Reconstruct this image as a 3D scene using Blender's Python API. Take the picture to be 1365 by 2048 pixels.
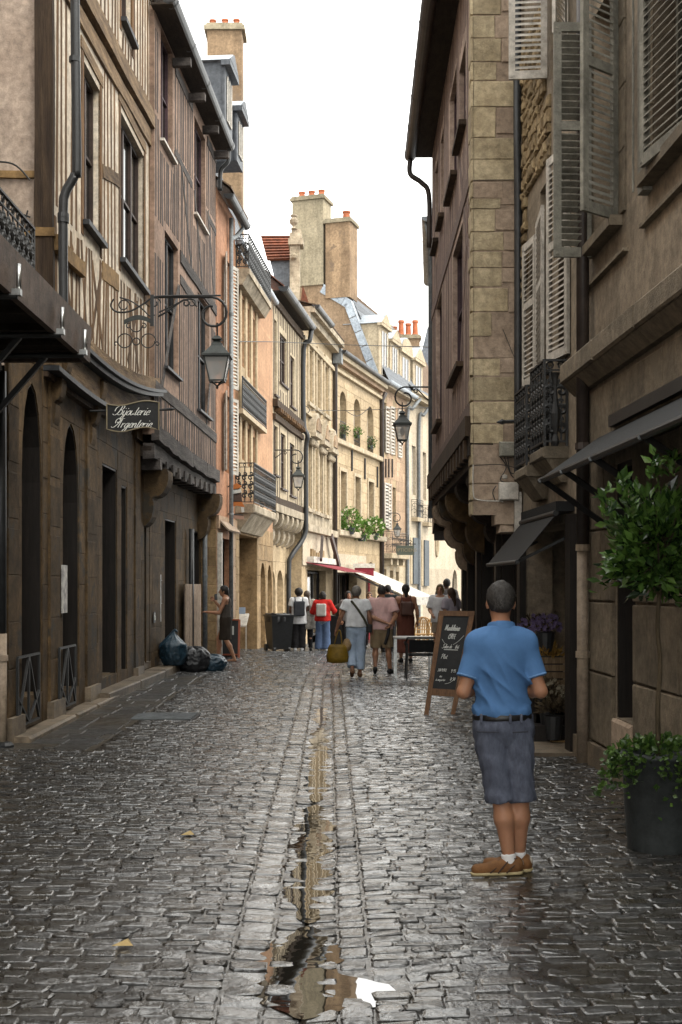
import bpy, math, random
import numpy as np
from mathutils import Vector, noise as mnoise
from math import radians as R, sin, cos, pi
random.seed(7); rng = np.random.default_rng(7)
scene = bpy.context.scene
for o in list(bpy.data.objects): bpy.data.objects.remove(o)
col = scene.collection
# ---------------------------------------------------------------- camera
CH, FPX, CX, HY = 1.70, 2400.0, 682.5, 1170.0        # eye height, focal length and horizon in photo pixels
cd = bpy.data.cameras.new('camera'); cam = bpy.data.objects.new('camera', cd); col.objects.link(cam)
cam.location = (0, 0, CH); cam.rotation_euler = (R(90), 0, 0)
cd.sensor_fit = 'VERTICAL'; cd.sensor_height = 36; cd.lens = 36*FPX/2048
cd.shift_y = (HY-1024)/2048; cd.clip_end = 3000; cd.clip_start = .05
scene.camera = cam
# ---------------------------------------------------------------- sky, sun, exposure
SUN_EL, SUN_AZ = 50, 124      # overcast: a broad soft sun high behind the camera, a little to its right
w = bpy.data.worlds.new('World'); scene.world = w; w.use_nodes = True
nt = w.node_tree; nt.nodes.clear()
out = nt.nodes.new('ShaderNodeOutputWorld'); bg = nt.nodes.new('ShaderNodeBackground')
sky = nt.nodes.new('ShaderNodeTexSky'); sky.sky_type = 'NISHITA'; sky.sun_disc = False
sky.sun_elevation = R(SUN_EL); sky.sun_rotation = R(SUN_AZ); sky.dust_density = 4; sky.air_density = 1.0
hs = nt.nodes.new('ShaderNodeHueSaturation'); hs.inputs['Saturation'].default_value = .15
tc = nt.nodes.new('ShaderNodeTexCoord'); nz = nt.nodes.new('ShaderNodeTexNoise')
nz.inputs['Scale'].default_value = 3.6; nz.inputs['Detail'].default_value = 3
cr = nt.nodes.new('ShaderNodeValToRGB')
cr.color_ramp.elements[0].position = .34; cr.color_ramp.elements[0].color = (4.75, 4.85, 4.78, 1)
cr.color_ramp.elements[1].position = .68; cr.color_ramp.elements[1].color = (30, 30, 29, 1); cr.color_ramp.interpolation = 'EASE'
mx = nt.nodes.new('ShaderNodeMixRGB'); mx.inputs[0].default_value = .9
L = nt.links.new
L(sky.outputs[0], hs.inputs['Color']); L(tc.outputs['Generated'], nz.inputs['Vector']); L(nz.outputs['Fac'], cr.inputs[0])
# thin even overcast, barely brighter overhead than at the horizon
sep = nt.nodes.new('ShaderNodeSeparateXYZ'); mr0 = nt.nodes.new('ShaderNodeMapRange'); ml0 = nt.nodes.new('ShaderNodeMixRGB'); ml0.blend_type = 'MULTIPLY'; ml0.inputs[0].default_value = 1
mr0.inputs['To Min'].default_value = .95; L(tc.outputs['Generated'], sep.inputs[0]); L(sep.outputs['Z'], mr0.inputs['Value']); L(cr.outputs[0], ml0.inputs[1]); L(mr0.outputs[0], ml0.inputs[2])
L(hs.outputs[0], mx.inputs[1]); L(ml0.outputs[0], mx.inputs[2]); L(mx.outputs[0], bg.inputs[0])
bg.inputs[1].default_value = .1; L(bg.outputs[0], out.inputs[0])
sl = bpy.data.lights.new('sun', 'SUN'); sl.energy = 1.5; sl.angle = R(25); sl.color = (1, .93, .82)
so = bpy.data.objects.new('sun', sl); col.objects.link(so)
# light comes from azimuth SUN_AZ measured clockwise from +Y (the view direction)
sd = Vector((sin(R(SUN_AZ))*cos(R(SUN_EL)), cos(R(SUN_AZ))*cos(R(SUN_EL)), sin(R(SUN_EL))))
so.rotation_euler = sd.to_track_quat('Z', 'Y').to_euler()
vs = scene.view_settings; vs.view_transform = 'Standard'; vs.look = 'None'; vs.gamma = 1; vs.use_curve_mapping = False
vs.exposure = 0.9
scene.cycles.use_denoising = True
scene.cycles.max_bounces = 6; scene.cycles.diffuse_bounces = 1; scene.cycles.glossy_bounces = 3
scene.cycles.transparent_max_bounces = 6; scene.cycles.sample_clamp_indirect = 6
# ---------------------------------------------------------------- helpers
def V(*a): return Vector(a)
def P(px, py, Y): return Vector(((px-CX)/FPX*Y, Y, CH+(HY-py)/FPX*Y))     # a photo point at depth Y
def gz(y): return 0.0 if y < 30 else -.033*(y-30)                         # street falls away gently
def tag(o, label, cat, group=None, kind=None):
    if label: o['label'] = label
    if cat: o['category'] = cat
    if group: o['group'] = group
    if kind: o['kind'] = kind
    return o
def thing(name, label, cat, loc, group=None):
    o = bpy.data.objects.new(name, None); o.location = loc; o.empty_display_size = .1; col.objects.link(o)
    return tag(o, label, cat, group)
def base_of(o):
    l = Vector((0, 0, 0))
    while o: l = l+o.location; o = o.parent
    return l
def mobj(name, vs_, fs_, mat, parent=None, smooth=False, loc=None):
    """vertices in world coordinates; stored relative to the parent's base"""
    b = base_of(parent) if parent else Vector(loc or (0, 0, 0))
    me = bpy.data.meshes.new(name)
    a = np.asarray(vs_, dtype=float).reshape(-1, 3)-np.array(b)
    me.from_pydata(a.tolist(), [], [list(map(int, f)) for f in fs_])
    if mat: me.materials.append(mat)
    if smooth: me.polygons.foreach_set('use_smooth', [True]*len(me.polygons))
    me.update()
    o = bpy.data.objects.new(name, me); col.objects.link(o)
    if parent: o.parent = parent
    else: o.location = b
    return o
def copy_tree(o, parent=None):
    c = o.copy(); col.objects.link(c); c.parent = parent
    for ch in list(o.children): copy_tree(ch, c)
    return c
BOXF = [(0, 3, 2, 1), (4, 5, 6, 7), (0, 1, 5, 4), (1, 2, 6, 5), (2, 3, 7, 6), (3, 0, 4, 7)]
class MB:
    def __init__(s): s.v = []; s.f = []
    def add(s, vs_, fs_):
        n = len(s.v); s.v += [tuple(p) for p in vs_]; s.f += [tuple(i+n for i in f) for f in fs_]; return s
    def quad(s, a, b, c, d): return s.add((a, b, c, d), [(0, 1, 2, 3)])
    def box(s, x0, x1, y0, y1, z0, z1):
        return s.add([(x0, y0, z0), (x1, y0, z0), (x1, y1, z0), (x0, y1, z0), (x0, y0, z1), (x1, y0, z1), (x1, y1, z1), (x0, y1, z1)], BOXF)
    def hexa(s, p): return s.add(p, BOXF)
    def fb(s, f, u0, u1, w0, w1, z0, z1):
        p = f.pt; return s.add([p(u0, w0, z0), p(u1, w0, z0), p(u1, w1, z0), p(u0, w1, z0), p(u0, w0, z1), p(u1, w0, z1), p(u1, w1, z1), p(u0, w1, z1)], BOXF)
    def block(s, f, u0, u1, z0, z1, w0, w1, ch=.012, jit=0):
        """a stone with chamfered, slightly uneven front edges"""
        j = lambda: random.uniform(-jit, jit)
        p = f.pt; c = ch
        pts = [p(u0, w0, z0), p(u1, w0, z0), p(u1, w0, z1), p(u0, w0, z1)]
        w1a = w1-c+j()*.3
        pts += [p(u0+j(), w1a, z0+j()), p(u1+j(), w1a, z0+j()), p(u1+j(), w1a, z1+j()), p(u0+j(), w1a, z1+j())]
        pts += [p(u0+c+j(), w1+j(), z0+c+j()), p(u1-c+j(), w1+j(), z0+c+j()), p(u1-c+j(), w1+j(), z1-c+j()), p(u0+c+j(), w1+j(), z1-c+j())]
        fs = [(8, 9, 10, 11)]
        for k in range(4):
            m = (k+1) % 4; fs += [(k, m, 4+m, 4+k), (4+k, 4+m, 8+m, 8+k)]
        return s.add(pts, fs)
    def beam(s, a, b, wd, n, th, seg=1, jit=0):
        """timber from a to b: width wd across, thickness th along n, edges wavering by jit"""
        a = Vector(a); b = Vector(b); n = Vector(n).normalized(); d = (b-a).normalized(); sd_ = d.cross(n).normalized()
        pts = []
        for k in range(seg+1):
            c = a.lerp(b, k/seg); o = random.uniform(-jit, jit); hw = wd/2+random.uniform(-jit, jit)*.6
            pts += [c+sd_*(o-hw), c+sd_*(o+hw), c+sd_*(o+hw*.92)+n*th*random.uniform(.85, 1), c+sd_*(o-hw*.92)+n*th*random.uniform(.85, 1)]
        fs = [(0, 1, 2, 3), (seg*4+3, seg*4+2, seg*4+1, seg*4)]
        for k in range(seg):
            for q in range(4):
                r = (q+1) % 4; fs.append((k*4+q, k*4+4+q, k*4+4+r, k*4+r))
        return s.add(pts, fs)
    def bar(s, a, b, w1, w2=None, up=(0, 0, 1)):
        a = Vector(a); b = Vector(b); w2 = w2 or w1; d = (b-a).normalized(); u = Vector(up)
        if abs(d.dot(u)) > .95: u = Vector((0, 1, 0))
        x = d.cross(u).normalized(); y = x.cross(d)
        q = [(-1, -1), (1, -1), (1, 1), (-1, 1)]
        return s.add([p+x*w1/2*i+y*w2/2*j for p in (a, b) for i, j in q], BOXF)
    def tube(s, path, r, seg=8, cap=True):
        path = [Vector(p) for p in path]; n = len(path)
        rr = r if isinstance(r, (list, tuple)) else [r]*n
        t0 = (path[1]-path[0]).normalized()
        x = t0.orthogonal().normalized(); pts = []
        for i, p in enumerate(path):
            t = (path[min(i+1, n-1)]-path[max(i-1, 0)]).normalized()
            x = (x-t*x.dot(t)); x = x.normalized() if x.length > 1e-6 else t.orthogonal().normalized()
            y = t.cross(x)
            for k in range(seg):
                a = 2*pi*k/seg; pts.append(p+(x*cos(a)+y*sin(a))*rr[i])
        fs = [(i*seg+k, i*seg+(k+1) % seg, (i+1)*seg+(k+1) % seg, (i+1)*seg+k) for i in range(n-1) for k in range(seg)]
        if cap: fs += [tuple(range(seg))[::-1], tuple((n-1)*seg+k for k in range(seg))]
        return s.add(pts, fs)
    def lathe(s, prof, c, seg=16):
        c = Vector(c); n = len(prof)
        pts = [c+Vector((r*cos(2*pi*k/seg), r*sin(2*pi*k/seg), z)) for r, z in prof for k in range(seg)]
        fs = [(i*seg+k, i*seg+(k+1) % seg, (i+1)*seg+(k+1) % seg, (i+1)*seg+k) for i in range(n-1) for k in range(seg)]
        fs += [tuple(range(seg))[::-1], tuple((n-1)*seg+k for k in range(seg))]
        return s.add(pts, fs)
    def prism(s, pts, vec):
        vec = Vector(vec); n = len(pts); pts = [Vector(p) for p in pts]
        fs = [tuple(range(n))[::-1], tuple(range(n, 2*n))]+[(k, (k+1) % n, n+(k+1) % n, n+k) for k in range(n)]
        return s.add(pts+[p+vec for p in pts], fs)
    def build(s, name, mat, parent=None, smooth=False, loc=None): return mobj(name, s.v, s.f, mat, parent, smooth, loc)
class Frame:
    """a facade line on the plan: u along it (near to far), w out into the street, z up"""
    def __init__(s, p0, p1, side):
        s.p0 = Vector((p0[0], p0[1], 0)); d = Vector((p1[0], p1[1], 0))-s.p0; s.L = d.length; s.d = d.normalized()
        s.n = Vector((s.d.y, -s.d.x, 0)) if side == 'L' else Vector((-s.d.y, s.d.x, 0))
    def pt(s, u, w, z): q = s.p0+s.d*u+s.n*w; return Vector((q.x, q.y, z))
    def u(s, px, w=0):
        k = (px-CX)/FPX; q = s.p0+s.n*w
        return (k*q.y-q.x)/(s.d.x-k*s.d.y)
    def Y(s, u, w=0): return s.p0.y+s.d.y*u+s.n.y*w
    def z(s, py, u, w=0): return CH+(HY-py)/FPX*s.Y(u, w)
def catmull(pts, n=6):
    pts = [Vector(p) for p in pts]; q = [pts[0]]+pts+[pts[-1]]; out_ = []
    for i in range(1, len(q)-2):
        for k in range(n):
            t = k/n; a, b, c, d = q[i-1:i+3]
            out_.append(.5*((2*b)+(c-a)*t+(2*a-5*b+4*c-d)*t*t+(3*b-a-3*c+d)*t**3))
    return out_+[pts[-1]]
def spiral(c, r0, r1, a0, a1, ax, ay, n=14):
    """iron scroll in the plane of ax, ay"""
    c = Vector(c); return [c+(Vector(ax)*cos(a0+(a1-a0)*k/n)+Vector(ay)*sin(a0+(a1-a0)*k/n))*(r0+(r1-r0)*k/n) for k in range(n+1)]
# ---------------------------------------------------------------- materials
def nodes_of(name):
    m = bpy.data.materials.new(name); m.use_nodes = True; n = m.node_tree
    return m, n, n.nodes['Principled BSDF'], n.links.new
def NN(n, t, **k):
    x = n.nodes.new(t)
    for a, b in k.items():
        if a in x.inputs.keys(): x.inputs[a].default_value = b
        else: setattr(x, a, b)
    return x
def M(name, c1, c2=None, rough=.85, scale=2.5, bump=.35, bscale=45, streak=0., spec=.3, var=.16, metal=0, stretch=(1, 1, 1), coat=0, spots=None, fine=.22, fscale=11.):
    m, n, b, L = nodes_of(name); c2 = c2 or tuple(x*.72 for x in c1)
    geo = NN(n, 'ShaderNodeNewGeometry'); oi = NN(n, 'ShaderNodeObjectInfo')
    mp = NN(n, 'ShaderNodeMapping'); mp.inputs['Scale'].default_value = stretch; L(geo.outputs['Position'], mp.inputs['Vector'])
    # shift the grain from piece to piece
    rn = NN(n, 'ShaderNodeMath', operation='ADD'); L(oi.outputs['Random'], rn.inputs[0]); L(geo.outputs['Random Per Island'], rn.inputs[1])
    fr = NN(n, 'ShaderNodeMath', operation='FRACT'); L(rn.outputs[0], fr.inputs[0])
    no = NN(n, 'ShaderNodeTexNoise', Scale=scale, Detail=7., Roughness=.62); L(mp.outputs[0], no.inputs['Vector'])
    rmp = NN(n, 'ShaderNodeValToRGB'); rmp.color_ramp.elements[0].position = .36; rmp.color_ramp.elements[1].position = .66
    rmp.color_ramp.elements[0].color = (*c2, 1); rmp.color_ramp.elements[1].color = (*c1, 1); L(no.outputs['Fac'], rmp.inputs[0])
    colr = rmp.outputs[0]
    mr = NN(n, 'ShaderNodeMapRange'); mr.inputs['To Min'].default_value = 1-var; mr.inputs['To Max'].default_value = 1+var*.8
    L(fr.outputs[0], mr.inputs['Value'])
    mu = NN(n, 'ShaderNodeMixRGB', blend_type='MULTIPLY'); mu.inputs[0].default_value = 1; L(colr, mu.inputs[1]); L(mr.outputs[0], mu.inputs[2]); colr = mu.outputs[0]
    if fine:                                                      # close-grained pitting and grime
        nf = NN(n, 'ShaderNodeTexNoise', Scale=fscale, Detail=9., Roughness=.75); L(mp.outputs[0], nf.inputs['Vector'])
        rf_ = NN(n, 'ShaderNodeMapRange'); rf_.inputs['From Min'].default_value = .36; rf_.inputs['From Max'].default_value = .64; rf_.inputs['To Min'].default_value = 1-fine*1.5; rf_.inputs['To Max'].default_value = 1+fine; L(nf.outputs['Fac'], rf_.inputs['Value'])
        mf = NN(n, 'ShaderNodeMixRGB', blend_type='MULTIPLY'); mf.inputs[0].default_value = 1; L(colr, mf.inputs[1]); L(rf_.outputs[0], mf.inputs[2]); colr = mf.outputs[0]
    if streak:                                                    # rain stains running down
        m2 = NN(n, 'ShaderNodeMapping'); m2.inputs['Scale'].default_value = (1.3, 1.3, .22); L(geo.outputs['Position'], m2.inputs['Vector'])
        n2 = NN(n, 'ShaderNodeTexNoise', Scale=1.6, Detail=9., Roughness=.68, Distortion=.6); L(m2.outputs[0], n2.inputs['Vector'])
        r2 = NN(n, 'ShaderNodeMapRange'); r2.inputs['From Min'].default_value = .38; r2.inputs['From Max'].default_value = .62
        r2.inputs['To Min'].default_value = 1-streak; r2.inputs['To Max'].default_value = 1; L(n2.outputs['Fac'], r2.inputs['Value'])
        m3 = NN(n, 'ShaderNodeMixRGB', blend_type='MULTIPLY'); m3.inputs[0].default_value = 1; L(colr, m3.inputs[1]); L(r2.outputs[0], m3.inputs[2]); colr = m3.outputs[0]
    if spots:                                                     # flaked or mossy patches of another colour
        n3 = NN(n, 'ShaderNodeTexNoise', Scale=spots[1], Detail=8., Roughness=.7); L(geo.outputs['Position'], n3.inputs['Vector'])
        r3 = NN(n, 'ShaderNodeMapRange'); r3.inputs['From Min'].default_value = spots[2]; r3.inputs['From Max'].default_value = spots[2]+.06; L(n3.outputs['Fac'], r3.inputs['Value'])
        m4 = NN(n, 'ShaderNodeMixRGB'); L(r3.outputs[0], m4.inputs[0]); L(colr, m4.inputs[1]); m4.inputs[2].default_value = (*spots[0], 1); colr = m4.outputs[0]
    L(colr, b.inputs['Base Color'])
    b.inputs['Roughness'].default_value = rough; b.inputs['Metallic'].default_value = metal
    b.inputs['Specular IOR Level'].default_value = spec
    if coat: b.inputs['Coat Weight'].default_value = coat; b.inputs['Coat Roughness'].default_value = .12
    if bump:
        nb = NN(n, 'ShaderNodeTexNoise', Scale=bscale, Detail=6., Roughness=.65); L(mp.outputs[0], nb.inputs['Vector'])
        ad = NN(n, 'ShaderNodeMath', operation='ADD'); L(nb.outputs['Fac'], ad.inputs[0]); L(no.outputs['Fac'], ad.inputs[1])
        bp = NN(n, 'ShaderNodeBump', Strength=bump, Distance=.02); L(ad.outputs[0], bp.inputs['Height']); L(bp.outputs[0], b.inputs['Normal'])
    return m
WOODG = (9, 9, .7)
m_plaster = M('cream_plaster', (.64, .51, .41), (.50, .385, .30), scale=1.6, streak=.22, bump=.25)
m_infill = M('pale_infill', (.78, .70, .58), (.60, .50, .38), scale=2.2, streak=.2, bump=.3)
m_pinkfill = M('pink_render', (.42, .285, .21), (.28, .19, .14), scale=2.5, streak=.3)
m_studbrown = M('ochre_oak', (.20, .11, .047), (.07, .039, .019), scale=1.5, stretch=WOODG, bump=.7, bscale=6, var=.3)
m_beam = M('weathered_beam', (.28, .19, .105), (.10, .065, .04), scale=1.3, stretch=(4, 1.2, 9), bump=.8, bscale=6, var=.25)
m_darkoak = M('dark_oak', (.085, .055, .032), (.035, .022, .014), scale=1.4, stretch=WOODG, bump=.7, bscale=6, var=.25)
m_greystud = M('grey_oak', (.115, .09, .078), (.055, .043, .038), scale=1.5, stretch=WOODG, bump=.7, bscale=6, var=.3)
m_greybeam = M('grey_beam', (.12, .105, .095), (.05, .043, .04), scale=1.3, stretch=(4, 1.2, 9), bump=.8, bscale=6, var=.25)
m_yellowbeam = M('ochre_paint', (.32, .20, .085), (.20, .125, .055), bump=.2)
m_mauvestud = M('mauve_oak', (.24, .17, .145), (.15, .105, .09), scale=1.5, stretch=WOODG, bump=.6, bscale=6, var=.25)
m_mauvefill = M('mauve_render', (.54, .41, .33), (.40, .29, .23), streak=.3)
m_arcade = M('darkened_limestone', (.155, .098, .045), (.062, .041, .021), scale=2.2, streak=.3, var=.25, bump=.6, spots=((.05, .042, .032), 1.1, .56))  # base darkened in place of the overhang's shade, with random dark stains
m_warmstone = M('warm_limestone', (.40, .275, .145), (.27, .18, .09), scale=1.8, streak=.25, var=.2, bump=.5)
m_quoin = M('yellow_limestone', (.50, .41, .265), (.36, .285, .175), scale=2.6, bump=.6, bscale=30, var=.2, spots=((.30, .20, .10), 2.0, .66))
m_quoinpink = M('pinkish_limestone', (.42, .32, .235), (.33, .245, .175), scale=2, bump=.35, var=.12)
m_rubble = M('rubble_stone', (.36, .27, .15), (.20, .14, .075), scale=9, bump=.9, bscale=16, var=.35)
m_r1render = M('brown_render', (.36, .29, .21), (.20, .16, .115), scale=1.1, streak=.25, bump=.3, spots=((.20, .15, .11), .8, .60))
m_r1stone = M('greyed_limestone', (.26, .21, .148), (.155, .127, .09), scale=2.2, streak=.22, bump=.5, var=.18, spots=((.17, .14, .10), 1.6, .62))
m_cream = M('cream_limestone', (.54, .415, .262), (.44, .33, .20), scale=1.2, streak=.14, var=.10, bump=.3)
m_creamtrim = M('pale_limestone', (.57, .47, .325), (.44, .355, .24), scale=2, streak=.15, var=.06, bump=.3)
m_joint = M('lime_joint', (.44, .34, .21), (.34, .25, .15), scale=3, var=.05)
m_stained = M('stained_limestone', (.58, .49, .36), (.33, .27, .19), scale=2.2, streak=.3, var=.1, bump=.5, spots=((.22, .18, .13), 2.5, .60))
m_white = M('white_render', (.56, .475, .355), (.48, .40, .295), scale=1, streak=.12, bump=.15)
m_pinkstone = M('rosy_stone', (.52, .36, .24), (.42, .29, .19), scale=2, streak=.2, var=.16)
m_salmon = M('salmon_render', (.50, .265, .155), (.42, .21, .12), scale=1.1, streak=.18, bump=.15)
m_salmon2 = M('pale_salmon_render', (.52, .31, .18), (.44, .25, .14), scale=1.1, streak=.2, bump=.15)
m_gable = M('buff_render', (.37, .26, .165), (.26, .175, .105), scale=.9, streak=.3, bump=.25, spots=((.19, .125, .07), .9, .60))
m_stack = M('grey_buff_render', (.40, .34, .235), (.29, .245, .165), scale=.9, streak=.35, bump=.25)
m_oldrender = M('patchy_render', (.38, .26, .155), (.24, .16, .095), scale=1.2, streak=.3, spots=((.17, .12, .08), 1.6, .56))
m_terracotta = M('terracotta', (.46, .155, .075), (.36, .11, .05), bump=.15, var=.2)
m_tile = M('red_tile', (.25, .085, .045), (.13, .05, .03), scale=6, var=.35, bump=.4)
m_oldtile = M('brown_tile', (.17, .115, .075), (.10, .065, .042), scale=5, var=.35, bump=.4)
m_slate = M('slate', (.115, .125, .14), (.07, .078, .09), rough=.5, scale=5, var=.35, bump=.3)
m_zinc = M('zinc', (.42, .46, .50), (.33, .37, .41), rough=.42, metal=.35, bump=.1, var=.12)
m_leadpipe = M('grey_pipe', (.20, .215, .22), (.14, .15, .155), rough=.5, bump=.15, metal=.2)
m_blackpipe = M('black_pipe', (.028, .030, .032), (.018, .019, .02), rough=.42, bump=.15, spec=.5)
m_brownpipe = M('brown_pipe', (.05, .036, .03), (.03, .022, .018), rough=.45, bump=.15, spec=.5)
m_creampipe = M('cream_pipe', (.42, .33, .25), (.34, .27, .19), rough=.55, bump=.2, streak=.2, spots=((.16, .12, .09), 6, .68))
m_iron = M('black_iron', (.020, .021, .021), (.012, .012, .012), rough=.5, bump=.25, bscale=120, spec=.5)
m_greeniron = M('green_black_iron', (.035, .042, .038), (.02, .025, .022), rough=.5, bump=.2, bscale=90, spec=.5)
m_steel = M('galvanised_steel', (.55, .56, .55), (.45, .46, .45), rough=.3, metal=.9, bump=.05)
m_frame = M('brown_window_paint', (.075, .05, .04), (.045, .03, .024), rough=.6, bump=.2)
m_plum = M('plum_paint', (.075, .042, .05), (.05, .028, .034), rough=.65, bump=.25)
m_greyframe = M('dark_grey_paint', (.045, .048, .052), (.03, .032, .035), rough=.55, bump=.15)
m_whitepaint = M('white_paint', (.66, .62, .55), (.52, .48, .42), rough=.6, bump=.2, streak=.12, var=.06)
m_shutwhite = M('chalky_white_shutter', (.62, .57, .50), (.45, .41, .35), rough=.7, bump=.35, streak=.2, var=.1, spots=((.26, .22, .18), 14, .68))
m_shutgrey = M('grey_green_shutter', (.30, .285, .235), (.20, .19, .155), rough=.7, bump=.4, streak=.25, var=.12, spots=((.12, .11, .09), 12, .66))
m_shutblue = M('blue_grey_shutter', (.10, .115, .125), (.075, .085, .095), rough=.6)
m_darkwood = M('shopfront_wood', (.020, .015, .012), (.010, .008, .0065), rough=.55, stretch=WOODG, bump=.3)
m_soffit = M('dark_boards', (.045, .033, .024), (.022, .016, .012), stretch=(4, 1.2, 9), bump=.5)  # near-black boards for undersides and the nearer corbels
m_fascia = M('brown_fascia', (.17, .125, .10), (.09, .066, .052), rough=.6, scale=3, streak=.2)
m_step = M('step_stone', (.23, .18, .125), (.12, .095, .068), rough=.55, scale=2, bump=.5)
m_black = M('black_canvas', (.010, .0105, .0115), (.007, .0075, .008), rough=.75, bump=.15, bscale=300)
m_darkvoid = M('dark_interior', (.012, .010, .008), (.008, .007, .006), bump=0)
m_burg = M('burgundy_canvas', (.26, .025, .04), (.20, .02, .03), rough=.8, bump=.15)
m_cloth = M('white_canvas', (.56, .53, .47), (.48, .45, .40), rough=.85, bump=.1)
def glassmat(name, c, r=.06):
    m, n, b, L = nodes_of(name); b.inputs['Base Color'].default_value = (*c, 1); b.inputs['Roughness'].default_value = r
    b.inputs['Specular IOR Level'].default_value = .6
    no = NN(n, 'ShaderNodeTexNoise', Scale=1.2, Detail=2.); bp = NN(n, 'ShaderNodeBump', Strength=.06, Distance=.05)
    L(no.outputs['Fac'], bp.inputs['Height']); L(bp.outputs[0], b.inputs['Normal']); return m
m_glass = glassmat('old_window_glass', (.018, .017, .016))
m_glasspale = glassmat('curtained_glass', (.16, .145, .12), .12)
def plain(name, c, r=.6, spec=.4, metal=0, coat=0, sheen=0):
    m, n, b, L = nodes_of(name); b.inputs['Base Color'].default_value = (*c, 1); b.inputs['Roughness'].default_value = r
    b.inputs['Specular IOR Level'].default_value = spec; b.inputs['Metallic'].default_value = metal; b.inputs['Coat Weight'].default_value = coat
    b.inputs['Sheen Weight'].default_value = sheen; return m
def lampglass():
    m, n, b, L = nodes_of('lantern_glass'); b.inputs['Base Color'].default_value = (.62, .62, .60, 1); b.inputs['Roughness'].default_value = .25
    tr = NN(n, 'ShaderNodeBsdfTransparent'); mx_ = NN(n, 'ShaderNodeMixShader'); mx_.inputs[0].default_value = .45
    o = n.nodes['Material Output']; L(tr.outputs[0], mx_.inputs[1]); L(b.outputs[0], mx_.inputs[2]); L(mx_.outputs[0], o.inputs[0]); return m
m_lampglass = lampglass()
def cloth(name, c, weave=350, fold=.35, rough=.85, var=.12):
    return M(name, c, tuple(x*.82 for x in c), rough=rough, scale=5, bump=fold, bscale=weave, var=0, spec=.2, fine=.06)
def leafmat(name, c1, c2, rough=.35, spec=.5):
    m, n, b, L = nodes_of(name); geo = NN(n, 'ShaderNodeNewGeometry'); rmp = NN(n, 'ShaderNodeValToRGB')
    rmp.color_ramp.elements[0].color = (*c1, 1); rmp.color_ramp.elements[1].color = (*c2, 1); rmp.color_ramp.elements[1].position = .9
    L(geo.outputs['Random Per Island'], rmp.inputs[0]); L(rmp.outputs[0], b.inputs['Base Color'])
    b.inputs['Roughness'].default_value = rough; b.inputs['Specular IOR Level'].default_value = spec
    tl = NN(n, 'ShaderNodeBsdfTranslucent'); L(rmp.outputs[0], tl.inputs[0]); mx_ = NN(n, 'ShaderNodeMixShader'); mx_.inputs[0].default_value = .22
    o = n.nodes['Material Output']; L(b.outputs[0], mx_.inputs[1]); L(tl.outputs[0], mx_.inputs[2]); L(mx_.outputs[0], o.inputs[0]); return m
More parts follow.
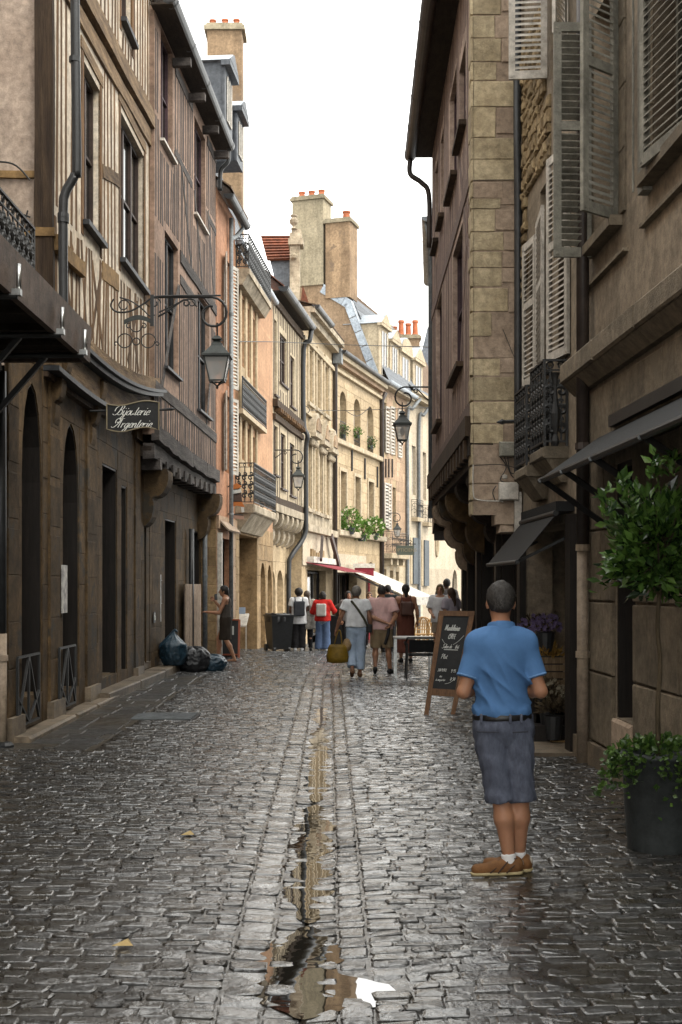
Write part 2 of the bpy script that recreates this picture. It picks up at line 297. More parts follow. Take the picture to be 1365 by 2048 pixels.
# ---------------------------------------------------------------- the street
def stonemat(name, c1, c2, wet):
    m, n, b, L = nodes_of(name); geo = NN(n, 'ShaderNodeNewGeometry'); oi = NN(n, 'ShaderNodeObjectInfo')
    ad = NN(n, 'ShaderNodeMath', operation='ADD'); L(oi.outputs['Random'], ad.inputs[0]); L(geo.outputs['Random Per Island'], ad.inputs[1])
    fr = NN(n, 'ShaderNodeMath', operation='FRACT'); L(ad.outputs[0], fr.inputs[0])
    n1 = NN(n, 'ShaderNodeTexNoise', Scale=22., Detail=6., Roughness=.65); L(geo.outputs['Position'], n1.inputs['Vector'])
    n2 = NN(n, 'ShaderNodeTexNoise', Scale=.7, Detail=3.); L(geo.outputs['Position'], n2.inputs['Vector'])
    rmp = NN(n, 'ShaderNodeValToRGB'); rmp.color_ramp.elements[0].color = (*c1, 1); rmp.color_ramp.elements[1].color = (*c2, 1)
    mxx = NN(n, 'ShaderNodeMath', operation='MULTIPLY_ADD'); L(n1.outputs['Fac'], mxx.inputs[0]); mxx.inputs[1].default_value = .5
    hf = NN(n, 'ShaderNodeMath', operation='MULTIPLY'); L(fr.outputs[0], hf.inputs[0]); hf.inputs[1].default_value = .5; L(hf.outputs[0], mxx.inputs[2])
    L(mxx.outputs[0], rmp.inputs[0])
    hv = NN(n, 'ShaderNodeHueSaturation'); h2 = NN(n, 'ShaderNodeMath', operation='MULTIPLY'); L(fr.outputs[0], h2.inputs[0]); h2.inputs[1].default_value = 7.31; h3 = NN(n, 'ShaderNodeMath', operation='FRACT'); L(h2.outputs[0], h3.inputs[0])
    h4 = NN(n, 'ShaderNodeMapRange'); h4.inputs['To Min'].default_value = .2; h4.inputs['To Max'].default_value = 2.6; L(h3.outputs[0], h4.inputs['Value']); L(h4.outputs[0], hv.inputs['Saturation']); L(rmp.outputs[0], hv.inputs['Color'])
    L(hv.outputs[0], b.inputs['Base Color'])
    rr = NN(n, 'ShaderNodeMapRange'); rr.inputs['From Min'].default_value = .38; rr.inputs['From Max'].default_value = .62
    rr.inputs['To Min'].default_value = wet[0]; rr.inputs['To Max'].default_value = wet[1]
    n3 = NN(n, 'ShaderNodeTexNoise', Scale=9., Detail=7., Roughness=.7); L(geo.outputs['Position'], n3.inputs['Vector']); L(n3.outputs['Fac'], rr.inputs['Value'])
    L(rr.outputs[0], b.inputs['Roughness']); b.inputs['Specular IOR Level'].default_value = .5
    n4 = NN(n, 'ShaderNodeTexNoise', Scale=46., Detail=5., Roughness=.6); L(geo.outputs['Position'], n4.inputs['Vector'])
    s4 = NN(n, 'ShaderNodeMath', operation='ADD'); L(n4.outputs['Fac'], s4.inputs[0]); L(n1.outputs['Fac'], s4.inputs[1])
    bp = NN(n, 'ShaderNodeBump', Strength=wet[2], Distance=.006); L(s4.outputs[0], bp.inputs['Height']); L(bp.outputs[0], b.inputs['Normal'])
    if len(wet) > 3:                                               # film of rainwater, broken where the stone has drained
        n5 = NN(n, 'ShaderNodeTexNoise', Scale=26., Detail=6., Roughness=.72); L(geo.outputs['Position'], n5.inputs['Vector'])
        pl = NN(n, 'ShaderNodeMath', operation='MULTIPLY_ADD'); L(fr.outputs[0], pl.inputs[0]); pl.inputs[1].default_value = .16; L(n5.outputs['Fac'], pl.inputs[2])
        r5 = NN(n, 'ShaderNodeMapRange'); r5.inputs['From Min'].default_value = .42; r5.inputs['From Max'].default_value = .58; r5.inputs['To Min'].default_value = .0; r5.inputs['To Max'].default_value = wet[3]
        L(pl.outputs[0], r5.inputs['Value']); L(r5.outputs[0], b.inputs['Coat Weight']); b.inputs['Coat IOR'].default_value = 1.75; b.inputs['Coat Roughness'].default_value = .09; L(bp.outputs[0], b.inputs['Coat Normal'])
    return m
m_cobble = stonemat('wet_cobble', (.010, .0095, .009), (.052, .049, .044), (.22, .5, .55, 1.))
m_bed = stonemat('wet_joint', (.010, .009, .008), (.030, .027, .023), (.2, .5, .5, .6))
m_flag = stonemat('damp_flagstone', (.022, .020, .018), (.055, .050, .043), (.3, .6, .4))
AX = lambda y: (660-CX)/FPX*y+ (0 if y < 21 else .012*(y-21)**1.6)        # gutter axis drifts right in the distance
def gprof(x, y):
    d = abs(x-AX(y)+.13); h = .028*min(d/.45, 1)-.028+.035*max(0, min((d-.45)/2.2, 1))    # dished channel, cambered sides
    h -= .018*math.exp(-((x-.20)/.20)**2-((y-5.08)/.20)**2)         # worn hollow where the near puddle spreads
    return gz(y)+h
ground = None
def make_ground():
    global ground
    ys = [-40, -8, 2]+[3+.5*k for k in range(0, 80)]+[45, 50, 60, 75, 100]
    xs = [-60, -8, -4.2, -3.2, -2.2, -1.4, -.8, -.6, -.45, -.3, -.13, .05, .2, .35, .6, 1.2, 2, 2.6, 3.4, 8, 60]
    v = []; f = []
    for y in ys:
        for x in xs:
            xx = x+AX(min(max(y, 0), 45)); v.append((xx, y, gprof(xx, y)-.005))
    nx = len(xs)
    for j in range(len(ys)-1):
        for i in range(nx-1): f.append((j*nx+i, j*nx+i+1, (j+1)*nx+i+1, (j+1)*nx+i))
    ground = mobj('street_ground', v, f, m_bed, None, True); ground['kind'] = 'structure'; ground['label'] = 'wet cobbled street running between the old houses'
make_ground()
def cobble(x0, x1, y0, y1, fine):
    """one sett: rounded rectangle with a worn, uneven crown"""
    g = .0034; x0 += g*random.uniform(.6, 1.6); x1 -= g*random.uniform(.6, 1.6); y0 += g*random.uniform(.5, 1.8); y1 -= g*random.uniform(.5, 1.8)
    cx, cy = (x0+x1)/2, (y0+y1)/2; hx, hy = (x1-x0)/2, (y1-y0)/2
    zt = random.gauss(0, .003); tx, ty = random.gauss(0, .03), random.gauss(0, .035)
    c = min(hx, hy)*random.uniform(.18, .42)
    ring = [(hx-c, -hy), (hx, -hy+c), (hx, hy-c), (hx-c, hy), (-hx+c, hy), (-hx, hy-c), (-hx, -hy+c), (-hx+c, -hy)]
    ring = [(a+random.gauss(0, .004), b+random.gauss(0, .004)) for a, b in ring]
    v = []
    for s, dz in ((1, -.03), (.97, -.0022), (.84, .0012)) if fine else ((1, -.03), (.86, 0)):
        for a, b in ring:
            x, y = cx+a*s, cy+b*s; v.append((x, y, gprof(x, y)+dz+zt+tx*a*s+ty*b*s+random.gauss(0, .0014)))
    k = 3 if fine else 2; f = []
    for r in range(k-1):
        for q in range(8): f.append((r*8+q, r*8+(q+1) % 8, r*8+8+(q+1) % 8, r*8+8+q))
    if fine:
        v.append((cx, cy, gprof(cx, cy)+zt+.002+random.gauss(0, .002)))
        for q in range(8): f.append((16+q, 16+(q+1) % 8, 24))
    else: f.append(tuple(range(8, 16)))
    return v, f
def lay_cobbles():
    singles = []; rest = MB(); nxt = 0
    y = 3.2
    cols = [-.457, -.278, -.12, .038, .18]                         # joint lines of the channel, from its axis
    yc = [3.2]*4
    while y < 46:
        d = random.uniform(.078, .105); fine = y < 20
        for side in (-1, 1):
            a = AX(y)+(cols[0] if side < 0 else cols[-1]); lim = (-4.3 if y < 30 else -3.6+.17*max(0, y-30)) if side < 0 else (2.9 if y < 24 else 4.5+.28*max(0, y-30))
            wv = lambda x: .05*sin(x*.9+y*.35)+.02*sin(x*3.1+y)
            if side < 0 and y > 8: lim = max(lim, -(CX+60)/FPX*y)
            if side > 0: lim = min(lim, (1365-CX+60)/FPX*y)
            if y < 8: lim = side*(.32*y+.25)
            x = a
            while (x-lim)*side < 0:
                ln = random.uniform(.11, .21); x2 = x+side*ln
                if random.random() < .012: x = x2; continue
                lo, hi = min(x, x2), max(x, x2); o = wv((lo+hi)/2)
                # a paved apron runs along the left house fronts
                if not (lo < -2.55 and 12.2 < y < 22 and lo < -2.55-.05*sin(y*2)):
                    vv, ff = cobble(lo, hi, y+o, y+o+d, fine)
                    if y < 6.4 and abs((lo+hi)/2) < .29*y+.1: singles.append((y, vv, ff))
                    else: rest.add(vv, ff)
                x = x2
        y += d
    for k in range(4):
        y = 3.2
        while y < 44:
            d = random.uniform(.10, .15) if k in (1, 2) else random.uniform(.11, .17)
            a = AX(y); vv, ff = cobble(a+cols[k], a+cols[k+1], y, y+d, y < 20)
            if 4.3 < y < 6.4: singles.append((y, vv, ff))
            else: rest.add(vv, ff)
            y += d
    singles.sort(key=lambda t: abs(t[0]-5.3))
    for q, (yy, vv, ff) in enumerate(singles):
        if q < 300: mobj('cobble', vv, ff, m_cobble, ground)
        else: rest.add(vv, ff)
    o = rest.build('cobbles', m_cobble, ground); o['kind'] = 'stuff'
lay_cobbles()
def watermat():
    m, n, b, L = nodes_of('puddle_water'); b.inputs['Base Color'].default_value = (.012, .011, .009, 1); b.inputs['Roughness'].default_value = .015
    b.inputs['IOR'].default_value = 2.1; b.inputs['Specular IOR Level'].default_value = .8
    geo = NN(n, 'ShaderNodeNewGeometry'); no = NN(n, 'ShaderNodeTexNoise', Scale=7., Detail=2.); L(geo.outputs['Position'], no.inputs['Vector'])
    bp = NN(n, 'ShaderNodeBump', Strength=.03, Distance=.02); L(no.outputs['Fac'], bp.inputs['Height']); L(bp.outputs[0], b.inputs['Normal']); return m
m_water = watermat()
def channel_water(name, y0, y1, w0, lev, label, seed, bulge=()):
    """shallow water lying in the dished channel; the setts stand out of it where they are higher"""
    rr = random.Random(seed); v = []; f = []; n = max(8, int((y1-y0)/.02))
    for k in range(n+1):
        y = y0+(y1-y0)*k/n; t = k/n; e = min(1, t*6, (1-t)*6)**.5; a = AX(y)-.11; l = r_ = w0*(.55+.45*sin(y*5.1+seed)**2)*e
        for by, bs, bl, br_ in bulge: g = math.exp(-((y-by)/bs)**2); l += bl*g; r_ += br_*g
        z = gz(y)-.028+lev
        v += [(a-l*(1+.10*sin(y*23+seed)+.06*sin(y*61)), y, z), (a+r_*(1+.10*sin(y*19+2*seed)+.06*sin(y*53)), y, z)]
        if k: f.append((2*k-2, 2*k-1, 2*k+1, 2*k))
    o = mobj(name, v, f, m_water, None, loc=(AX(y0), y0, gz(y0))); o['kind'] = 'structure'; o['label'] = label
def pc(px, py): d = CH*FPX/(py-HY); return (px-CX)/FPX*d, d
channel_water('puddle', 4.75, 6.05, .18, .0088, 'widest puddle in the street channel nearest the viewer', 1, ((5.05, .16, .05, .42), (5.45, .16, .16, .04)))
channel_water('puddle', 6.1, 9.4, .16, .0078, 'long puddle in the middle of the stone channel', 2)
channel_water('puddle', 9.5, 14.5, .13, .0075, 'narrow puddle farther up the channel', 3)
channel_water('puddle', 14.7, 16.9, .12, .006, 'small far puddle in the channel before the walking couple', 5)
# ---------------------------------------------------------------- building pieces
def wall(f, u0, u1, z0, z1, ops, depth=.22, w=0, arcseg=8):
    """facade skin with real openings: ops = (u0,u1,z0,z1,arched)"""
    mb = MB(); us = sorted({u0, u1, *[o[0] for o in ops], *[o[1] for o in ops]}); zs = sorted({z0, z1, *[o[2] for o in ops], *[o[3] for o in ops]})
    us = [a for a in us if u0 <= a <= u1]; zs = [a for a in zs if z0 <= a <= z1]; p = f.pt
    for i in range(len(us)-1):
        for j in range(len(zs)-1):
            cu, cz = (us[i]+us[i+1])/2, (zs[j]+zs[j+1])/2
            if any(o[0] < cu < o[1] and o[2] < cz < o[3] for o in ops): continue
            mb.quad(p(us[i], w, zs[j]), p(us[i+1], w, zs[j]), p(us[i+1], w, zs[j+1]), p(us[i], w, zs[j+1]))
    for o in ops:
        a, b, c, d = o[:4]; arch = len(o) > 4 and o[4]; wi = w-depth
        mb.quad(p(a, w, c), p(a, wi, c), p(b, wi, c), p(b, w, c))
        if arch:
            r = (b-a)/2; hh = min(arch if arch is not True else r, d-c); zc = d-hh; cu = (a+b)/2
            arc = [(cu-r*cos(pi*k/arcseg), zc+hh*sin(pi*k/arcseg)) for k in range(arcseg+1)]
            for k in range(arcseg):
                (x0, y0), (x1, y1) = arc[k], arc[k+1]
                mb.quad(p(x0, w, y0), p(x1, w, y1), p(x1, w, d), p(x0, w, d)); mb.quad(p(x0, w, y0), p(x0, wi, y0), p(x1, wi, y1), p(x1, w, y1))
            top = zc
        else: top = d; mb.quad(p(a, w, d), p(b, w, d), p(b, wi, d), p(a, wi, d))
        mb.quad(p(a, w, c), p(a, w, top), p(a, wi, top), p(a, wi, c)); mb.quad(p(b, w, c), p(b, wi, c), p(b, wi, top), p(b, w, top))
    return mb
def mass(f, u0, u1, z0, z1, back=6., w=0):
    """sides, back and top closing the house behind its facade"""
    p = f.pt; mb = MB(); b = -back
    mb.quad(p(u0, w, z0), p(u0, b, z0), p(u0, b, z1), p(u0, w, z1)); mb.quad(p(u1, w, z0), p(u1, w, z1), p(u1, b, z1), p(u1, b, z0))
    mb.quad(p(u0, b, z0), p(u1, b, z0), p(u1, b, z1), p(u0, b, z1)); mb.quad(p(u0, w, z1), p(u0, b, z1), p(u1, b, z1), p(u1, w, z1))
    mb.quad(p(u0, w-.6, z0), p(u1, w-.6, z0), p(u1, w-.6, z1), p(u0, w-.6, z1))
    return mb
def window(root, f, o, cols=2, rows=2, mat=None, glass=None, depth=.16, bar=.055, sill=None, w=0, name='window', arch=False):
    """casement set back in its opening; each pane is a piece of its own"""
    u0, u1, z0, z1 = o[:4]; mat = mat or m_frame; glass = glass or m_glass; wi = w-depth; mb = MB(); g = bar
    mb.fb(f, u0, u0+g, wi-.03, wi+.03, z0, z1); mb.fb(f, u1-g, u1, wi-.03, wi+.03, z0, z1)
    mb.fb(f, u0+g, u1-g, wi-.03, wi+.03, z0, z0+g*1.3); mb.fb(f, u0+g, u1-g, wi-.03, wi+.03, z1-g, z1)
    for c in range(1, cols):
        x = u0+(u1-u0)*c/cols; mb.fb(f, x-g*.6, x+g*.6, wi-.032, wi+.034, z0+g*1.3, z1-g)
    for r in range(1, rows):
        z = z0+(z1-z0)*r/rows; mb.fb(f, u0+g, u1-g, wi-.025, wi+.022, z-g*.35, z+g*.35)
    wn = mb.build(name, mat, root)
    for c in range(cols):
        for r in range(rows):
            a0, a1 = u0+(u1-u0)*c/cols, u0+(u1-u0)*(c+1)/cols; b0, b1 = z0+(z1-z0)*r/rows, z0+(z1-z0)*(r+1)/rows
            MB().fb(f, a0+.01, a1-.01, wi-.02, wi-.012, b0+.01, b1-.01).build('pane', glass, wn)
    if sill: MB().fb(f, u0-.08, u1+.08, w-.1, w+sill[0], z0-sill[1], z0-.003).build('sill', sill[2] if len(sill) > 2 else mat, wn)
    return wn
SLATS = {}
def shutter(root, a, b, z0, z1, mat, pitch=.055, th=.035, name='shutter', tilt=1, midrail=True, stile=.07):
    """louvred leaf standing on the plan line a-b; slats are pieces sharing one mesh"""
    a = Vector((a[0], a[1], 0)); b = Vector((b[0], b[1], 0)); d = (b-a).normalized(); n = Vector((-d.y, d.x, 0)); L_ = (b-a).length
    class F2: pass
    f = Frame((a.x, a.y), (b.x, b.y), 'L'); mb = MB(); s = stile
    mb.fb(f, 0, s, -th/2, th/2, z0, z1); mb.fb(f, L_-s, L_, -th/2, th/2, z0, z1)
    rails = [(z0, z0+s*1.3), (z1-s*1.2, z1)]
    if midrail: zm = z0+(z1-z0)*.56; rails.append((zm-s*.6, zm+s*.6))
    for r0, r1 in rails: mb.fb(f, s, L_-s, -th/2+.002, th/2-.002, r0, r1)
    for r0, r1 in rails[:2]:
        for uu in (s*.4, L_-s*.4): mb.fb(f, uu-.012, uu+.012, -th/2-.006, th/2+.006, r0+s*.3, r0+s*.3+.02)
    sh = mb.build(name, mat, root)
    key = (round(L_, 3), round(th, 3), round(a.x, 2), round(a.y, 2), mat.name)
    base = base_of(root)
    sm = MB(); h = pitch*.62; tk = .009
    c0, c1 = f.pt(s*.9, 0, 0), f.pt(L_-s*.9, 0, 0); o = f.n*(th*.52)*tilt
    sm.add([c0-o+V(0, 0, h*.5), c1-o+V(0, 0, h*.5), c1+o-V(0, 0, h*.5), c0+o-V(0, 0, h*.5),
            c0-o+V(0, 0, h*.5+tk), c1-o+V(0, 0, h*.5+tk), c1+o+V(0, 0, tk-h*.5), c0+o+V(0, 0, tk-h*.5)], BOXF)
    me = None; z = z0+s*1.3+pitch*.6
    while z < z1-s*1.2-pitch*.4:
        if not (midrail and abs(z-zm) < s*.6+pitch*.35):
            if me is None: q = sm.build('slat', mat, sh); me = q.data
            else: q = bpy.data.objects.new('slat', me); col.objects.link(q); q.parent = sh
            q.location = (0, 0, z+random.gauss(0, .0015)); 
        z += pitch
    return sh
def pipe(root, path, r, mat, name='drainpipe', bands=()):
    o = MB().tube(path, r, 10).build(name, mat, root, True)
    for b_ in bands:
        b_ = Vector(b_); MB().tube([b_-V(0, 0, .03), b_+V(0, 0, .03)], r*1.22, 10).build('collar', mat, o)
    return o
def gutter(root, a, b, r, mat, name='gutter'):
    """half-round channel with joint bands"""
    a = Vector(a); b = Vector(b); d = (b-a).normalized(); n = Vector((-d.y, d.x, 0)); mb = MB(); N = 8
    def ring(c, k): return [c+(n*cos(pi+pi*i/N)*k+V(0, 0, sin(pi+pi*i/N)*k)) for i in range(N+1)]
    for (s, t, k) in [(a, b, r)]+[(a.lerp(b, q), a.lerp(b, q)+d*.05, r*1.06) for q in np.linspace(.02, .97, max(3, int((b-a).length/1.2)))]:
        A, B = ring(Vector(s), k), ring(Vector(t), k); A2, B2 = ring(Vector(s), k*.88), ring(Vector(t), k*.88)
        for i in range(N):
            mb.quad(A[i], A[i+1], B[i+1], B[i]); mb.quad(A2[i], A2[i+1], B2[i+1], B2[i])
        mb.quad(A[0], B[0], B2[0], A2[0]); mb.quad(A[N], B[N], B2[N], A2[N])
        if k == r: mb.add(A, [tuple(range(N+1))]); mb.add(B, [tuple(range(N+1))])
    return mb.build(name, mat, root)
def ashlar(root, f, u0, u1, z0, z1, ops, mat, ch=.36, bl=.75, w=0, th=.014, name='block', parent=None, gap=.007, jit=.002, limit=300):
    """courses of separate dressed stones laid round the openings"""
    n = max(1, round((z1-z0)/ch)); hh = (z1-z0)/n; k = 0; rest = MB()
    for c in range(n):
        a, b = z0+c*hh, z0+(c+1)*hh; u = u0-(bl*.5 if c % 2 else 0)*random.uniform(.8, 1.2)
        while u < u1-.02:
            e = u+bl*random.uniform(.75, 1.3)
            if u1-e < bl*.35: e = u1
            segs = [(max(u, u0), min(e, u1))]
            for o in ops:
                if o[2] < b-.02 and o[3] > a+.02:
                    ns = []
                    for s, t in segs:
                        if o[1] <= s or o[0] >= t: ns.append((s, t)); continue
                        if s < o[0]-.03: ns.append((s, o[0]))
                        if t > o[1]+.03: ns.append((o[1], t))
                    segs = ns
            for s, t in segs:
                if t-s < .05: continue
                # where a course is crossed only partly by an opening the stone is cut to the part beside it
                mb = MB() if k < limit else rest
                mb.block(f, s+gap/2, t-gap/2, a+gap/2, b-gap/2, w+.001, w+th, min(.01, th*.7), jit)
                if k < limit: mb.build(name, mat, parent or root)
                k += 1
            u = e
    if rest.v: rest.build(name+'s', mat, parent or root)['kind'] = 'stuff'
def stud(root, f, u, z0, z1, wd, mat, w=0, th=.006, lean=0., name='stud'):
    return MB().beam(f.pt(u, w, z0), f.pt(u+lean, w, z1), wd, f.n, th, 4, wd*.09).build(name, mat, root)
def rail_beam(root, f, u0, u1, z0, z1, hgt, mat, w=0, th=.05, name='beam', jit=.012):
    return MB().beam(f.pt(u0, w, z0), f.pt(u1, w, z1), hgt, f.n, th, 5, jit).build(name, mat, root)
def railing(root, pts, h, mat, style=0, name='railing', pitch=.12, r=.008):
    """wrought balcony guard following pts; bars and scrolls are pieces"""
    mb = MB()
    for a, b in zip(pts, pts[1:]):
        a = Vector(a); b = Vector(b)
        mb.bar(a+V(0, 0, h), b+V(0, 0, h), .035, .022); mb.bar(a+V(0, 0, h-.1), b+V(0, 0, h-.1), .016); mb.bar(a+V(0, 0, .05), b+V(0, 0, .05), .02)
    for p in pts: mb.bar(Vector(p), Vector(p)+V(0, 0, h), .024)
    o = mb.build(name, mat, root)
    for a, b in zip(pts, pts[1:]):
        a = Vector(a); b = Vector(b); d = (b-a).normalized(); n = max(1, round((b-a).length/pitch)); st = (b-a).length/n
        for k in range(n):
            c = a+d*st*(k+.5); q = MB()
            if style == 0:
                q.bar(c+V(0, 0, .05), c+V(0, 0, h-.1), .013)
                q.tube(spiral(c+V(0, 0, h*.66), st*.5, st*.15, 0, 5.5, d, V(0, 0, 1)), r*.8, 5); q.tube(spiral(c+V(0, 0, h*.34), st*.5, st*.15, pi, pi+5.5, d, V(0, 0, -1)), r*.8, 5)
            else:                                                  # cast-iron panel: dense leaf scrolls
                q.bar(c+V(0, 0, .05), c+V(0, 0, h-.1), .018)
                for zz in (.2, .42, .64): 
                    q.tube(spiral(c+V(0, 0, h*zz), st*.55, st*.1, .6, 6.6, d, V(0, 0, 1)), r*1.5, 5)
                    q.tube(spiral(c+V(0, 0, h*(zz+.1)), st*.5, st*.1, pi+.6, pi+6., d, V(0, 0, 1)), r*1.4, 5)
                q.tube(spiral(c+V(0, 0, h-.05), .035, .03, 0, 2*pi, d, V(0, 0, 1), 8), r*.8, 5)
            q.build('baluster', mat, o)
    return o
def tiles(root, f, rows, mat, name='tile_course', parent=None):
    """roof slope as overlapping courses; rows = list of ((u0,w,z),(u1,w,z)) edges from eaves to ridge"""
    for (a, b), (c, d) in zip(rows, rows[1:]):
        MB().hexa([a, b, d, c, a+V(0, 0, .05), b+V(0, 0, .05), d+V(0, 0, .015), c+V(0, 0, .015)]).build(name, mat, parent or root)
def slope(f, u0, u1, w0, z0, w1, z1, n):
    return [(f.pt(u0, w0+(w1-w0)*k/n, z0+(z1-z0)*k/n), f.pt(u1, w0+(w1-w0)*k/n, z0+(z1-z0)*k/n)) for k in range(n+1)]
def pot_chimney(root, c, sx, sy, z0, z1, mat, pots, ax=(1, 0, 0), name='chimney', ph=.55, pr=.13):
    """rendered stack with a capping slab and clay pots along ax"""
    c = Vector(c); x = Vector(ax).normalized(); y = V(-x.y, x.x, 0); mb = MB()
    def ob(hx, hy, a, b): 
        q = [c+x*i*hx+y*j*hy for i, j in ((-1, -1), (1, -1), (1, 1), (-1, 1))]; mb.hexa([V(p.x, p.y, a) for p in q]+[V(p.x, p.y, b) for p in q])
    ob(sx/2, sy/2, z0, z1-.22); ch = mb.build(name, mat, root); mb = MB(); ob(sx/2+.09, sy/2+.09, z1-.22, z1-.08); ob(sx/2+.03, sy/2+.03, z1-.08, z1); mb.build('cap', m_stack, ch)
    for t in pots:
        q = c+x*t[0]; h = ph*t[1]
        MB().lathe([(pr*1.1, z1-.02), (pr*1.12, z1+h*.1), (pr*.95, z1+h*.15), (pr*.8, z1+h*.82), (pr*1.0, z1+h*.84), (pr*1.0, z1+h), (pr*.7, z1+h)], (q.x, q.y, 0), 12).build('chimney_pot', m_terracotta, ch)
    return ch
def corbel(root, f, u, wd, w0, w1, z0, z1, mat, name='corbel', lobes=3):
    """carved bracket: a stepped, lobed profile swelling out as it rises"""
    prof = [(w0, z0)]
    for k in range(lobes):
        a0 = w0+(w1-w0)*(k/lobes)**1.1; a1 = w0+(w1-w0)*((k+1)/lobes)**1.1; b0 = z0+(z1-z0)*k/lobes; b1 = z0+(z1-z0)*(k+1)/lobes
        for t in np.linspace(0, pi*.55, 6): prof.append((a0+(a1-a0)*min(1, sin(t))*1.02, b0+(b1-b0)*(.05+.85*(1-cos(t))/1.16)))
        prof.append((a1-.02, b1-.01))
    prof += [(w1, z1), (w0, z1)]
    pts = [f.pt(u-wd/2, a, b) for a, b in prof]
    return MB().prism(pts, f.d*wd).build(name, mat, root)

def lining(root, f, o, depth, mat, th=.03, w=0):
    """wooden lining of an opening's cheeks and head"""
    mb = MB(); a, b, c, d = o[:4]
    mb.fb(f, a, a+th, w-depth, w-.015, c, d-(o[4] if len(o) > 4 and o[4] else 0)); mb.fb(f, b-th, b, w-depth, w-.015, c, d-(o[4] if len(o) > 4 and o[4] else 0))
    if not (len(o) > 4 and o[4]): mb.fb(f, a+th, b-th, w-depth, w-.015, d-th, d)
    else:
        r = (b-a)/2-th; cu = (a+b)/2; zc = d-o[4]; n = 8
        for k in range(n):
            t0, t1 = pi*k/n, pi*(k+1)/n; A = [(cu-(r+th*.8)*cos(t), zc+(o[4]-.01)*sin(t)) for t in (t0, t1)]; B = [(cu-r*cos(t), zc+(o[4]-th)*sin(t)) for t in (t0, t1)]
            mb.hexa([f.pt(*A[0][:1], w-depth, A[0][1]), f.pt(A[1][0], w-depth, A[1][1]), f.pt(A[1][0], w-.015, A[1][1]), f.pt(A[0][0], w-.015, A[0][1]), f.pt(B[0][0], w-depth, B[0][1]), f.pt(B[1][0], w-depth, B[1][1]), f.pt(B[1][0], w-.015, B[1][1]), f.pt(B[0][0], w-.015, B[0][1])])
    return mb.build('dark_lining', mat, root)  # near-black lining added so the reveals look shaded

def sweep(f, pts, h, th, dw=0):
    """moulding swept along a sagging line: pts = (u, w, z); h tall, th deep"""
    mb = MB(); n = len(pts); v = []
    for u, w, z in pts: v += [f.pt(u, w, z-h/2), f.pt(u, w+th, z-h/2+dw), f.pt(u, w+th, z+h/2), f.pt(u, w, z+h/2)]
    fs = [(4*k+a, 4*k+4+a, 4*k+4+(a+1) % 4, 4*k+(a+1) % 4) for k in range(n-1) for a in range(4)]+[(0, 1, 2, 3), (4*n-4, 4*n-3, 4*n-2, 4*n-1)]
    return mb.add(v, fs)
# ---------------------------------------------------------------- left side, nearest the viewer
def shop_balcony_house():
    f = Frame((-4.25, 4), (-4.25, 13.2), 'L')
    r = thing('balcony_house', 'plastered house edge with an iron balcony over a brown canopy, cut by the picture edge', 'house', (-4.25, 8, 0))
    wall(f, 0, f.L, 0, 11, [(1.5, 2.7, 4.5, 7, 0), (5, 6.2, 4.5, 7, 0)]).build('wall', m_plaster, r); mass(f, 0, f.L, 0, 11).build('house_body', m_plaster, r)
    for a in (1.5, 5): window(r, f, (a, a+1.2, 4.5, 7), 2, 3)
    MB().box(-9.5, -4.0, -4, 3.98, -.05, 11).build('unseen_light_block', m_plaster, r)  # unseen block added beside and behind the camera to darken the near street
    # canopy slab with fascia
    cn = MB().box(-4.2, -2.66, 6.0, 12.36, 4.12, 4.34).build('canopy', m_soffit, r)
    MB().hexa([V(-2.66, 6, 4.0), V(-2.60, 6, 4.0), V(-2.60, 12.42, 4.0), V(-2.66, 12.42, 4.0), V(-2.66, 6, 4.36), V(-2.58, 6, 4.36), V(-2.58, 12.42, 4.36), V(-2.66, 12.42, 4.36)]).build('fascia', m_fascia, cn)
    MB().box(-4.2, -2.667, 12.36, 12.42, 4.0, 4.36).build('fascia', m_fascia, cn)
    for k in range(9): MB().box(-4.2, -2.67, 6.2+k*.7, 6.28+k*.7, 4.06, 4.118).build('joist', m_soffit, cn)
    for px, py in ((38, 600), (125, 695), (170, 742)):
        y = 2.55*FPX/(CX-px); br = MB().tube([V(-2.55, y, 4.03), V(-2.55, y, 4.24)], .02, 8).build('canopy_bracket', m_steel, r, True)
        MB().box(-2.62, -2.53, y-.03, y+.03, 3.99, 4.04).build('clamp', m_steel, br)
        MB().tube([V(-2.56, y, 3.99), V(-4.1, y, 3.97)], .028, 8).build('crossbar', m_iron, br, True)
        MB().bar(V(-2.95, y+.04, 3.98), V(-4.2, y+.04, 2.55), .05).build('strut', m_iron, br)
    railing(r, [(-2.92, 5.5, 4.36), (-2.92, 11.4, 4.36), (-4.2, 11.4, 4.36)], .72, m_iron, 1, pitch=.16, r=.011)
    # shop wall and pier below
    g = Frame((-3.62, 5), (-3.62, 12.6), 'L')
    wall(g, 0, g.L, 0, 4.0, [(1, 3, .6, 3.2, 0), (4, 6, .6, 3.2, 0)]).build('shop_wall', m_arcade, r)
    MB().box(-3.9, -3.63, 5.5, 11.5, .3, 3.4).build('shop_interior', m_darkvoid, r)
    pipe(r, [V(-3.5, 12.35, 0), V(-3.5, 12.35, 1.2)], .06, m_creampipe, bands=[(-3.5, 12.35, .95)]); pipe(r, [V(-3.5, 12.35, 1.2), V(-3.5, 12.35, 3.9)], .055, m_blackpipe)
    MB().lathe([(.1, 0), (.1, .06), (.07, .09)], (-3.45, 12.3, 0), 10).build('pipe_shoe', m_blackpipe, r)
shop_balcony_house()

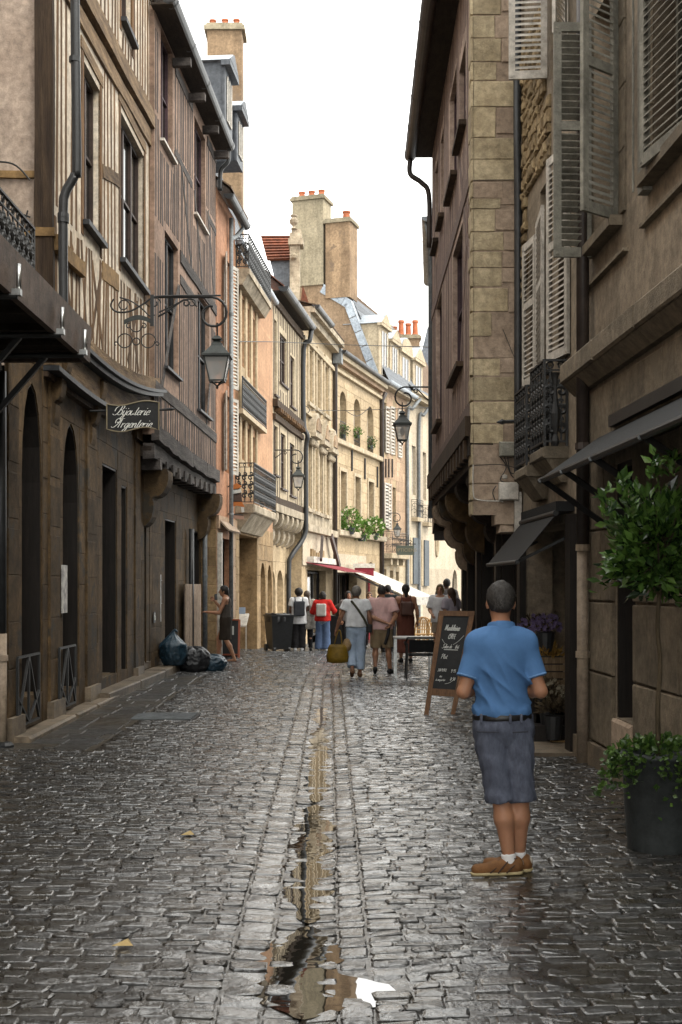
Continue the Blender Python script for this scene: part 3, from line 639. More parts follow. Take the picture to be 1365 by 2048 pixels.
m_poster = M('printed_paper', (.50, .48, .43), (.16, .15, .15), scale=9, bump=0, rough=.5)
def timber_house_ochre():
    f = Frame((-3.42, 14.2), (-3.30, 21.25), 'L')                  # jettied upper floors
    g = Frame((-3.52, 12.55), (-3.50, 21.3), 'L')                   # stone arcade below
    r = thing('ochre_timber_house', 'half-timbered house with ochre studs and cream infill above a dark stone arcade', 'house', (-3.5, 17, 0))
    U = f.u; Lf = f.L
    def zz(py, px, w=0): return f.z(py, f.u(px, w), w)
    W = []      # windows (u0,u1,z0,z1)
    u0, u1 = U(167), U(200); W.append((u0, u1, zz(462, 183), zz(150, 183)))
    u0, u1 = U(241), U(288); W.append((u0, u1, zz(545, 262), zz(262, 262)))
    u0, u1 = U(243), U(264); W.append((u0, u1, zz(58, 252), 12.2))
    zb0, zb1 = 4.92, 5.28                                         # sagging sill line of the jetty
    wall(f, 0, Lf, 4.75, 13.2, W).build('infill_wall', m_infill, r)
    mass(f, 0, Lf, 4.75, 13.2, 6).build('house_body', m_infill, r)
    for i, o in enumerate(W):
        wn = window(r, f, o, 2 if i != 1 else 3, 2, m_frame, m_glass, .12, .06, (.1, .07, m_greyframe), name='window')
        MB().fb(f, o[0]-.13, o[0], -.02, .012, o[2]-.2, o[3]+.1).build('jamb', m_studbrown, wn); MB().fb(f, o[1], o[1]+.13, -.02, .012, o[2]-.2, o[3]+.1).build('jamb', m_studbrown, wn)
        MB().fb(f, o[0]-.16, o[1]+.16, -.02, .018, o[3]+.101, o[3]+.26).build('lintel', m_beam, wn)
    def free(u, z):
        return all(not (o[0]-.2 < u < o[1]+.2 and o[2]-.15 < z < o[3]+.3) for o in W)
    # storey beams: thick jetty beam, mid rail, sill plate
    jz = lambda u: 9.02+.06*u                                      # big beam between storeys
    rail_beam(r, f, -.05, Lf+.05, jz(0)+.30, jz(Lf)+.30, .30, m_beam, 0, .10, jit=.03); rail_beam(r, f, -.05, Lf+.05, jz(0), jz(Lf), .26, m_beam, 0, .04, jit=.03)
    mz = 7.45
    rail_beam(r, f, U(200)+.15, U(241)-.15, mz+.1, mz+.35, .2, m_beam, 0, .02); rail_beam(r, f, U(200)+.15, U(241)-.15, 6.15, 6.25, .28, m_yellowbeam, 0, .015)
    rail_beam(r, f, U(288)+.1, Lf, 6.55, 6.65, .2, m_studbrown, 0, .015)
    rail_beam(r, f, -.02, U(167)-.15, 5.75, 5.8, .2, m_yellowbeam, 0, .08)
    # wall plate along the bottom, sagging in a curve
    sg = lambda u: 4.86+.40*(u/Lf)**2-.10*sin(pi*u/Lf); us = np.linspace(-.05, Lf+.05, 22)
    for k in range(4): a, b = Lf*k/4, Lf*(k+1)/4; sweep(f, [(u, -.02, sg(u)+random.gauss(0, .008)) for u in np.linspace(a, b, 7)], .2, .13).build('sill_plate', m_beam, r)
    for off, h, w0, th, nm, m_ in ((-.13, .05, -.05, .26, 'cornice_moulding', m_greyframe), (-.19, .06, -.05, .20, 'cornice_moulding', m_greyframe), (-.40, .33, -.15, .19, 'fascia_board', m_beam), (-.60, .06, -.2, .30, 'cornice_moulding', m_greyframe), (-.67, .06, -.25, .22, 'cornice_moulding', m_darkoak)):
        sweep(f, [(u, w0, sg(u)+off) for u in us], h, th).build(nm, m_, r)
    # studs of each storey
    for (za, zb, dens) in ((9.55, 13.1, .26), (6.3, 8.9, .27), (5.0, 6.1, .2)):
        u = .22
        while u < Lf-.05:
            a, b = za, zb+.06*u
            if za == 5.0: a = 4.95+.4*(u/Lf)**2; b = 6.05+.06*u
            zs = [a]; ok = [free(u, z) for z in np.linspace(a+.05, b-.05, 14)]
            # longest free run
            run = []; cur = None
            for z, k in zip(np.linspace(a, b, 14), ok):
                if k: cur = (cur[0], z) if cur else (z, z)
                else:
                    if cur: run.append(cur)
                    cur = None
            if cur: run.append(cur)
            for s, t in run:
                if t-s > .3: stud(r, f, u, s-.05, t+.05, random.uniform(.07, .125), m_studbrown, lean=random.gauss(0, .05 if za > 5.5 else .13))
            u += dens*random.uniform(.75, 1.25)
    for (a, b, za, zb) in ((.3, 1.0, 5.0, 6.0), (1.0, .35, 5.0, 6.0), (2.0, 2.7, 5.0, 6.1), (2.8, 2.1, 5.0, 6.1), (4.6, 5.4, 5.2, 6.3), (5.5, 4.7, 5.2, 6.3)):
        MB().beam(f.pt(a, 0, za), f.pt(b, 0, zb), .11, f.n, .008, 4, .012).build('brace', m_studbrown, r)
    # near end wall facing the viewer
    e = Frame((-4.9, 14.2), (-3.42, 14.2), 'L')
    wall(e, 0, e.L, 4.3, 13.2, []).build('end_wall', m_plaster, r)
    for a, b in ((.02, .26), (1.28, 1.52)): MB().beam(e.pt((a+b)/2, .0, 4.4), e.pt((a+b)/2, .0, 13.1), b-a, e.n, .07, 10, .012).build('corner_post', m_darkoak if a > 1 else m_greystud, r)
    rail_beam(r, e, .2, 1.53, 5.86, 5.86, .11, m_yellowbeam, 0, .09, jit=.002); rail_beam(r, e, .2, 1.3, 5.70, 5.70, .17, m_yellowbeam, 0, .05, jit=.004)
    rail_beam(r, e, .2, 1.3, 6.55, 6.55, .09, m_yellowbeam, 0, .04, jit=.004)
    cb = [catmull([e.pt(0, .1, 6.62), e.pt(.7, .12, 6.66), e.pt(1.05, .12, 6.64), e.pt(1.25, .12, 6.45)]), catmull([e.pt(.72, .1, 6.65), e.pt(.8, .1, 6.25), e.pt(1.0, .1, 6.12), e.pt(1.25, .1, 6.02)]),
          [e.pt(.5, .1, 9.2), e.pt(.72, .1, 6.6), e.pt(.98, .1, 5.3), e.pt(.96, .1, 4.8)], [e.pt(1.22, .1, 6.1), e.pt(1.0, .1, 5.3), e.pt(.95, .1, 4.7)]]
    for c in cb: MB().tube(c, .011, 6).build('cable', m_iron, r)
    # downpipe with a swan neck
    X = lambda px: (px-CX)/FPX*14.05
    pth = catmull([V(X(150), 14.05, 12.9), V(X(150), 14.05, 9), V(X(154), 14.05, 6.72), V(X(150), 14.05, 6.5), V(X(132), 14.05, 6.3), V(X(127), 14.05, 6.08), V(X(127), 14.05, 5.2), V(X(129), 14.05, 4.4)], 5)
    pipe(r, pth, .055, m_blackpipe, bands=[(X(150), 14.05, 7.85), (X(127), 14.05, 6.02), (X(127), 14.05, 5.97)])
    # ---- stone ground floor
    GU = g.u
    ops = [(GU(44), GU(84), .45, 4.0, 1.1), (GU(126), GU(158), .35, 3.8, 1.0), (GU(205), GU(234), .33, 3.5, 0), (GU(243), GU(254), .33, 3.3, 0), (GU(293), GU(300), .3, 3.3, 0)]
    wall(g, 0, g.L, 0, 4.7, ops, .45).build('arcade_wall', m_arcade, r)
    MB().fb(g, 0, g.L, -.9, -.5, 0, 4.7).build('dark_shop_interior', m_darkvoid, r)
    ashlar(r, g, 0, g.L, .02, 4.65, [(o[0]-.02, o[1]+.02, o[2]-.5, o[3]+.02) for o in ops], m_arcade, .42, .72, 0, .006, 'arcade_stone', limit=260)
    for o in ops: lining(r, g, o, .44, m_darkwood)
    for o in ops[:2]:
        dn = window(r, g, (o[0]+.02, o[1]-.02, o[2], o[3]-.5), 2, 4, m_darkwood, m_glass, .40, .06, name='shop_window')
    # projecting pilasters between the bays
    for px, wd in ((22, .42), (106, .5), (180, .6), (273, .5)):
        u = GU(px); pl = MB(); pl.fb(g, u-wd/2, u+wd/2, 0, .03, .3, 4.6); q = pl.build('pilaster', m_arcade, r)
        MB().fb(g, u-wd/2-.05, u+wd/2+.05, 0, .09, 0, .3).build('plinth', m_step, q)
        for z in (.8, 1.3, 1.8, 2.3, 2.9, 3.5, 4.1): MB().block(g, u-wd/2+.005, u+wd/2-.005, z-.49, z, .028, .036, .005, .002).build('stone', m_arcade, q)
        MB().fb(g, u-wd/2-.06, u+wd/2+.06, 0, .07, 4.18, 4.4).build('capital', m_arcade, q)
    for u in (GU(106), GU(180)): corbel(r, g, u, .26, 0, .22, 3.6, 4.55, m_arcade)
    for k, (a, b) in enumerate(((0, 2.2), (2.3, 3.5), (3.55, 5.2))): MB().block(Frame((-3.5, 12.6), (-3.5, 22), 'L'), a, b, 0, .10, 0, .24, .02, .006).build('threshold_stone', m_step, r)
    # low iron gates across the two openings
    for (p0, p1) in ((47, 89), (129, 160)):
        a = GU(p0, .12); b = GU(p1, .12); q = MB(); z0, z1 = .18, .92
        for s, t in (((a, z1), (b, z1)), ((a, z0), (b, z0)), ((a, z0), (a, z1)), ((b, z0), (b, z1)), ((a, z0), ((a+b)/2, z1)), (((a+b)/2, z0), ((a+b)/2, z1)), ((b, z0), ((a+b)/2, z1)), ((a, .5), ((a+b)/2, z0)), ((b, .5), ((a+b)/2, z0))):
            q.bar(g.pt(s[0], .06, s[1]), g.pt(t[0], .06, t[1]), .026)
        q.build('iron_gate', m_iron, r)
    for px, z0, z1 in ((125, 1.35, 1.95), (322, 1.0, 1.9)):
        u = GU(px, .05); MB().fb(g, u-.02, u+.28, .04, .05, z0, z1).build('notice_board', m_poster, r)
    return r, f, g
ochre, fA, gA = timber_house_ochre()

def front_steps():
    a = thing('stone_steps', 'low worn stone steps along the dark left arcade by the rubbish bags', 'steps', (-3.3, 21, 0))
    f = Frame((-3.28, 17.0), (-3.02, 26.2), 'L')
    for k in range(4): MB().block(f, f.L*k/4+.004, f.L*(k+1)/4-.004, 0, .17, -.9, .0, .02, .006).build('step', m_step, a)
    for k in range(3): MB().block(f, 1.6+2.2*k, 3.78+2.2*k, .172, .33, -.9, -.36, .02, .006).build('step', m_step, a)
front_steps()

def timber_house_grey():
    f = Frame((-3.22, 20.7), (-2.86, 27.4), 'L'); g = Frame((-3.55, 21.3), (-3.2, 27.4), 'L'); U = f.u; Lf = f.L
    r = thing('grey_timber_house', 'half-timbered house with dark grey studs, rosy infill and a long black gutter', 'house', (-3.3, 24, 0))
    zz = lambda py, px: f.z(py, f.u(px))
    W = [(U(322), U(346), zz(300, 334), zz(80, 334)), (U(389), U(411), zz(445, 400), zz(255, 400)), (U(330), U(357), zz(745, 344), zz(480, 344)), (U(396), U(419), zz(828, 408), zz(600, 408))]
    wall(f, 0, Lf, 4.3, 11.7, W).build('infill_wall', m_pinkfill, r); mass(f, 0, Lf, 4.3, 11.7).build('house_body', m_pinkfill, r)
    for i, o in enumerate(W): window(r, f, o, 2, 2, m_greyframe if i > 1 else m_plum, m_glass, .12, .05, (.08, .05, m_whitepaint if i < 2 else m_greyframe))
    free = lambda u, z: all(not (o[0]-.1 < u < o[1]+.1 and o[2]-.12 < z < o[3]+.08) for o in W)
    for z0, z1, h, th in ((8.05, 7.95, .24, .03), (7.62, 7.5, .20, .02), (9.9, 9.75, .16, .012), (5.15, 5.05, .22, .025), (11.4, 11.4, .2, .02)):
        u = 0; n = 12                                               # beams run between the windows
        segs = []; cur = None
        for k in range(41):
            uu = Lf*k/40; zc = z0+(z1-z0)*k/40
            if free(uu, zc): cur = (cur[0], uu) if cur else (uu, uu)
            elif cur: segs.append(cur); cur = None
        if cur: segs.append(cur)
        for a, b in segs:
            if b-a > .9: rail_beam(r, f, a, b, z0+(z1-z0)*a/Lf, z0+(z1-z0)*b/Lf, h, m_greybeam, 0, th, jit=.015)
    for za, zb, dens in ((9.95, 11.35, .2), (8.1, 9.85, .2), (5.2, 7.45, .2), (4.35, 5.0, .19)):
        u = .1
        while u < Lf-.03:
            run = []; cur = None
            for z in np.linspace(za, zb, 12):
                if free(u, z): cur = (cur[0], z) if cur else (z, z)
                elif cur: run.append(cur); cur = None
            if cur: run.append(cur)
            for s, t in run:
                if t-s > .25: stud(r, f, u, s, t, random.uniform(.07, .12), m_greystud, lean=random.gauss(0, .03))
            u += dens*random.uniform(.75, 1.25)
    for a, b, za, zb in ((.6, 2.2, 5.2, 7.4), (3.6, 2.5, 8.1, 9.8), (5.4, 6.5, 5.2, 7.4), (4.9, 3.9, 8.1, 9.8), (6.5, 5.6, 8.2, 9.9)):
        MB().beam(f.pt(a, 0, za), f.pt(b, 0, zb), .15, f.n, .012, 5, .012).build('brace', m_greybeam, r)
    # jetty: heavy weathered bressummer and joist ends
    for k in range(4):
        a, b = Lf*k/4, Lf*(k+1)/4; z = lambda u: 4.32-.02*u-.05*sin(pi*u/Lf)
        MB().beam(f.pt(a, -.05, z(a)), f.pt(b, -.05, z(b)), .30, f.n, .15, 4, .02).build('bressummer', m_greybeam, r)
        MB().beam(f.pt(a, -.2, z(a)-.30), f.pt(b, -.2, z(b)-.30), .26, f.n, .22, 4, .02).build('bressummer', m_greybeam, r)
    for k in range(11): u = .3+k*.6; MB().fb(f, u, u+.18, -.7, .04, 3.72, 3.92).build('joist_end', m_greybeam, r)
    MB().fb(f, 0, Lf, -.9, -.05, 3.93, 4.1).build('soffit', m_soffit, r)
    # ground floor
    GU = g.u; ops = [(GU(330), GU(352), .15, 3.0, 0), (GU(386), GU(400), .05, 2.9, 0)]
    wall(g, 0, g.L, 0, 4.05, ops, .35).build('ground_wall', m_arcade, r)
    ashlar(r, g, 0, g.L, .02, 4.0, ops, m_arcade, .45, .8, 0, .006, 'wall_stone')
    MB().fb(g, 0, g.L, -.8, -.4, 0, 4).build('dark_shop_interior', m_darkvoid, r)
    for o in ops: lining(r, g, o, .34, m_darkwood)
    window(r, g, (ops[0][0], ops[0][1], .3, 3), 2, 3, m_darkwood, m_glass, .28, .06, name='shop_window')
    for u in (.15, g.L-.2): corbel(r, g, u, .42, 0, .5, 2.7, 3.75, m_arcade, lobes=2)
    # eaves, gutter, brackets
    a, b = f.pt(-.2, .30, 11.75), f.pt(Lf+.1, .30, 11.75); gutter(r, a, b, .13, m_blackpipe)
    rf = MB().add([f.pt(-.2, .42, 11.74), f.pt(Lf, .42, 11.74), f.pt(Lf, -4, 15.6), f.pt(-.2, -4, 15.6)], [(0, 1, 2, 3)]).build('roof', m_oldtile, r)
    tiles(r, f, slope(f, -.2, Lf, .36, 11.8, -4, 15.7, 14), m_oldtile, parent=rf)
    MB().fb(f, -.2, Lf, -.02, .36, 11.62, 11.66).build('eaves_board', m_soffit, r)
    for u in (1.6, 3.2, 4.9, 6.4): MB().fb(f, u, u+.12, 0, .34, 11.35, 11.5).build('rafter_foot', m_greybeam, r)
    e = f.pt(Lf, .3, 11.6); pipe(r, catmull([e, f.pt(Lf-.02, .28, 11.35), f.pt(Lf-.02, .12, 11.15), f.pt(Lf+.0, .10, 10.7)], 5), .05, m_blackpipe)
    d = MB(); c = f.pt(.9, -1.3, 0); dm = MB().fb(f, .4, 1.5, -2.4, -.5, 12.4, 14.6).build('dormer', m_plum, r); MB().fb(f, .3, 1.6, -2.5, -.4, 14.6, 14.75).build('dormer_roof', m_slate, dm)
    pipe(r, [g.pt(GU(374), .1, 0), g.pt(GU(374), .1, 2.9)], .055, m_blackpipe)
    pipe(r, [g.pt(g.L-.15, .12, 0), g.pt(g.L-.15, .12, 3.7)], .055, m_leadpipe, bands=[g.pt(g.L-.15, .12, 1.9)])
    # wheelchair plate beside the door
    u = GU(308, .03); q = MB().fb(g, u, u+.17, .02, .03, 1.0, 1.2).build('access_plate', m_iron, r)
    return r, f, g
greyh, fB, gB = timber_house_grey()
# ---------------------------------------------------------------- right side
fR = Frame((2.61, 4.0), (2.245, 14.86), 'R')
def shuttered_house():
    """the rendered house with the stone ledge, grey shutters and shopfront"""
    f = Frame((fR.pt(0, 0, 0).x, 4.0), (fR.pt(7.8, 0, 0).x, fR.pt(7.8, 0, 0).y), 'R'); Lf = f.L; U = f.u
    r = thing('rendered_house', 'brown rendered house with grey louvred shutters and a stone ledge above the shop', 'house', (2.5, 9, 0))
    W = [(U(1241), U(1189), 4.86, 7.0), (4.2, 5.32, 4.9, 7.1)]
    S = [(U(1272), U(1232), .55, 2.75), (1.6, 4.55, .5, 2.8)]      # shop windows
    wall(f, 0, Lf, 0, 10.2, W+S, .3).build('wall', m_r1render, r); mass(f, 0, Lf, 0, 10.2).build('house_body', m_r1render, r)
    for o in W:
        wn = window(r, f, o, 2, 3, m_shutgrey, m_glasspale, .2, .06, (.12, .09, m_r1stone))
        for a, b in ((o[0]-.2, o[0]), (o[1], o[1]+.2)):
            for k in range(4): MB().block(f, a+.003, b-.003, o[2]+k*.54, o[2]+k*.54+.535, -.02, .02, .008, .003).build('jamb_stone', m_r1stone, wn)
        MB().fb(f, o[0]-.25, o[1]+.25, 0, .05, o[2]-.36, o[2]-.33).build('drip_mould', m_r1stone, wn)
    MB().box(2.62, 9, -4, 3.98, -.05, 10.2).build('unseen_light_block', m_r1render, r)  # added out of view to cut skylight and sun on this side
    # grey shutters, half open across the street
    z0, z1 = 4.76, 6.95
    h = f.pt(U(1189), .03, 0); shutter(r, (h.x, h.y), (1.985, 11.2), z0, z1, m_shutgrey, .062, tilt=1)
    h = f.pt(U(1241), .03, 0); shutter(r, (2.01, 10.02), (h.x, h.y), 4.83, 7.1, m_shutgrey, .062, tilt=1)
    h = f.pt(4.2, .03, 0); shutter(r, (2.285, 9.12), (h.x, h.y), 4.87, 7.15, m_shutgrey, .062, tilt=1)
    h = f.pt(5.42, .02, 0); MB().fb(f, 5.36, 5.5, .0, .08, 4.78, 7.2).build('shutter_frame', m_shutgrey, r)
    MB().tube([f.pt(5.48, .12, 4.8), f.pt(5.48, .12, 7.2)], .009, 6).build('espagnolette', m_shutgrey, r)
    # stone ledge
    for k in range(6):
        a, b = Lf*k/6, Lf*(k+1)/6
        MB().hexa([f.pt(a, 0, 3.55), f.pt(b-.004, 0, 3.55), f.pt(b-.004, .06, 3.55), f.pt(a, .06, 3.55), f.pt(a, 0, 3.66), f.pt(b-.004, 0, 3.66), f.pt(b-.004, .17, 3.66), f.pt(a, .17, 3.66)]).build('ledge_stone', m_r1stone, r)
        MB().block(f, a, b-.004, 3.662, 3.86, 0, .2, .02, .005).build('ledge_stone', m_r1stone, r)
    # dressed stone shop front
    ashlar(r, f, 0, Lf, .25, 3.5, [(o[0]-.01, o[1]+.01, o[2]-.45, o[3]) for o in S], m_r1stone, .66, .8, 0, .035, 'shop_stone', gap=.02, jit=.005)
    MB().fb(f, 0, Lf, 0, .07, 0, .24).build('plinth', m_step, r)
    for o in S:
        lining(r, f, o, .29, m_darkwood, .05)
        window(r, f, o, 1 if o[1]-o[0] < 2 else 3, 1, m_darkwood, m_glass, .2, .08, name='shop_window')
        MB().block(f, o[0]+.01, o[1]-.01, .06, o[2]-.01, -.05, .05, .02, .004).build('stall_riser', m_quoinpink, r)
    # pipe at the party wall
    u = U(1166, .1); pipe(r, [f.pt(u, .1, 2.08), f.pt(u, .1, 9.8)], .062, m_brownpipe, bands=[f.pt(u, .1, 3.0)])
    pipe(r, [f.pt(u, .1, .02), f.pt(u, .1, 2.12)], .056, m_creampipe, bands=[f.pt(u, .1, 1.05), f.pt(u, .1, 2.05)])
    # long awning
    g = f; A = lambda u, w, z: f.pt(u, w, z)
    ua, ub = 1.2, U(1083, .55)
    aw = MB().hexa([A(ua, .02, 3.04), A(ub, .02, 3.04), A(ub, .56, 2.66), A(ua, .56, 2.66), A(ua, .02, 3.05), A(ub, .02, 3.05), A(ub, .56, 2.67), A(ua, .56, 2.67)]).build('awning', m_black, r)
    MB().tube([A(ua, .56, 2.65), A(ub, .56, 2.65)], .028, 8).build('awning_bar', m_iron, aw); MB().fb(f, ua, ub-.6, 0, .09, 3.06, 3.16).build('awning_box', m_iron, aw)
    for u in (ub-.12, ub-1.0, ub-2.0, ub-3.3):
        MB().bar(A(u, .55, 2.64), A(u-.35, .04, 2.2), .045).build('awning_arm', m_black, aw); MB().tube([A(u-.01, .585, 2.64), A(u+.01, .585, 2.64)], .016, 8).build('awning_joint', m_leadpipe, aw)
    return r, f
rendh, fR1 = shuttered_house()
def balcony_house_right():
    p0 = fR.pt(7.82, 0, 0); p1 = fR.pt(fR.L, 0, 0); f = Frame((p0.x, p0.y), (p1.x, p1.y), 'R'); Lf = f.L; U = f.u
    r = thing('white_shutter_house', 'narrow stone house with chalky white shutters and two small cast iron balconies', 'house', (2.3, 13.3, 0))
    W = [(.38, .96, 4.05, 6.2), (1.28, 1.94, 4.05, 6.2), (.5, 1.4, 7.25, 9.4)]
    S = [(.25, Lf-.12, .05, 2.35)]
    wall(f, 0, Lf, 0, 10.3, W+S, .35).build('wall', m_r1render, r); mass(f, 0, Lf, 0, 10.3).build('house_body', m_r1render, r)
    MB().fb(f, -.05, Lf, -1.2, -.9, 0, 3).build('dark_shop_interior', m_darkvoid, r)
    for o in W: window(r, f, o, 2, 3, m_shutwhite, m_glasspale, .22, .055)
    # rubble patch above the balconies
    rb = random.Random(4); z = 5.2
    while z < 8.2:
        hh = rb.uniform(.10, .17); u = 1.32
        while u < 2.9:
            l = rb.uniform(.12, .26)
            if not (z > 7.05 and u < 1.5) and not (z < 6.3 and u < 2.6): MB().block(f, u, u+l-.015, z, z+hh-.015, 0, .03+rb.uniform(0, .03), .02, .008).build('rubble_stone', m_rubble, r)
            u += l
        z += hh
    # shutters
    def sh(u, ang, wd, z0, z1, **k):
        h = f.pt(u, .03, 0); d = f.n*cos(R(ang))+f.d*sin(R(ang)); e = h+d*wd
        a, b = sorted((h, e), key=lambda q: q.x); shutter(r, (a.x, a.y), (b.x, b.y), z0, z1, m_shutwhite, .06, **k)
    sh(1.40, 8, .42, 7.28, 9.4); sh(.5, -62, .42, 7.2, 9.4)
    sh(.36, 80, .56, 4.05, 6.2); sh(1.98, -84, .70, 4.05, 5.85); sh(2.04, 84, .5, 4.05, 5.75)
    # two French balconies on stone brackets
    for (a, b, zb) in ((.45, 1.2, 3.12), (1.42, 2.15, 3.02)):
        bl = MB().block(f, a, b, zb-.12, zb, 0, .27, .02, .004).build('balcony', m_r1stone, r)
        MB().hexa([f.pt(a+.1, 0, zb-.36), f.pt(b-.1, 0, zb-.36), f.pt(b-.1, .06, zb-.36), f.pt(a+.1, .06, zb-.36), f.pt(a+.02, 0, zb-.121), f.pt(b-.02, 0, zb-.121), f.pt(b-.02, .24, zb-.121), f.pt(a+.02, .24, zb-.121)]).build('bracket', m_r1stone, bl)
        railing(bl, [f.pt(a+.02, .02, zb), f.pt(a+.02, .25, zb), f.pt(b-.02, .25, zb), f.pt(b-.02, .02, zb)], .88, m_iron, 1, pitch=.13, r=.013)
        q = MB().lathe([(.03, zb), (.045, zb+.05), (.025, zb+.12), (.045, zb+.22), (.055, zb+.33), (.03, zb+.45), (.022, zb+.6), (.03, zb+.7), (.05, zb+.75)], f.pt(a+.02, .14, 0).to_tuple()[:2]+(0,), 10).build('cast_post', m_iron, bl)
    # second awning, lower, over the flower shop
    B = lambda u, w, z: f.pt(u, w, z); n0, n1 = .2, 2.1
    aw = MB().hexa([B(n0, .19, 2.40), B(n1, .19, 2.40), B(n1, .58, 1.93), B(n0, .58, 1.93), B(n0, .19, 2.41), B(n1, .19, 2.41), B(n1, .58, 1.94), B(n0, .58, 1.94)]).build('awning', m_black, r)
    MB().tube([B(n0, .19, 2.42), B(n1, .19, 2.42)], .03, 8).build('awning_bar', m_iron, aw); MB().tube([B(n0, .58, 1.93), B(n1, .58, 1.93)], .022, 8).build('awning_bar', m_iron, aw)
    MB().fb(f, n0, n1, 0, .19, 2.44, 2.54).build('awning_box', m_black, aw)
    for u in (n0+.1, n1-.1): MB().bar(B(u, .57, 1.93), B(u, .02, 2.2), .03).build('awning_arm', m_iron, aw)
    MB().fb(f, -.02, .2, -.02, .1, .02, 2.4).build('shop_post', m_darkwood, r); MB().fb(f, Lf-.14, Lf-.02, -.02, .06, .02, 2.4).build('shop_post', m_darkwood, r)
    MB().block(f, -.1, 1.6, 0, .06, 0, .55, .02, .006).build('threshold_stone', m_step, r)
    pipe(r, catmull([f.pt(Lf-.12, .07, 10), f.pt(Lf-.1, .08, 8), f.pt(Lf-.16, .09, 7.1), f.pt(Lf-.1, .07, 6), f.pt(Lf-.08, .07, 3)], 5), .05, m_blackpipe)
    return r, f
bhr, fR1b = balcony_house_right()
def stone_corner_house():
    f = Frame((1.64, 14.9), (1.755, 23.1), 'R')                      # jettied timber front along the street
    e = Frame((1.64, 14.9), (2.26, 14.9), 'R'); e.n = Vector((0, -1, 0))   # stone end wall facing the viewer
    g = Frame((2.32, 14.95), (2.36, 23.1), 'R'); U = f.u; Lf = f.L
    r = thing('stone_corner_house', 'mauve half-timbered house jutting out with a yellow stone quoined end wall', 'house', (1.9, 18, 0))
    # end wall stones, course by course as seen: (top, bottom, right end of the yellow stone, tone)
    zy = lambda py: CH+(HY-py)/FPX*14.88
    X = lambda px: (px-CX)/FPX*14.88
    cs = [(-90, 28, 1003, 0), (31, 74, 990, 0), (76, 121, 1003, 0), (124, 159, 993, 0), (162, 212, 1037, 0), (214, 274, 992, 0), (276, 317, 1037, 0), (319, 360, 1036, 0), (364, 394, 1006, 2), (397, 416, 1001, 0), (419, 462, 990, 0), (464, 500, 1007, 0),
          (503, 534, 1004, 0), (536, 572, 1004, 0), (576, 622, 1016, 0), (625, 671, 984, 0), (674, 715, 1030, 2), (717, 750, 1000, 0), (754, 800, 1032, 0), (804, 846, 1040, 0), (849, 886, 1007, 0), (889, 929, 997, 1), (933, 966, 1040, 1), (969, 1000, 1002, 1), (1003, 1030, 995, 1)]
    ew = MB(); p = e.pt; bott = zy(1046); PX1 = 1046
    ew.fb(e, 0, e.L+.02, -.5, 0, zy(1003), 10.2); ew.build('end_wall', m_quoinpink, r)
    for t, b, x1, tone in cs:
        a = X(x1)-1.64
        MB().block(e, .004, a, zy(b), zy(t), .001, .006+random.uniform(0, .006), .004, .006).build('quoin', (m_quoin, m_quoinpink, m_quoinpink)[tone], r)
        if a < e.L-.06 and tone == 0 and random.random() < .7: MB().block(e, a+.012, e.L+.01, zy(b)+random.uniform(-.02, .05), zy(t), .001, .015, .006, .004).build('render_panel', m_quoinpink, r)
        # the quoin returns along the street front
        rt = .16 if random.random() < .5 else .3
        MB().block(f, -.02, rt, zy(b), zy(t), .001, .03, .012, .006).build('quoin', m_quoin, r)
    # broken lower edge
    for (x0, x1, t, b) in ((945, 985, 1030, 1000), (985, 1040, 1040, 1000), (990, 1038, 1062, 1030)): pass
    for x0, x1, t, b in ((990, 1040, 1003, 1050), (1000, 1030, 1050, 1066)): MB().block(e, X(x0)-1.64, X(x1)-1.64, zy(b), zy(t), -.3, .01, .02, .012).build('quoin', m_quoinpink, r)
    # timber front
    zz = lambda py, px: f.z(py, f.u(px))
    W = [(U(932), U(919), zz(268, 926), zz(110, 926)), (U(914), U(900), zz(372, 907), zz(165, 907)), (U(888), U(882), zz(440, 885), zz(270, 885)), (U(877), U(871), zz(490, 874), zz(330, 874)),
         (U(926), U(906), zz(745, 916), zz(478, 916)), (U(884), U(873), zz(850, 878), zz(600, 878))]
    wall(f, .3, Lf, 3.7, 10.0, W).build('infill_wall', m_mauvefill, r)
    b = MB(); q = f.pt; b.quad(q(Lf, 0, 3.6), q(Lf, -6, 3.6), q(Lf, -6, 10.2), q(Lf, 0, 10.2)); b.quad(q(0, 0, 10.05), q(Lf, 0, 10.05), q(Lf, -6, 10.05), q(0, -6, 10.05)); b.quad(q(.3, -.5, 3.7), q(Lf, -.5, 3.7), q(Lf, -.5, 10), q(.3, -.5, 10)); b.quad(q(Lf, -6, 3.6), q(0, -6, 3.6), q(0, -6, 10.2), q(Lf, -6, 10.2))
    b.build('house_body', m_mauvefill, r)
    for o in W: window(r, f, o, 2, 2, m_plum, m_plum if o[2] < 7 and False else m_glass, .1, .05, (.1, .07, m_darkoak))
    free = lambda u, z: all(not (o[0]-.08 < u < o[1]+.08 and o[2]-.1 < z < o[3]+.06) for o in W)
    for za, zb, dens in ((7.0, 9.9, .2), (4.05, 6.75, .2)):
        u = .42
        while u < Lf-.05:
            run = []; cur = None
            for z in np.linspace(za, zb, 16):
                if free(u, z): cur = (cur[0], z) if cur else (z, z)
                elif cur: run.append(cur); cur = None
            if cur: run.append(cur)
            for s, t in run:
                if t-s > .25: stud(r, f, u, s, t, random.uniform(.07, .12), m_mauvestud, lean=random.gauss(0, .02), th=.005)
            u += dens*random.uniform(.75, 1.2)
    for z, h in ((6.88, .22), (3.92, .22)): rail_beam(r, f, .3, Lf, z, z, h, m_mauvestud, 0, .02)
    for a, bb, za, zb in ((.4, 2.1, 5.7, 7.9), (2.2, .6, 4.05, 6.7), (6.2, 7.8, 4.05, 6.7)): MB().beam(f.pt(a, 0, za), f.pt(bb, 0, zb), .14, f.n, .010, 5, .012).build('brace', m_mauvestud, r)
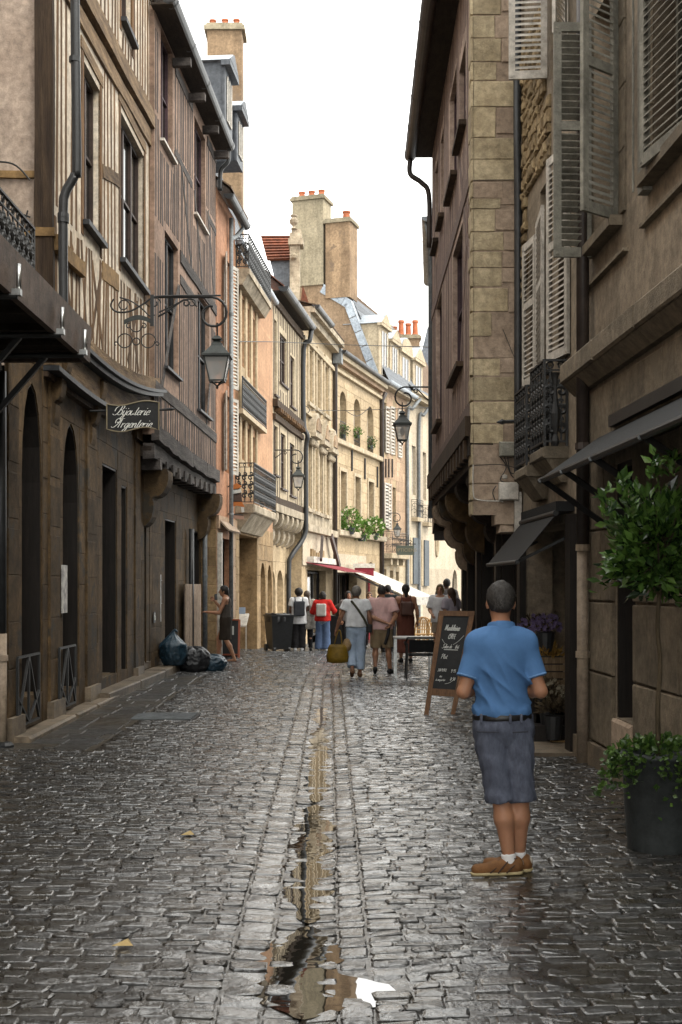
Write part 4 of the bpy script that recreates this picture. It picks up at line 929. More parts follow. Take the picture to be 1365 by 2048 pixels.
    # jetty: dark carved moulding, soffit and stone corbels
    MB().fb(f, 0, Lf, -.1, .1, 3.55, 3.8).build('bressummer', m_darkoak, r); MB().fb(f, 0, Lf, -.25, .05, 3.32, 3.549).build('bressummer', m_soffit, r); MB().fb(f, .05, Lf, -.75, -.0, 3.2, 3.319).build('soffit', m_soffit, r)
    for k in range(15): u = .3+k*.53; MB().fb(f, u, u+.2, .0, .09, 3.3, 3.54).build('joist_end', m_darkoak, r)
    for u, wd, zb, lb, mt in ((1.3, .3, 2.5, 2, m_soffit), (3.0, .34, 2.3, 3, m_soffit), (4.8, .3, 2.2, 2, m_arcade), (6.4, .36, 2.05, 3, m_arcade), (7.75, .42, 1.95, 3, m_quoinpink)): corbel(r, g, u, wd, 0, .62, zb, 3.2, mt, lobes=lb)
    corbel(r, g, .35, .3, 0, .5, 2.2, 3.2, m_soffit, lobes=3)
    # ground floor in dark wood
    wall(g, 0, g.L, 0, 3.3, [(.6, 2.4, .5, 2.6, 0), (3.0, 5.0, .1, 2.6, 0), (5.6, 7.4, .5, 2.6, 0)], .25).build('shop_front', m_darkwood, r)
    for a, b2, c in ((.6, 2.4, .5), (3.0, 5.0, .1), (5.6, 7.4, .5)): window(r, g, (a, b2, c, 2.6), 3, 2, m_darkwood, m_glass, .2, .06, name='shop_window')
    for u in (.3, 2.7, 5.3, 7.8): MB().fb(g, u-.12, u+.12, 0, .07, 0, 3.2).build('pilaster', m_darkwood, r)
    MB().fb(g, 0, .02, -6, 0, 0, 3.6).build('side_wall', m_darkwood, r); MB().quad(g.pt(g.L, 0, 0), g.pt(g.L, -6, 0), g.pt(g.L, -6, 3.6), g.pt(g.L, 0, 3.6)).build('far_wall', m_mauvefill, r)
    MB().fb(g, 0, g.L, -1.2, -.9, 0, 3.2).build('dark_shop_interior', m_darkvoid, r)
    # eaves, roof, gutter
    gutter(r, f.pt(-.1, .42, 10.0), f.pt(Lf+.12, .42, 10.0), .11, m_brownpipe)
    MB().fb(f, 0, Lf+.1, -.05, .4, 9.96, 10.0).build('eaves_board', m_soffit, r)
    rf = MB().add([f.pt(-.05, .45, 10.05), f.pt(Lf+.1, .45, 10.05), f.pt(Lf+.1, -3.2, 13.6), f.pt(-.05, -3.2, 13.6)], [(0, 1, 2, 3)]).build('roof', m_oldtile, r)
    tiles(r, f, slope(f, -.05, Lf+.1, .48, 10.08, -3.2, 13.7, 16), m_oldtile, parent=rf)
    n = f.pt(Lf, .42, 9.9); pipe(r, catmull([n, f.pt(Lf+.02, .42, 9.62), f.pt(Lf+.02, .2, 9.45), f.pt(Lf+.02, .06, 9.2), f.pt(Lf+.02, .06, 8.2)], 5), .05, m_brownpipe)
    c = f.pt(1.2, -.3, 0); dm = MB().fb(f, .8, 1.9, -1.8, -.1, 10.6, 12.2).build('dormer', m_slate, r); MB().fb(f, .7, 2.0, -1.9, .0, 12.2, 12.3).build('dormer_roof', m_slate, dm)
    # boxes, conduit and wires on the end wall
    def bx(px0, px1, py0, py1, d, name, mat):
        return MB().block(e, X(px0)-1.64, X(px1)-1.64, zy(py1), zy(py0), .03, .03+d, .012, .001).build(name, mat, r)
    bx(998, 1031, 885, 914, .09, 'junction_box', m_shutgrey); bx(997, 1036, 966, 1001, .1, 'junction_box', m_whitepaint)
    MB().fb(e, X(1028)-1.64, X(1042)-1.64, .03, .1, zy(1080), zy(985)).build('conduit', m_whitepaint, r)
    for pts, rad, mt in (([(1000, 915), (1012, 935), (1000, 960), (1015, 966)], .006, m_iron), ([(1015, 915), (1020, 945), (1035, 950), (1040, 975)], .006, m_iron), ([(1008, 915), (1025, 955), (1042, 940)], .006, m_iron),
                    ([(948, 932), (1000, 930), (1044, 940)], .005, m_brownpipe), ([(946, 930), (946, 985), (955, 1000), (1000, 1003), (1005, 1005)], .007, m_whitepaint), ([(990, 1002), (985, 985), (992, 972)], .006, m_iron), ([(946, 363), (1038, 362)], .004, m_brownpipe), ([(1005, 660), (1046, 760)], .004, m_iron)):
        MB().tube(catmull([V(X(a), 14.83, zy(b_)) for a, b_ in pts], 5), rad, 6).build('cable', mt, r)
    q = MB().lathe([(.0, -.03), (.03, -.02), (.03, .02), (0, .03)], (X(1008), 14.78, zy(955)), 8).build('camera_dome', m_whitepaint, r)
    # spear-ended iron bar
    MB().tube([V(X(1075), 14.3, zy(852)), V(X(1000), 14.3, zy(856))], .02, 6).build('flag_bar', m_iron, r); MB().tube([V(X(1000), 14.3, zy(856)), V(X(992), 14.3, zy(856.5)), V(X(981), 14.3, zy(857))], [.018, .034, .003], 6).build('spear_tip', m_iron, r)
    return r, f, g
sch, fR2, gR2 = stone_corner_house()
def far_right_house():
    f = Frame((1.80, 23.25), (2.15, 28.3), 'R')
    r = thing('grey_gutter_house', 'sliver of a tall rendered house just past the mauve timbered front', 'house', (2, 26, 0))
    W = [(1.2, 2.1, 4.6, 6.4), (3.0, 3.9, 4.6, 6.4)]
    wall(f, 0, f.L, 2.9, 8.9, W).build('wall', m_quoinpink, r); mass(f, 0, f.L, 2.9, 8.9, 5).build('house_body', m_quoinpink, r)
    for o in W: window(r, f, o)
    g = Frame((2.9, 23.25), (3.3, 28.3), 'R'); wall(g, 0, g.L, gz(28), 2.95, [(1, 2.4, .2, 2.3, 0)]).build('shop_front', m_quoinpink, r); window(r, g, (1, 2.4, .2, 2.3), 2, 2)
    MB().fb(g, 0, g.L, 0, 1.1, 2.75, 2.9).build('soffit', m_soffit, r)
    gutter(r, f.pt(.0, .14, 8.85), f.pt(f.L, .1, 8.85), .10, m_zinc); pipe(r, [f.pt(.1, .14, 8.75), f.pt(.1, .06, 8.3), f.pt(.1, .06, 3)], .05, m_leadpipe)
    q = MB().add([f.pt(0, .12, 8.92), f.pt(f.L, .12, 8.92), f.pt(f.L, -3, 12), f.pt(0, -3, 12)], [(0, 1, 2, 3)]).build('roof', m_slate, r)
    return r, f
frh, fR3 = far_right_house()
# ---------------------------------------------------------------- the far curve of the street
def simple_roof(r, f, u0, u1, z0, z1, back, mat, n=12, over=.3):
    rf = MB().add([f.pt(u0, over, z0), f.pt(u1, over, z0), f.pt(u1, -back, z1), f.pt(u0, -back, z1)], [(0, 1, 2, 3)]).build('roof', mat, r)
    tiles(r, f, slope(f, u0, u1, over+.04, z0+.03, -back, z1+.04, n), mat, parent=rf)
    return rf
def dormer(r, f, u, wd, w, z0, z1, wallm, roofm, kind='gable', front=None, win=True):
    """dormer with its own front, cheeks, little roof and window"""
    d = MB().fb(f, u-wd/2, u+wd/2, w-1.6, w, z0, z1).build('dormer', wallm, r); hr = wd*.38
    if front: MB().fb(f, u-wd/2-.04, u+wd/2+.04, w, w+.06, z0, z1).build('dormer_front', front, d)
    if kind == 'gable':
        a = [f.pt(u-wd/2-.12, w+.18, z1), f.pt(u+wd/2+.12, w+.18, z1), f.pt(u, w+.18, z1+hr)]
        MB().prism(a, -f.n*1.9).build('dormer_roof', roofm, d)
        if front: MB().prism([f.pt(u-wd/2-.1, w+.19, z1+.02), f.pt(u+wd/2+.1, w+.19, z1+.02), f.pt(u, w+.19, z1+hr*.94)], f.n*.03).build('pediment', front, d)
    elif kind == 'arc':
        a = [f.pt(u+(wd/2+.12)*cos(t), w+.18, z1+hr*sin(t)) for t in np.linspace(0, pi, 9)]
        MB().prism(a, -f.n*1.9).build('dormer_roof', roofm, d)
        if front: MB().prism([f.pt(u+(wd/2+.08)*cos(t), w+.19, z1+hr*.92*sin(t)) for t in np.linspace(0, pi, 9)], f.n*.03).build('pediment', front, d)
    MB().fb(f, u-wd/2-.14, u+wd/2+.14, w-.02, w+.22, z1-.14, z1-.004).build('cornice', front or roofm, d)
    if win:
        o = (u-wd*.3, u+wd*.3, z0+.25, z1-.3); MB().fb(f, o[0], o[1], w+.065, w+.075, o[2], o[3]).build('pane', m_glass, d)
        fr = MB()
        for a, b in ((o[0], o[0]+.05), (o[1]-.05, o[1]), ((o[0]+o[1])/2-.025, (o[0]+o[1])/2+.025)): fr.fb(f, a, b, w+.07, w+.1, o[2], o[3])
        fr.fb(f, o[0], o[1], w+.07, w+.1, o[2]-.03, o[2]); fr.build('window_frame', m_whitepaint, d)
    return d
def salmon_narrow():
    f = Frame((-2.85, 27.45), (-2.64, 29.9), 'L')
    r = thing('narrow_salmon_house', 'narrow salmon rendered house strip with white louvred shutters', 'house', (-2.8, 28.6, 0)); U = f.u; L_ = f.L
    W = [(.95, 1.75, f.z(770, 1.3), f.z(520, 1.3)), (.95, 1.75, f.z(945, 1.3), f.z(790, 1.3))]
    S = [(.5, 1.9, .1, 2.8)]
    wall(f, 0, L_, 0, 10.8, W+S).build('wall', m_salmon, r); mass(f, 0, L_, 0, 10.8).build('house_body', m_salmon, r)
    for o in W:
        window(r, f, o, 2, 3, m_whitepaint, m_glasspale)
        for u, s in ((o[0], -1), (o[1], 1)):
            h = f.pt(u, .03, 0); e = h+f.n*.10+f.d*.38*s; a, b = sorted((h, e), key=lambda q: q.y); shutter(r, (a.x, a.y), (b.x, b.y), o[2], o[3], m_shutwhite, .085, midrail=False, tilt=1)
    MB().fb(f, 0, L_, 0, .06, 3.0, 3.3).build('string_course', m_pinkstone, r)
    ashlar(r, f, 0, L_, .05, 3.0, S, m_pinkstone, .42, .5, 0, .015, 'wall_stone')
    e = Frame((-3.25, 27.44), (-2.85, 27.44), 'L'); ashlar(r, e, 0, e.L, .0, 3.4, [], m_warmstone, .45, .5, 0, .012, 'wall_stone')
    window(r, f, (.5, 1.9, .3, 2.8), 2, 2, m_darkwood, m_glass, .2, name='shop_window')
    MB().fb(f, .02, .12, .02, .12, .1, 2.9).build('door_jamb', m_whitepaint, r)
    gutter(r, f.pt(0, .28, 10.65), f.pt(L_, .28, 10.65), .12, m_blackpipe); simple_roof(r, f, 0, L_, 10.75, 14, 4, m_oldtile, 10)
    u = U(463, .1); pipe(r, [f.pt(u, .1, 10.5), f.pt(u, .1, gz(29))], .05, m_leadpipe, bands=[f.pt(u, .1, 8.2), f.pt(u, .1, 3.4)])
    pipe(r, catmull([f.pt(L_-.3, .25, 10.5), f.pt(L_-.5, .12, 10.25), f.pt(u, .1, 10.0)], 4), .05, m_leadpipe)
    for uu, z in ((.5, 11.9), (1.9, 11.2)):
        pass
    return r, f
snh, fC1 = salmon_narrow()
def salmon_balcony():
    f = Frame((-2.64, 29.9), (-2.08, 36.5), 'L'); U = f.u; L_ = f.L
    r = thing('salmon_balcony_house', 'salmon house with rows of narrow windows and a black iron balcony on a stone slab', 'house', (-2.4, 33, gz(33)))
    ops = []
    for a, b in ((470, 477), (481, 488), (492, 499), (503, 510)):
        ua, ub = U(a), U(b); m_ = (a+b)/2; uc = U(m_)
        k = (m_-473)/34
        ops.append((ua, ub, f.z(712+62*k, uc), f.z(575+62*k, uc))); ops.append((ua, ub, f.z(905+40*k, uc), f.z(822+52*k, uc)))
    arc = []
    wall(f, 0, L_, 3.3, 10.2, ops, .2).build('wall', m_salmon2, r); mass(f, 0, L_, 3.3, 10.2).build('house_body', m_salmon2, r)
    for o in ops:
        wn = window(r, f, o, 1, 3, m_frame, m_glasspale if random.random() < .4 else m_glass, .15, .05)
    ss = sorted(set((o[0], o[1]) for o in ops))
    for (a, b), (c, d) in zip(ss, ss[1:]): MB().fb(f, b+.01, c-.01, 0, .05, 4.0, 9.4).build('pier', m_cream, r)
    MB().fb(f, ss[-1][1]+.01, ss[-1][1]+.2, 0, .05, 4.0, 9.4).build('pier', m_cream, r)
    for o in ops: MB().fb(f, o[0]-.01, o[1]+.01, 0, .03, o[2]-.8 if o[2] > 6 else o[2]-.5, o[2]-.02).build('apron', m_cream, r)
    # upper balcony slab with climber-grown rail
    s = MB().fb(f, .05, 3.9, 0, .36, 9.45, 9.6).build('balcony', m_stained, r); MB().hexa([f.pt(.05, 0, 9.2), f.pt(3.9, 0, 9.2), f.pt(3.9, .18, 9.2), f.pt(.05, .18, 9.2), f.pt(.05, 0, 9.449), f.pt(3.9, 0, 9.449), f.pt(3.9, .32, 9.449), f.pt(.05, .32, 9.449)]).build('cornice', m_stained, s)
    railing(s, [f.pt(.07, .02, 9.6), f.pt(.07, .33, 9.6), f.pt(3.88, .33, 9.6), f.pt(3.88, .02, 9.6)], .85, m_iron, 1, pitch=.2, r=.012)
    # French guard at the middle windows
    s2 = MB().fb(f, .0, 4.1, 0, .2, 5.98, 6.1).build('balcony', m_creamtrim, r); railing(s2, [f.pt(.02, .18, 6.1), f.pt(4.08, .18, 6.1)], .8, m_iron, 1, pitch=.17, r=.012)
    # projecting lower balcony
    s3 = MB().block(f, .0, 3.9, 3.5, 3.72, 0, .5, .03, .004).build('balcony', m_stained, r)
    MB().hexa([f.pt(.1, 0, 3.05), f.pt(3.8, 0, 3.05), f.pt(3.8, .1, 3.05), f.pt(.1, .1, 3.05), f.pt(.05, 0, 3.499), f.pt(3.85, 0, 3.499), f.pt(3.85, .42, 3.499), f.pt(.05, .42, 3.499)]).build('cove', m_stained, s3)
    railing(s3, [f.pt(.03, .0, 3.72), f.pt(.03, .47, 3.72), f.pt(3.87, .47, 3.72), f.pt(3.87, .0, 3.72)], 1.02, m_iron, 1, pitch=.15, r=.012)
    # passage and arcade at ground level
    z0 = gz(36)-.05
    ar = [(U(478), U(514), z0, 3.0, 0), (U(521), U(531), z0, 2.35, .7), (U(535), U(544), z0, 2.3, .7)]
    wall(f, 0, L_, z0, 3.3, ar, .5).build('arcade_wall', m_warmstone, r); MB().fb(f, ar[0][0], L_, -.9, -.52, z0, 3.2).build('passage_back', m_warmstone, r)
    ashlar(r, f, 0, L_, z0, 3.28, ar, m_warmstone, .42, .6, 0, .015, 'arcade_stone'); 
    h = Frame(tuple(f.pt(ar[0][0], -.52, 0))[:2], tuple(f.pt(ar[0][1], -.52, 0))[:2], 'L'); ashlar(r, h, 0, h.L, z0, 3.0, [], m_warmstone, .42, .7, 0, .02, 'arcade_stone')
    # mansard with slate dormers and a big stack
    gutter(r, f.pt(0, .1, 10.3), f.pt(L_, .1, 10.3), .1, m_zinc)
    rf = MB().add([f.pt(0, -.3, 10.2), f.pt(L_, -.3, 10.2), f.pt(L_, -1.4, 13.8), f.pt(0, -1.4, 13.8), f.pt(0, -6, 14.6), f.pt(L_, -6, 14.6)], [(0, 1, 2, 3), (3, 2, 5, 4)]).build('roof', m_slate, r)
    tiles(r, f, slope(f, 0, L_, -.28, 10.22, -1.38, 13.8, 16), m_slate, parent=rf)
    dormer(r, f, U(437, -.5)+.3, 1.0, -.35, f.z(250, 0.1), f.z(118, .1), m_slate, m_zinc, 'gable', m_slate); dormer(r, f, U(467, -.4)+.4, .9, -.35, f.z(300, 1.2), f.z(190, 1.2), m_slate, m_zinc, 'gable', m_slate)
    c = f.pt(U(452, -1.2)+1.6, -1.0, 0); Yc = c.y; zt = CH+(HY-58)/FPX*Yc
    pot_chimney(r, P(452, 0, Yc).xy.to_3d(), 1.05, .8, 10, zt, m_oldrender, [(-.40, .75), (-.02, .8), (.33, .8)], name='chimney', ph=.35, pr=.11)
    return r, f
sbh, fC2 = salmon_balcony()
def far_timber():
    f = Frame((-2.08, 36.5), (-1.38, 42.0), 'L'); U = f.u; L_ = f.L
    r = thing('far_timber_house', 'pale half-timbered house with dark windows jettied on stone corbels, beside the salmon house', 'house', (-1.8, 39, gz(39)))
    zz = lambda py, px: f.z(py, U(px))
    W = [(U(549), U(554), zz(790, 551), zz(640, 551)), (U(560), U(574), zz(770, 567), zz(672, 567)), (U(581), U(590), zz(815, 586), zz(715, 586)),
         (U(549), U(556), zz(950, 552), zz(852, 552)), (U(562), U(572), zz(978, 567), zz(868, 567)), (U(580), U(590), zz(992, 585), zz(888, 585))]
    wall(f, 0, L_, 4.2, 10.7, W, .2).build('infill_wall', m_creamtrim, r); mass(f, 0, L_, 4.2, 10.7).build('house_body', m_creamtrim, r)
    for o in W: window(r, f, o, 2, 2, m_frame, m_glass, .1, .06, (.08, .06))
    free = lambda u, z: all(not (o[0]-.08 < u < o[1]+.08 and o[2]-.1 < z < o[3]+.06) for o in W)
    jz = f.z(815, U(545))
    for z, h, th in ((10.4, .25, .08), (7.25, .24, .16), (6.85, .2, .1), (4.3, .25, .1), (7.9, .14, .05), (4.95, .14, .05)):
        rail_beam(r, f, 0, L_, z, z, h, m_darkoak, 0, th) if z not in (7.9, 4.95) else None
    for k in range(16): u = .2+k*.34; MB().fb(f, u, u+.14, .02, .22, 7.0, 7.12).build('joist_end', m_studbrown, r)
    for za, zb in ((7.4, 10.3), (4.4, 6.75)):
        u = .15
        while u < L_:
            run = []; cur = None
            for z in np.linspace(za, zb, 14):
                if free(u, z): cur = (cur[0], z) if cur else (z, z)
                elif cur: run.append(cur); cur = None
            if cur: run.append(cur)
            for s, t in run:
                if t-s > .2: stud(r, f, u, s, t, .12, m_darkoak, lean=random.gauss(0, .02))
            u += .36*random.uniform(.8, 1.2)
    # corbelled jetty
    MB().fb(f, 0, L_, -.3, .12, 3.95, 4.19).build('bressummer', m_stained, r)
    g = Frame(tuple(f.pt(0, -.45, 0))[:2], tuple(f.pt(L_, -.45, 0))[:2], 'L')
    for k in range(6): corbel(r, g, .35+k*.95, .34, 0, .55, 2.95, 3.94, m_stained, lobes=2)
    z0 = gz(42)-.05; ar = [(.3, 1.45, z0, 2.2, .55), (1.75, 2.9, z0, 2.2, .55), (3.2, 4.35, z0, 2.2, .55), (4.6, 5.35, z0, 2.1, .4)]
    wall(g, 0, L_, z0, 4.0, ar, .4).build('arcade_wall', m_cream, r); ashlar(r, g, 0, L_, z0, 2.95, ar, m_cream, .5, .8, 0, .012, 'arcade_stone')
    for o in ar: MB().fb(g, o[0]-.01, o[1]+.01, -.5, -.42, z0, 2.25).build('recess_back', m_warmstone, r)
    gutter(r, f.pt(-.1, .35, 10.75), f.pt(L_+.1, .35, 10.75), .16, m_blackpipe)
    MB().fb(f, 0, L_, 0, .34, 10.6, 10.66).build('eaves_board', m_soffit, r)
    simple_roof(r, f, 0, L_, 10.75, 14.5, 4, m_tile, 14)
    u = L_-.15; pipe(r, catmull([f.pt(u+.1, .35, 10.6), f.pt(u, .3, 10.2), f.pt(u, .1, 9.9), f.pt(u, .1, 7.4), f.pt(u-.1, .25, 6.9), f.pt(u, .18, 6.4), f.pt(u, .18, 4.2), f.pt(u, .12, 3.4), f.pt(u-.5, -.25, 2.7), f.pt(u-.55, -.33, 2.2), f.pt(u-.55, -.33, -.4)], 4), .085, m_blackpipe)
    return r, f
fth, fD = far_timber()
def renaissance_house():
    f = Frame((-1.38, 42.0), (-.34, 48.4), 'L'); U = f.u; L_ = f.L
    r = thing('pedimented_house', 'pale stone house with carved window pediments and a heavy cornice', 'house', (-.9, 45, gz(45)))
    zz = lambda py, px: f.z(py, U(px)); W = []
    for a, b, t, bo in ((616, 624, 700, 802), (632, 640, 718, 814), (648, 656, 733, 826)): W.append((U(a), U(b), zz(bo, (a+b)/2), zz(t, (a+b)/2)))
    for a, b, t, bo in ((614, 621, 888, 1012), (628, 634, 898, 1018), (637, 643, 905, 1022), (650, 656, 912, 1026)): W.append((U(a), U(b), zz(bo, (a+b)/2), zz(t, (a+b)/2)))
    S = [(U(615), U(652), gz(46), 2.25, 0)]
    wall(f, 0, L_, gz(48)-.1, 11.3, W+S, .25).build('wall', m_cream, r); mass(f, 0, L_, gz(48)-.1, 11.3).build('house_body', m_cream, r)
    for i, o in enumerate(W):
        wn = window(r, f, o, 1, 3, m_whitepaint, m_glasspale, .18, .05)
        for a, b in ((o[0]-.2, o[0]-.02), (o[1]+.02, o[1]+.2)): MB().fb(f, a, b, 0, .07, o[2]-.1, o[3]+.2).build('pilaster', m_creamtrim, wn)
        MB().fb(f, o[0]-.24, o[1]+.24, 0, .12, o[3]+.2, o[3]+.34).build('lintel', m_creamtrim, wn); MB().fb(f, o[0]-.22, o[1]+.22, 0, .12, o[2]-.22, o[2]-.1).build('sill', m_stained, wn)
    # carved pediments over the first-floor windows
    zt = zz(880, 630); p = 0
    for px, kind in ((622, 'arc'), (640, 'tri'), (657, 'arc')):
        u = U(px); hw = .62; zb = f.z(868+ (px-622)*.9, u)
        pts = [(u+hw*cos(t), zb+.75*sin(t)) for t in np.linspace(0, pi, 10)] if kind == 'arc' else [(u+hw, zb), (u, zb+.85), (u-hw, zb)]
        pd = MB().prism([f.pt(a, .0, b) for a, b in pts], f.n*.28).build('pediment', m_stained, r)
        q = [(u+(a-u)*.72, zb+.07+(b-zb)*.66) for a, b in pts]; MB().prism([f.pt(a, .281, b) for a, b in q], f.n*.05).build('relief', m_gable, pd)
        MB().fb(f, u-hw-.06, u+hw+.06, 0, .32, zb-.16, zb-.01).build('pediment_base', m_stained, pd)
        for k in range(4): MB().lathe([(.02, 0), (.1, .05), (.12, .14), (.06, .25), (.02, .3)], f.pt(u-hw+.2+k*.28, .12, zb-.48), 8).build('carved_boss', m_stained, pd)
    for k in range(5):
        a, b = L_*k/5, L_*(k+1)/5-.01
        MB().fb(f, a, b, 0, .3, 11.0, 11.25).build('cornice_stone', m_stained, r); MB().fb(f, a, b, 0, .48, 11.251, 11.45).build('cornice_stone', m_stained, r); MB().fb(f, a, b, 0, .12, 10.3, 10.45).build('string_course', m_creamtrim, r)
        MB().fb(f, a, b, 0, .14, 7.75, 7.9).build('string_course', m_creamtrim, r); MB().fb(f, a, b, 0, .25, 3.6, 3.85).build('string_course', m_stained, r)
    ashlar(r, f, 0, L_, 7.95, 10.3, W, m_cream, .42, .8, 0, .01, 'block'); ashlar(r, f, 0, L_, 3.9, 7.7, [(o[0]-.2, o[1]+.2, o[2]-.2, o[3]+2) for o in W if o[3] < 7.5], m_stained, .42, .8, 0, .01, 'block')
    MB().fb(f, 0, L_, .02, .05, 2.4, 3.58).build('shop_fascia', m_white, r)
    for k, x in enumerate(np.linspace(U(618), U(640), 6)): MB().fb(f, x, x+.34, .05, .12, 2.5+.05*sin(k*3), 2.95+.06*cos(k*5)).build('carved_letter', m_warmstone, r)
    MB().beam(f.pt(U(632), .2, 3.5), f.pt(U(618), .4, 2.6), .14, f.n, .1, 2, .01).build('timber_strut', m_greystud, r); MB().beam(f.pt(U(650), .2, 3.6), f.pt(U(662), .3, 2.4), .28, f.n, .12, 2, .01).build('timber_strut', m_frame, r)
    MB().fb(f, S[0][0], S[0][1], -.9, -.6, gz(48), 2.3).build('dark_shop_interior', m_darkvoid, r); window(r, f, (S[0][0], S[0][1], gz(46)+.3, 2.2), 3, 2, m_darkwood, m_glass, .3, .07, name='shop_window')
    # burgundy blind
    A = lambda u, w, z: f.pt(u, w, z); aw = MB().hexa([A(U(610), .05, 2.5), A(L_, .05, 2.5), A(L_+.6, 1.3, 2.18), A(U(610)+.9, 1.3, 2.18), A(U(610), .05, 2.52), A(L_, .05, 2.52), A(L_+.6, 1.3, 2.2), A(U(610)+.9, 1.3, 2.2)]).build('awning', m_burg, r)
    MB().fb(f, U(612), L_-.1, .02, .3, 2.5, 2.72).build('awning_box', m_whitepaint, aw)
    simple_roof(r, f, 0, L_, 11.45, 12.3, 2.5, m_oldtile, 8, .45)
    gutter(r, f.pt(0, .5, 11.5), f.pt(L_*.5, .5, 11.5), .14, m_blackpipe)
    dormer(r, f, U(652, -.6), 1.3, -.6, f.z(690, 5), f.z(655, 5), m_tile, m_oldtile, 'gable', m_pinkstone)
    u = L_-.05; pipe(r, [f.pt(u, .35, 11.1), f.pt(u, .12, 10.7), f.pt(u, .12, gz(48))], .09, m_brownpipe); MB().fb(f, u-.18, u+.18, .05, .4, 10.6, 11.2).build('hopper_head', m_leadpipe, r)
    return r, f
rnh, fE = renaissance_house()
def arched_house():
    f = Frame((-.34, 48.4), (1.83, 56.2), 'L'); U = f.u; L_ = f.L
    r = thing('arched_window_house', 'sunlit cream ashlar house with three round-headed upper windows and leafy window boxes', 'house', (.7, 52, gz(52)))
    zz = lambda py, px: f.z(py, U(px)); W = []
    for a, b, t, bo in ((680, 693, 783, 880), (708, 721, 798, 895), (735, 747, 813, 908)): W.append((U(a), U(b), zz(bo, (a+b)/2), zz(t, (a+b)/2), .5))
    for a, b, t, bo in ((680, 692, 943, 1062), (709, 720, 954, 1070), (736, 747, 964, 1076)): W.append((U(a), U(b), zz(bo, (a+b)/2), zz(t, (a+b)/2)))
    z0 = gz(57)-.1; S = [(U(672), U(714), z0, 2.2, 0), (U(732), U(752), z0, 2.75, .9)]
    wall(f, 0, L_, z0, 11.0, W+S, .35).build('wall', m_joint, r); mass(f, 0, L_, z0, 11.0).build('house_body', m_cream, r)
    ops = [(o[0]-.14, o[1]+.14, o[2]-.1, o[3]+.16) for o in W[3:]]+[(o[0]-.02, o[1]+.02, o[2]-.02, o[3]+.02) for o in W[:3]]+[(o[0]-.05, o[1]+.05, o[2], o[3]) for o in S]
    ashlar(r, f, 0, L_, 3.95, 10.35, ops, m_cream, .46, .95, 0, .012, 'block', gap=.012)
    ashlar(r, f, 0, L_, 2.45, 3.7, ops, m_cream, .62, .8, 0, .012, 'block', gap=.012)
    for i, o in enumerate(W):
        wn = window(r, f, o, 1 if i < 3 else 2, 3, m_whitepaint, m_glasspale if i % 2 else m_glass, .3, .06)
        if i > 2:
            for a, b in ((o[0]-.14, o[0]), (o[1], o[1]+.14)): MB().fb(f, a, b, 0, .05, o[2]-.08, o[3]+.14).build('architrave', m_creamtrim, wn)
            MB().fb(f, o[0], o[1], 0, .05, o[3], o[3]+.14).build('architrave', m_creamtrim, wn)
        else: railing(wn, [f.pt(o[0]+.03, -.03, o[2]), f.pt(o[1]-.03, -.03, o[2])], .75, m_iron, 0, pitch=.16)
    for k in range(6):
        a, b = L_*k/6, L_*(k+1)/6-.012
        MB().fb(f, a, b, 0, .16, 10.36, 10.48).build('cornice_stone', m_creamtrim, r); MB().fb(f, a, b, 0, .22, 10.7, 10.85).build('cornice_stone', m_pinkstone, r); MB().fb(f, a, b, 0, .38, 10.851, 11.05).build('cornice_stone', m_creamtrim, r)
        MB().block(f, a, b, 7.45, 7.66, 0, .2, .02, .004).build('string_course', m_creamtrim, r); MB().block(f, a, b, 3.71, 3.94, 0, .34, .03, .012).build('ledge_stone', m_stained, r)
    gutter(r, f.pt(0, .45, 11.15), f.pt(L_, .45, 11.15), .13, m_blackpipe)
    rf = MB().add([f.pt(0, .4, 11.1), f.pt(L_, .4, 11.1), f.pt(L_, -3, 13.6), f.pt(0, -3, 13.6)], [(0, 1, 2, 3)]).build('roof', m_slate, r)
    MB().fb(f, S[0][0]-.2, U(730), .02, .07, 2.22, 2.98).build('shop_fascia', m_white, r)
    MB().fb(f, S[0][0], S[0][1], -.95, -.7, z0, 2.2).build('dark_shop_interior', m_darkvoid, r); window(r, f, (S[0][0], S[0][1], z0+.1, 2.2), 3, 1, m_frame, m_glass, .5, .08, name='shop_window')
    window(r, f, (S[1][0]+.02, S[1][1]-.02, z0, 2.2), 1, 2, m_burg, m_glass, .3, .12, name='arched_door')
    for px in (702, 728, 753): 
        u = U(px); MB().tube([f.pt(u, .06, f.z(900+(px-702)*.65, u)), f.pt(u, .06, f.z(942+(px-702)*.65, u))], .04, 6).build('tie_bar', m_iron, r)
    # white terrace awning with a burgundy-sided case
    A = lambda u, w, z: f.pt(u, w, z); zt = 2.25; ua, ub = U(689), U(722)
    aw = MB()
    P0, P1 = A(ua, .2, 2.32), A(ub+1.6, .2, 2.32); Q0, Q1 = P(818, 1196, 44), P(866, 1194, 47)
    aw.hexa([P0, P1, Q1, Q0]+[q+V(0, 0, .025) for q in (P0, P1, Q1, Q0)]); awo = aw.build('awning', m_cloth, r)
    MB().hexa([Q0+V(0, 0, -.28), Q1+V(0, 0, -.28), Q1+V(.02, .03, -.28), Q0+V(.02, .03, -.28), Q0+V(0, 0, .03), Q1+V(0, 0, .03), Q1+V(.02, .03, .03), Q0+V(.02, .03, .03)]).build('valance', m_cloth, awo)
    for t in (.02, .55): MB().bar(P0.lerp(P1, t)+V(0, 0, -.12), Q0.lerp(Q1, t)+V(0, 0, -.06), .07).build('awning_arm', m_steel, awo)
    b0, b1 = P(710, 1152, 50), P(748, 1150, 50)
    MB().box(b0.x, b1.x, 50, 50.5, b0.z-.02, b0.z+.34).build('awning_case', m_burg, awo); MB().box(b0.x-.07, b1.x+.05, 49.95, 50.55, b0.z+.341, b0.z+.52).build('case_cover', m_whitepaint, awo)
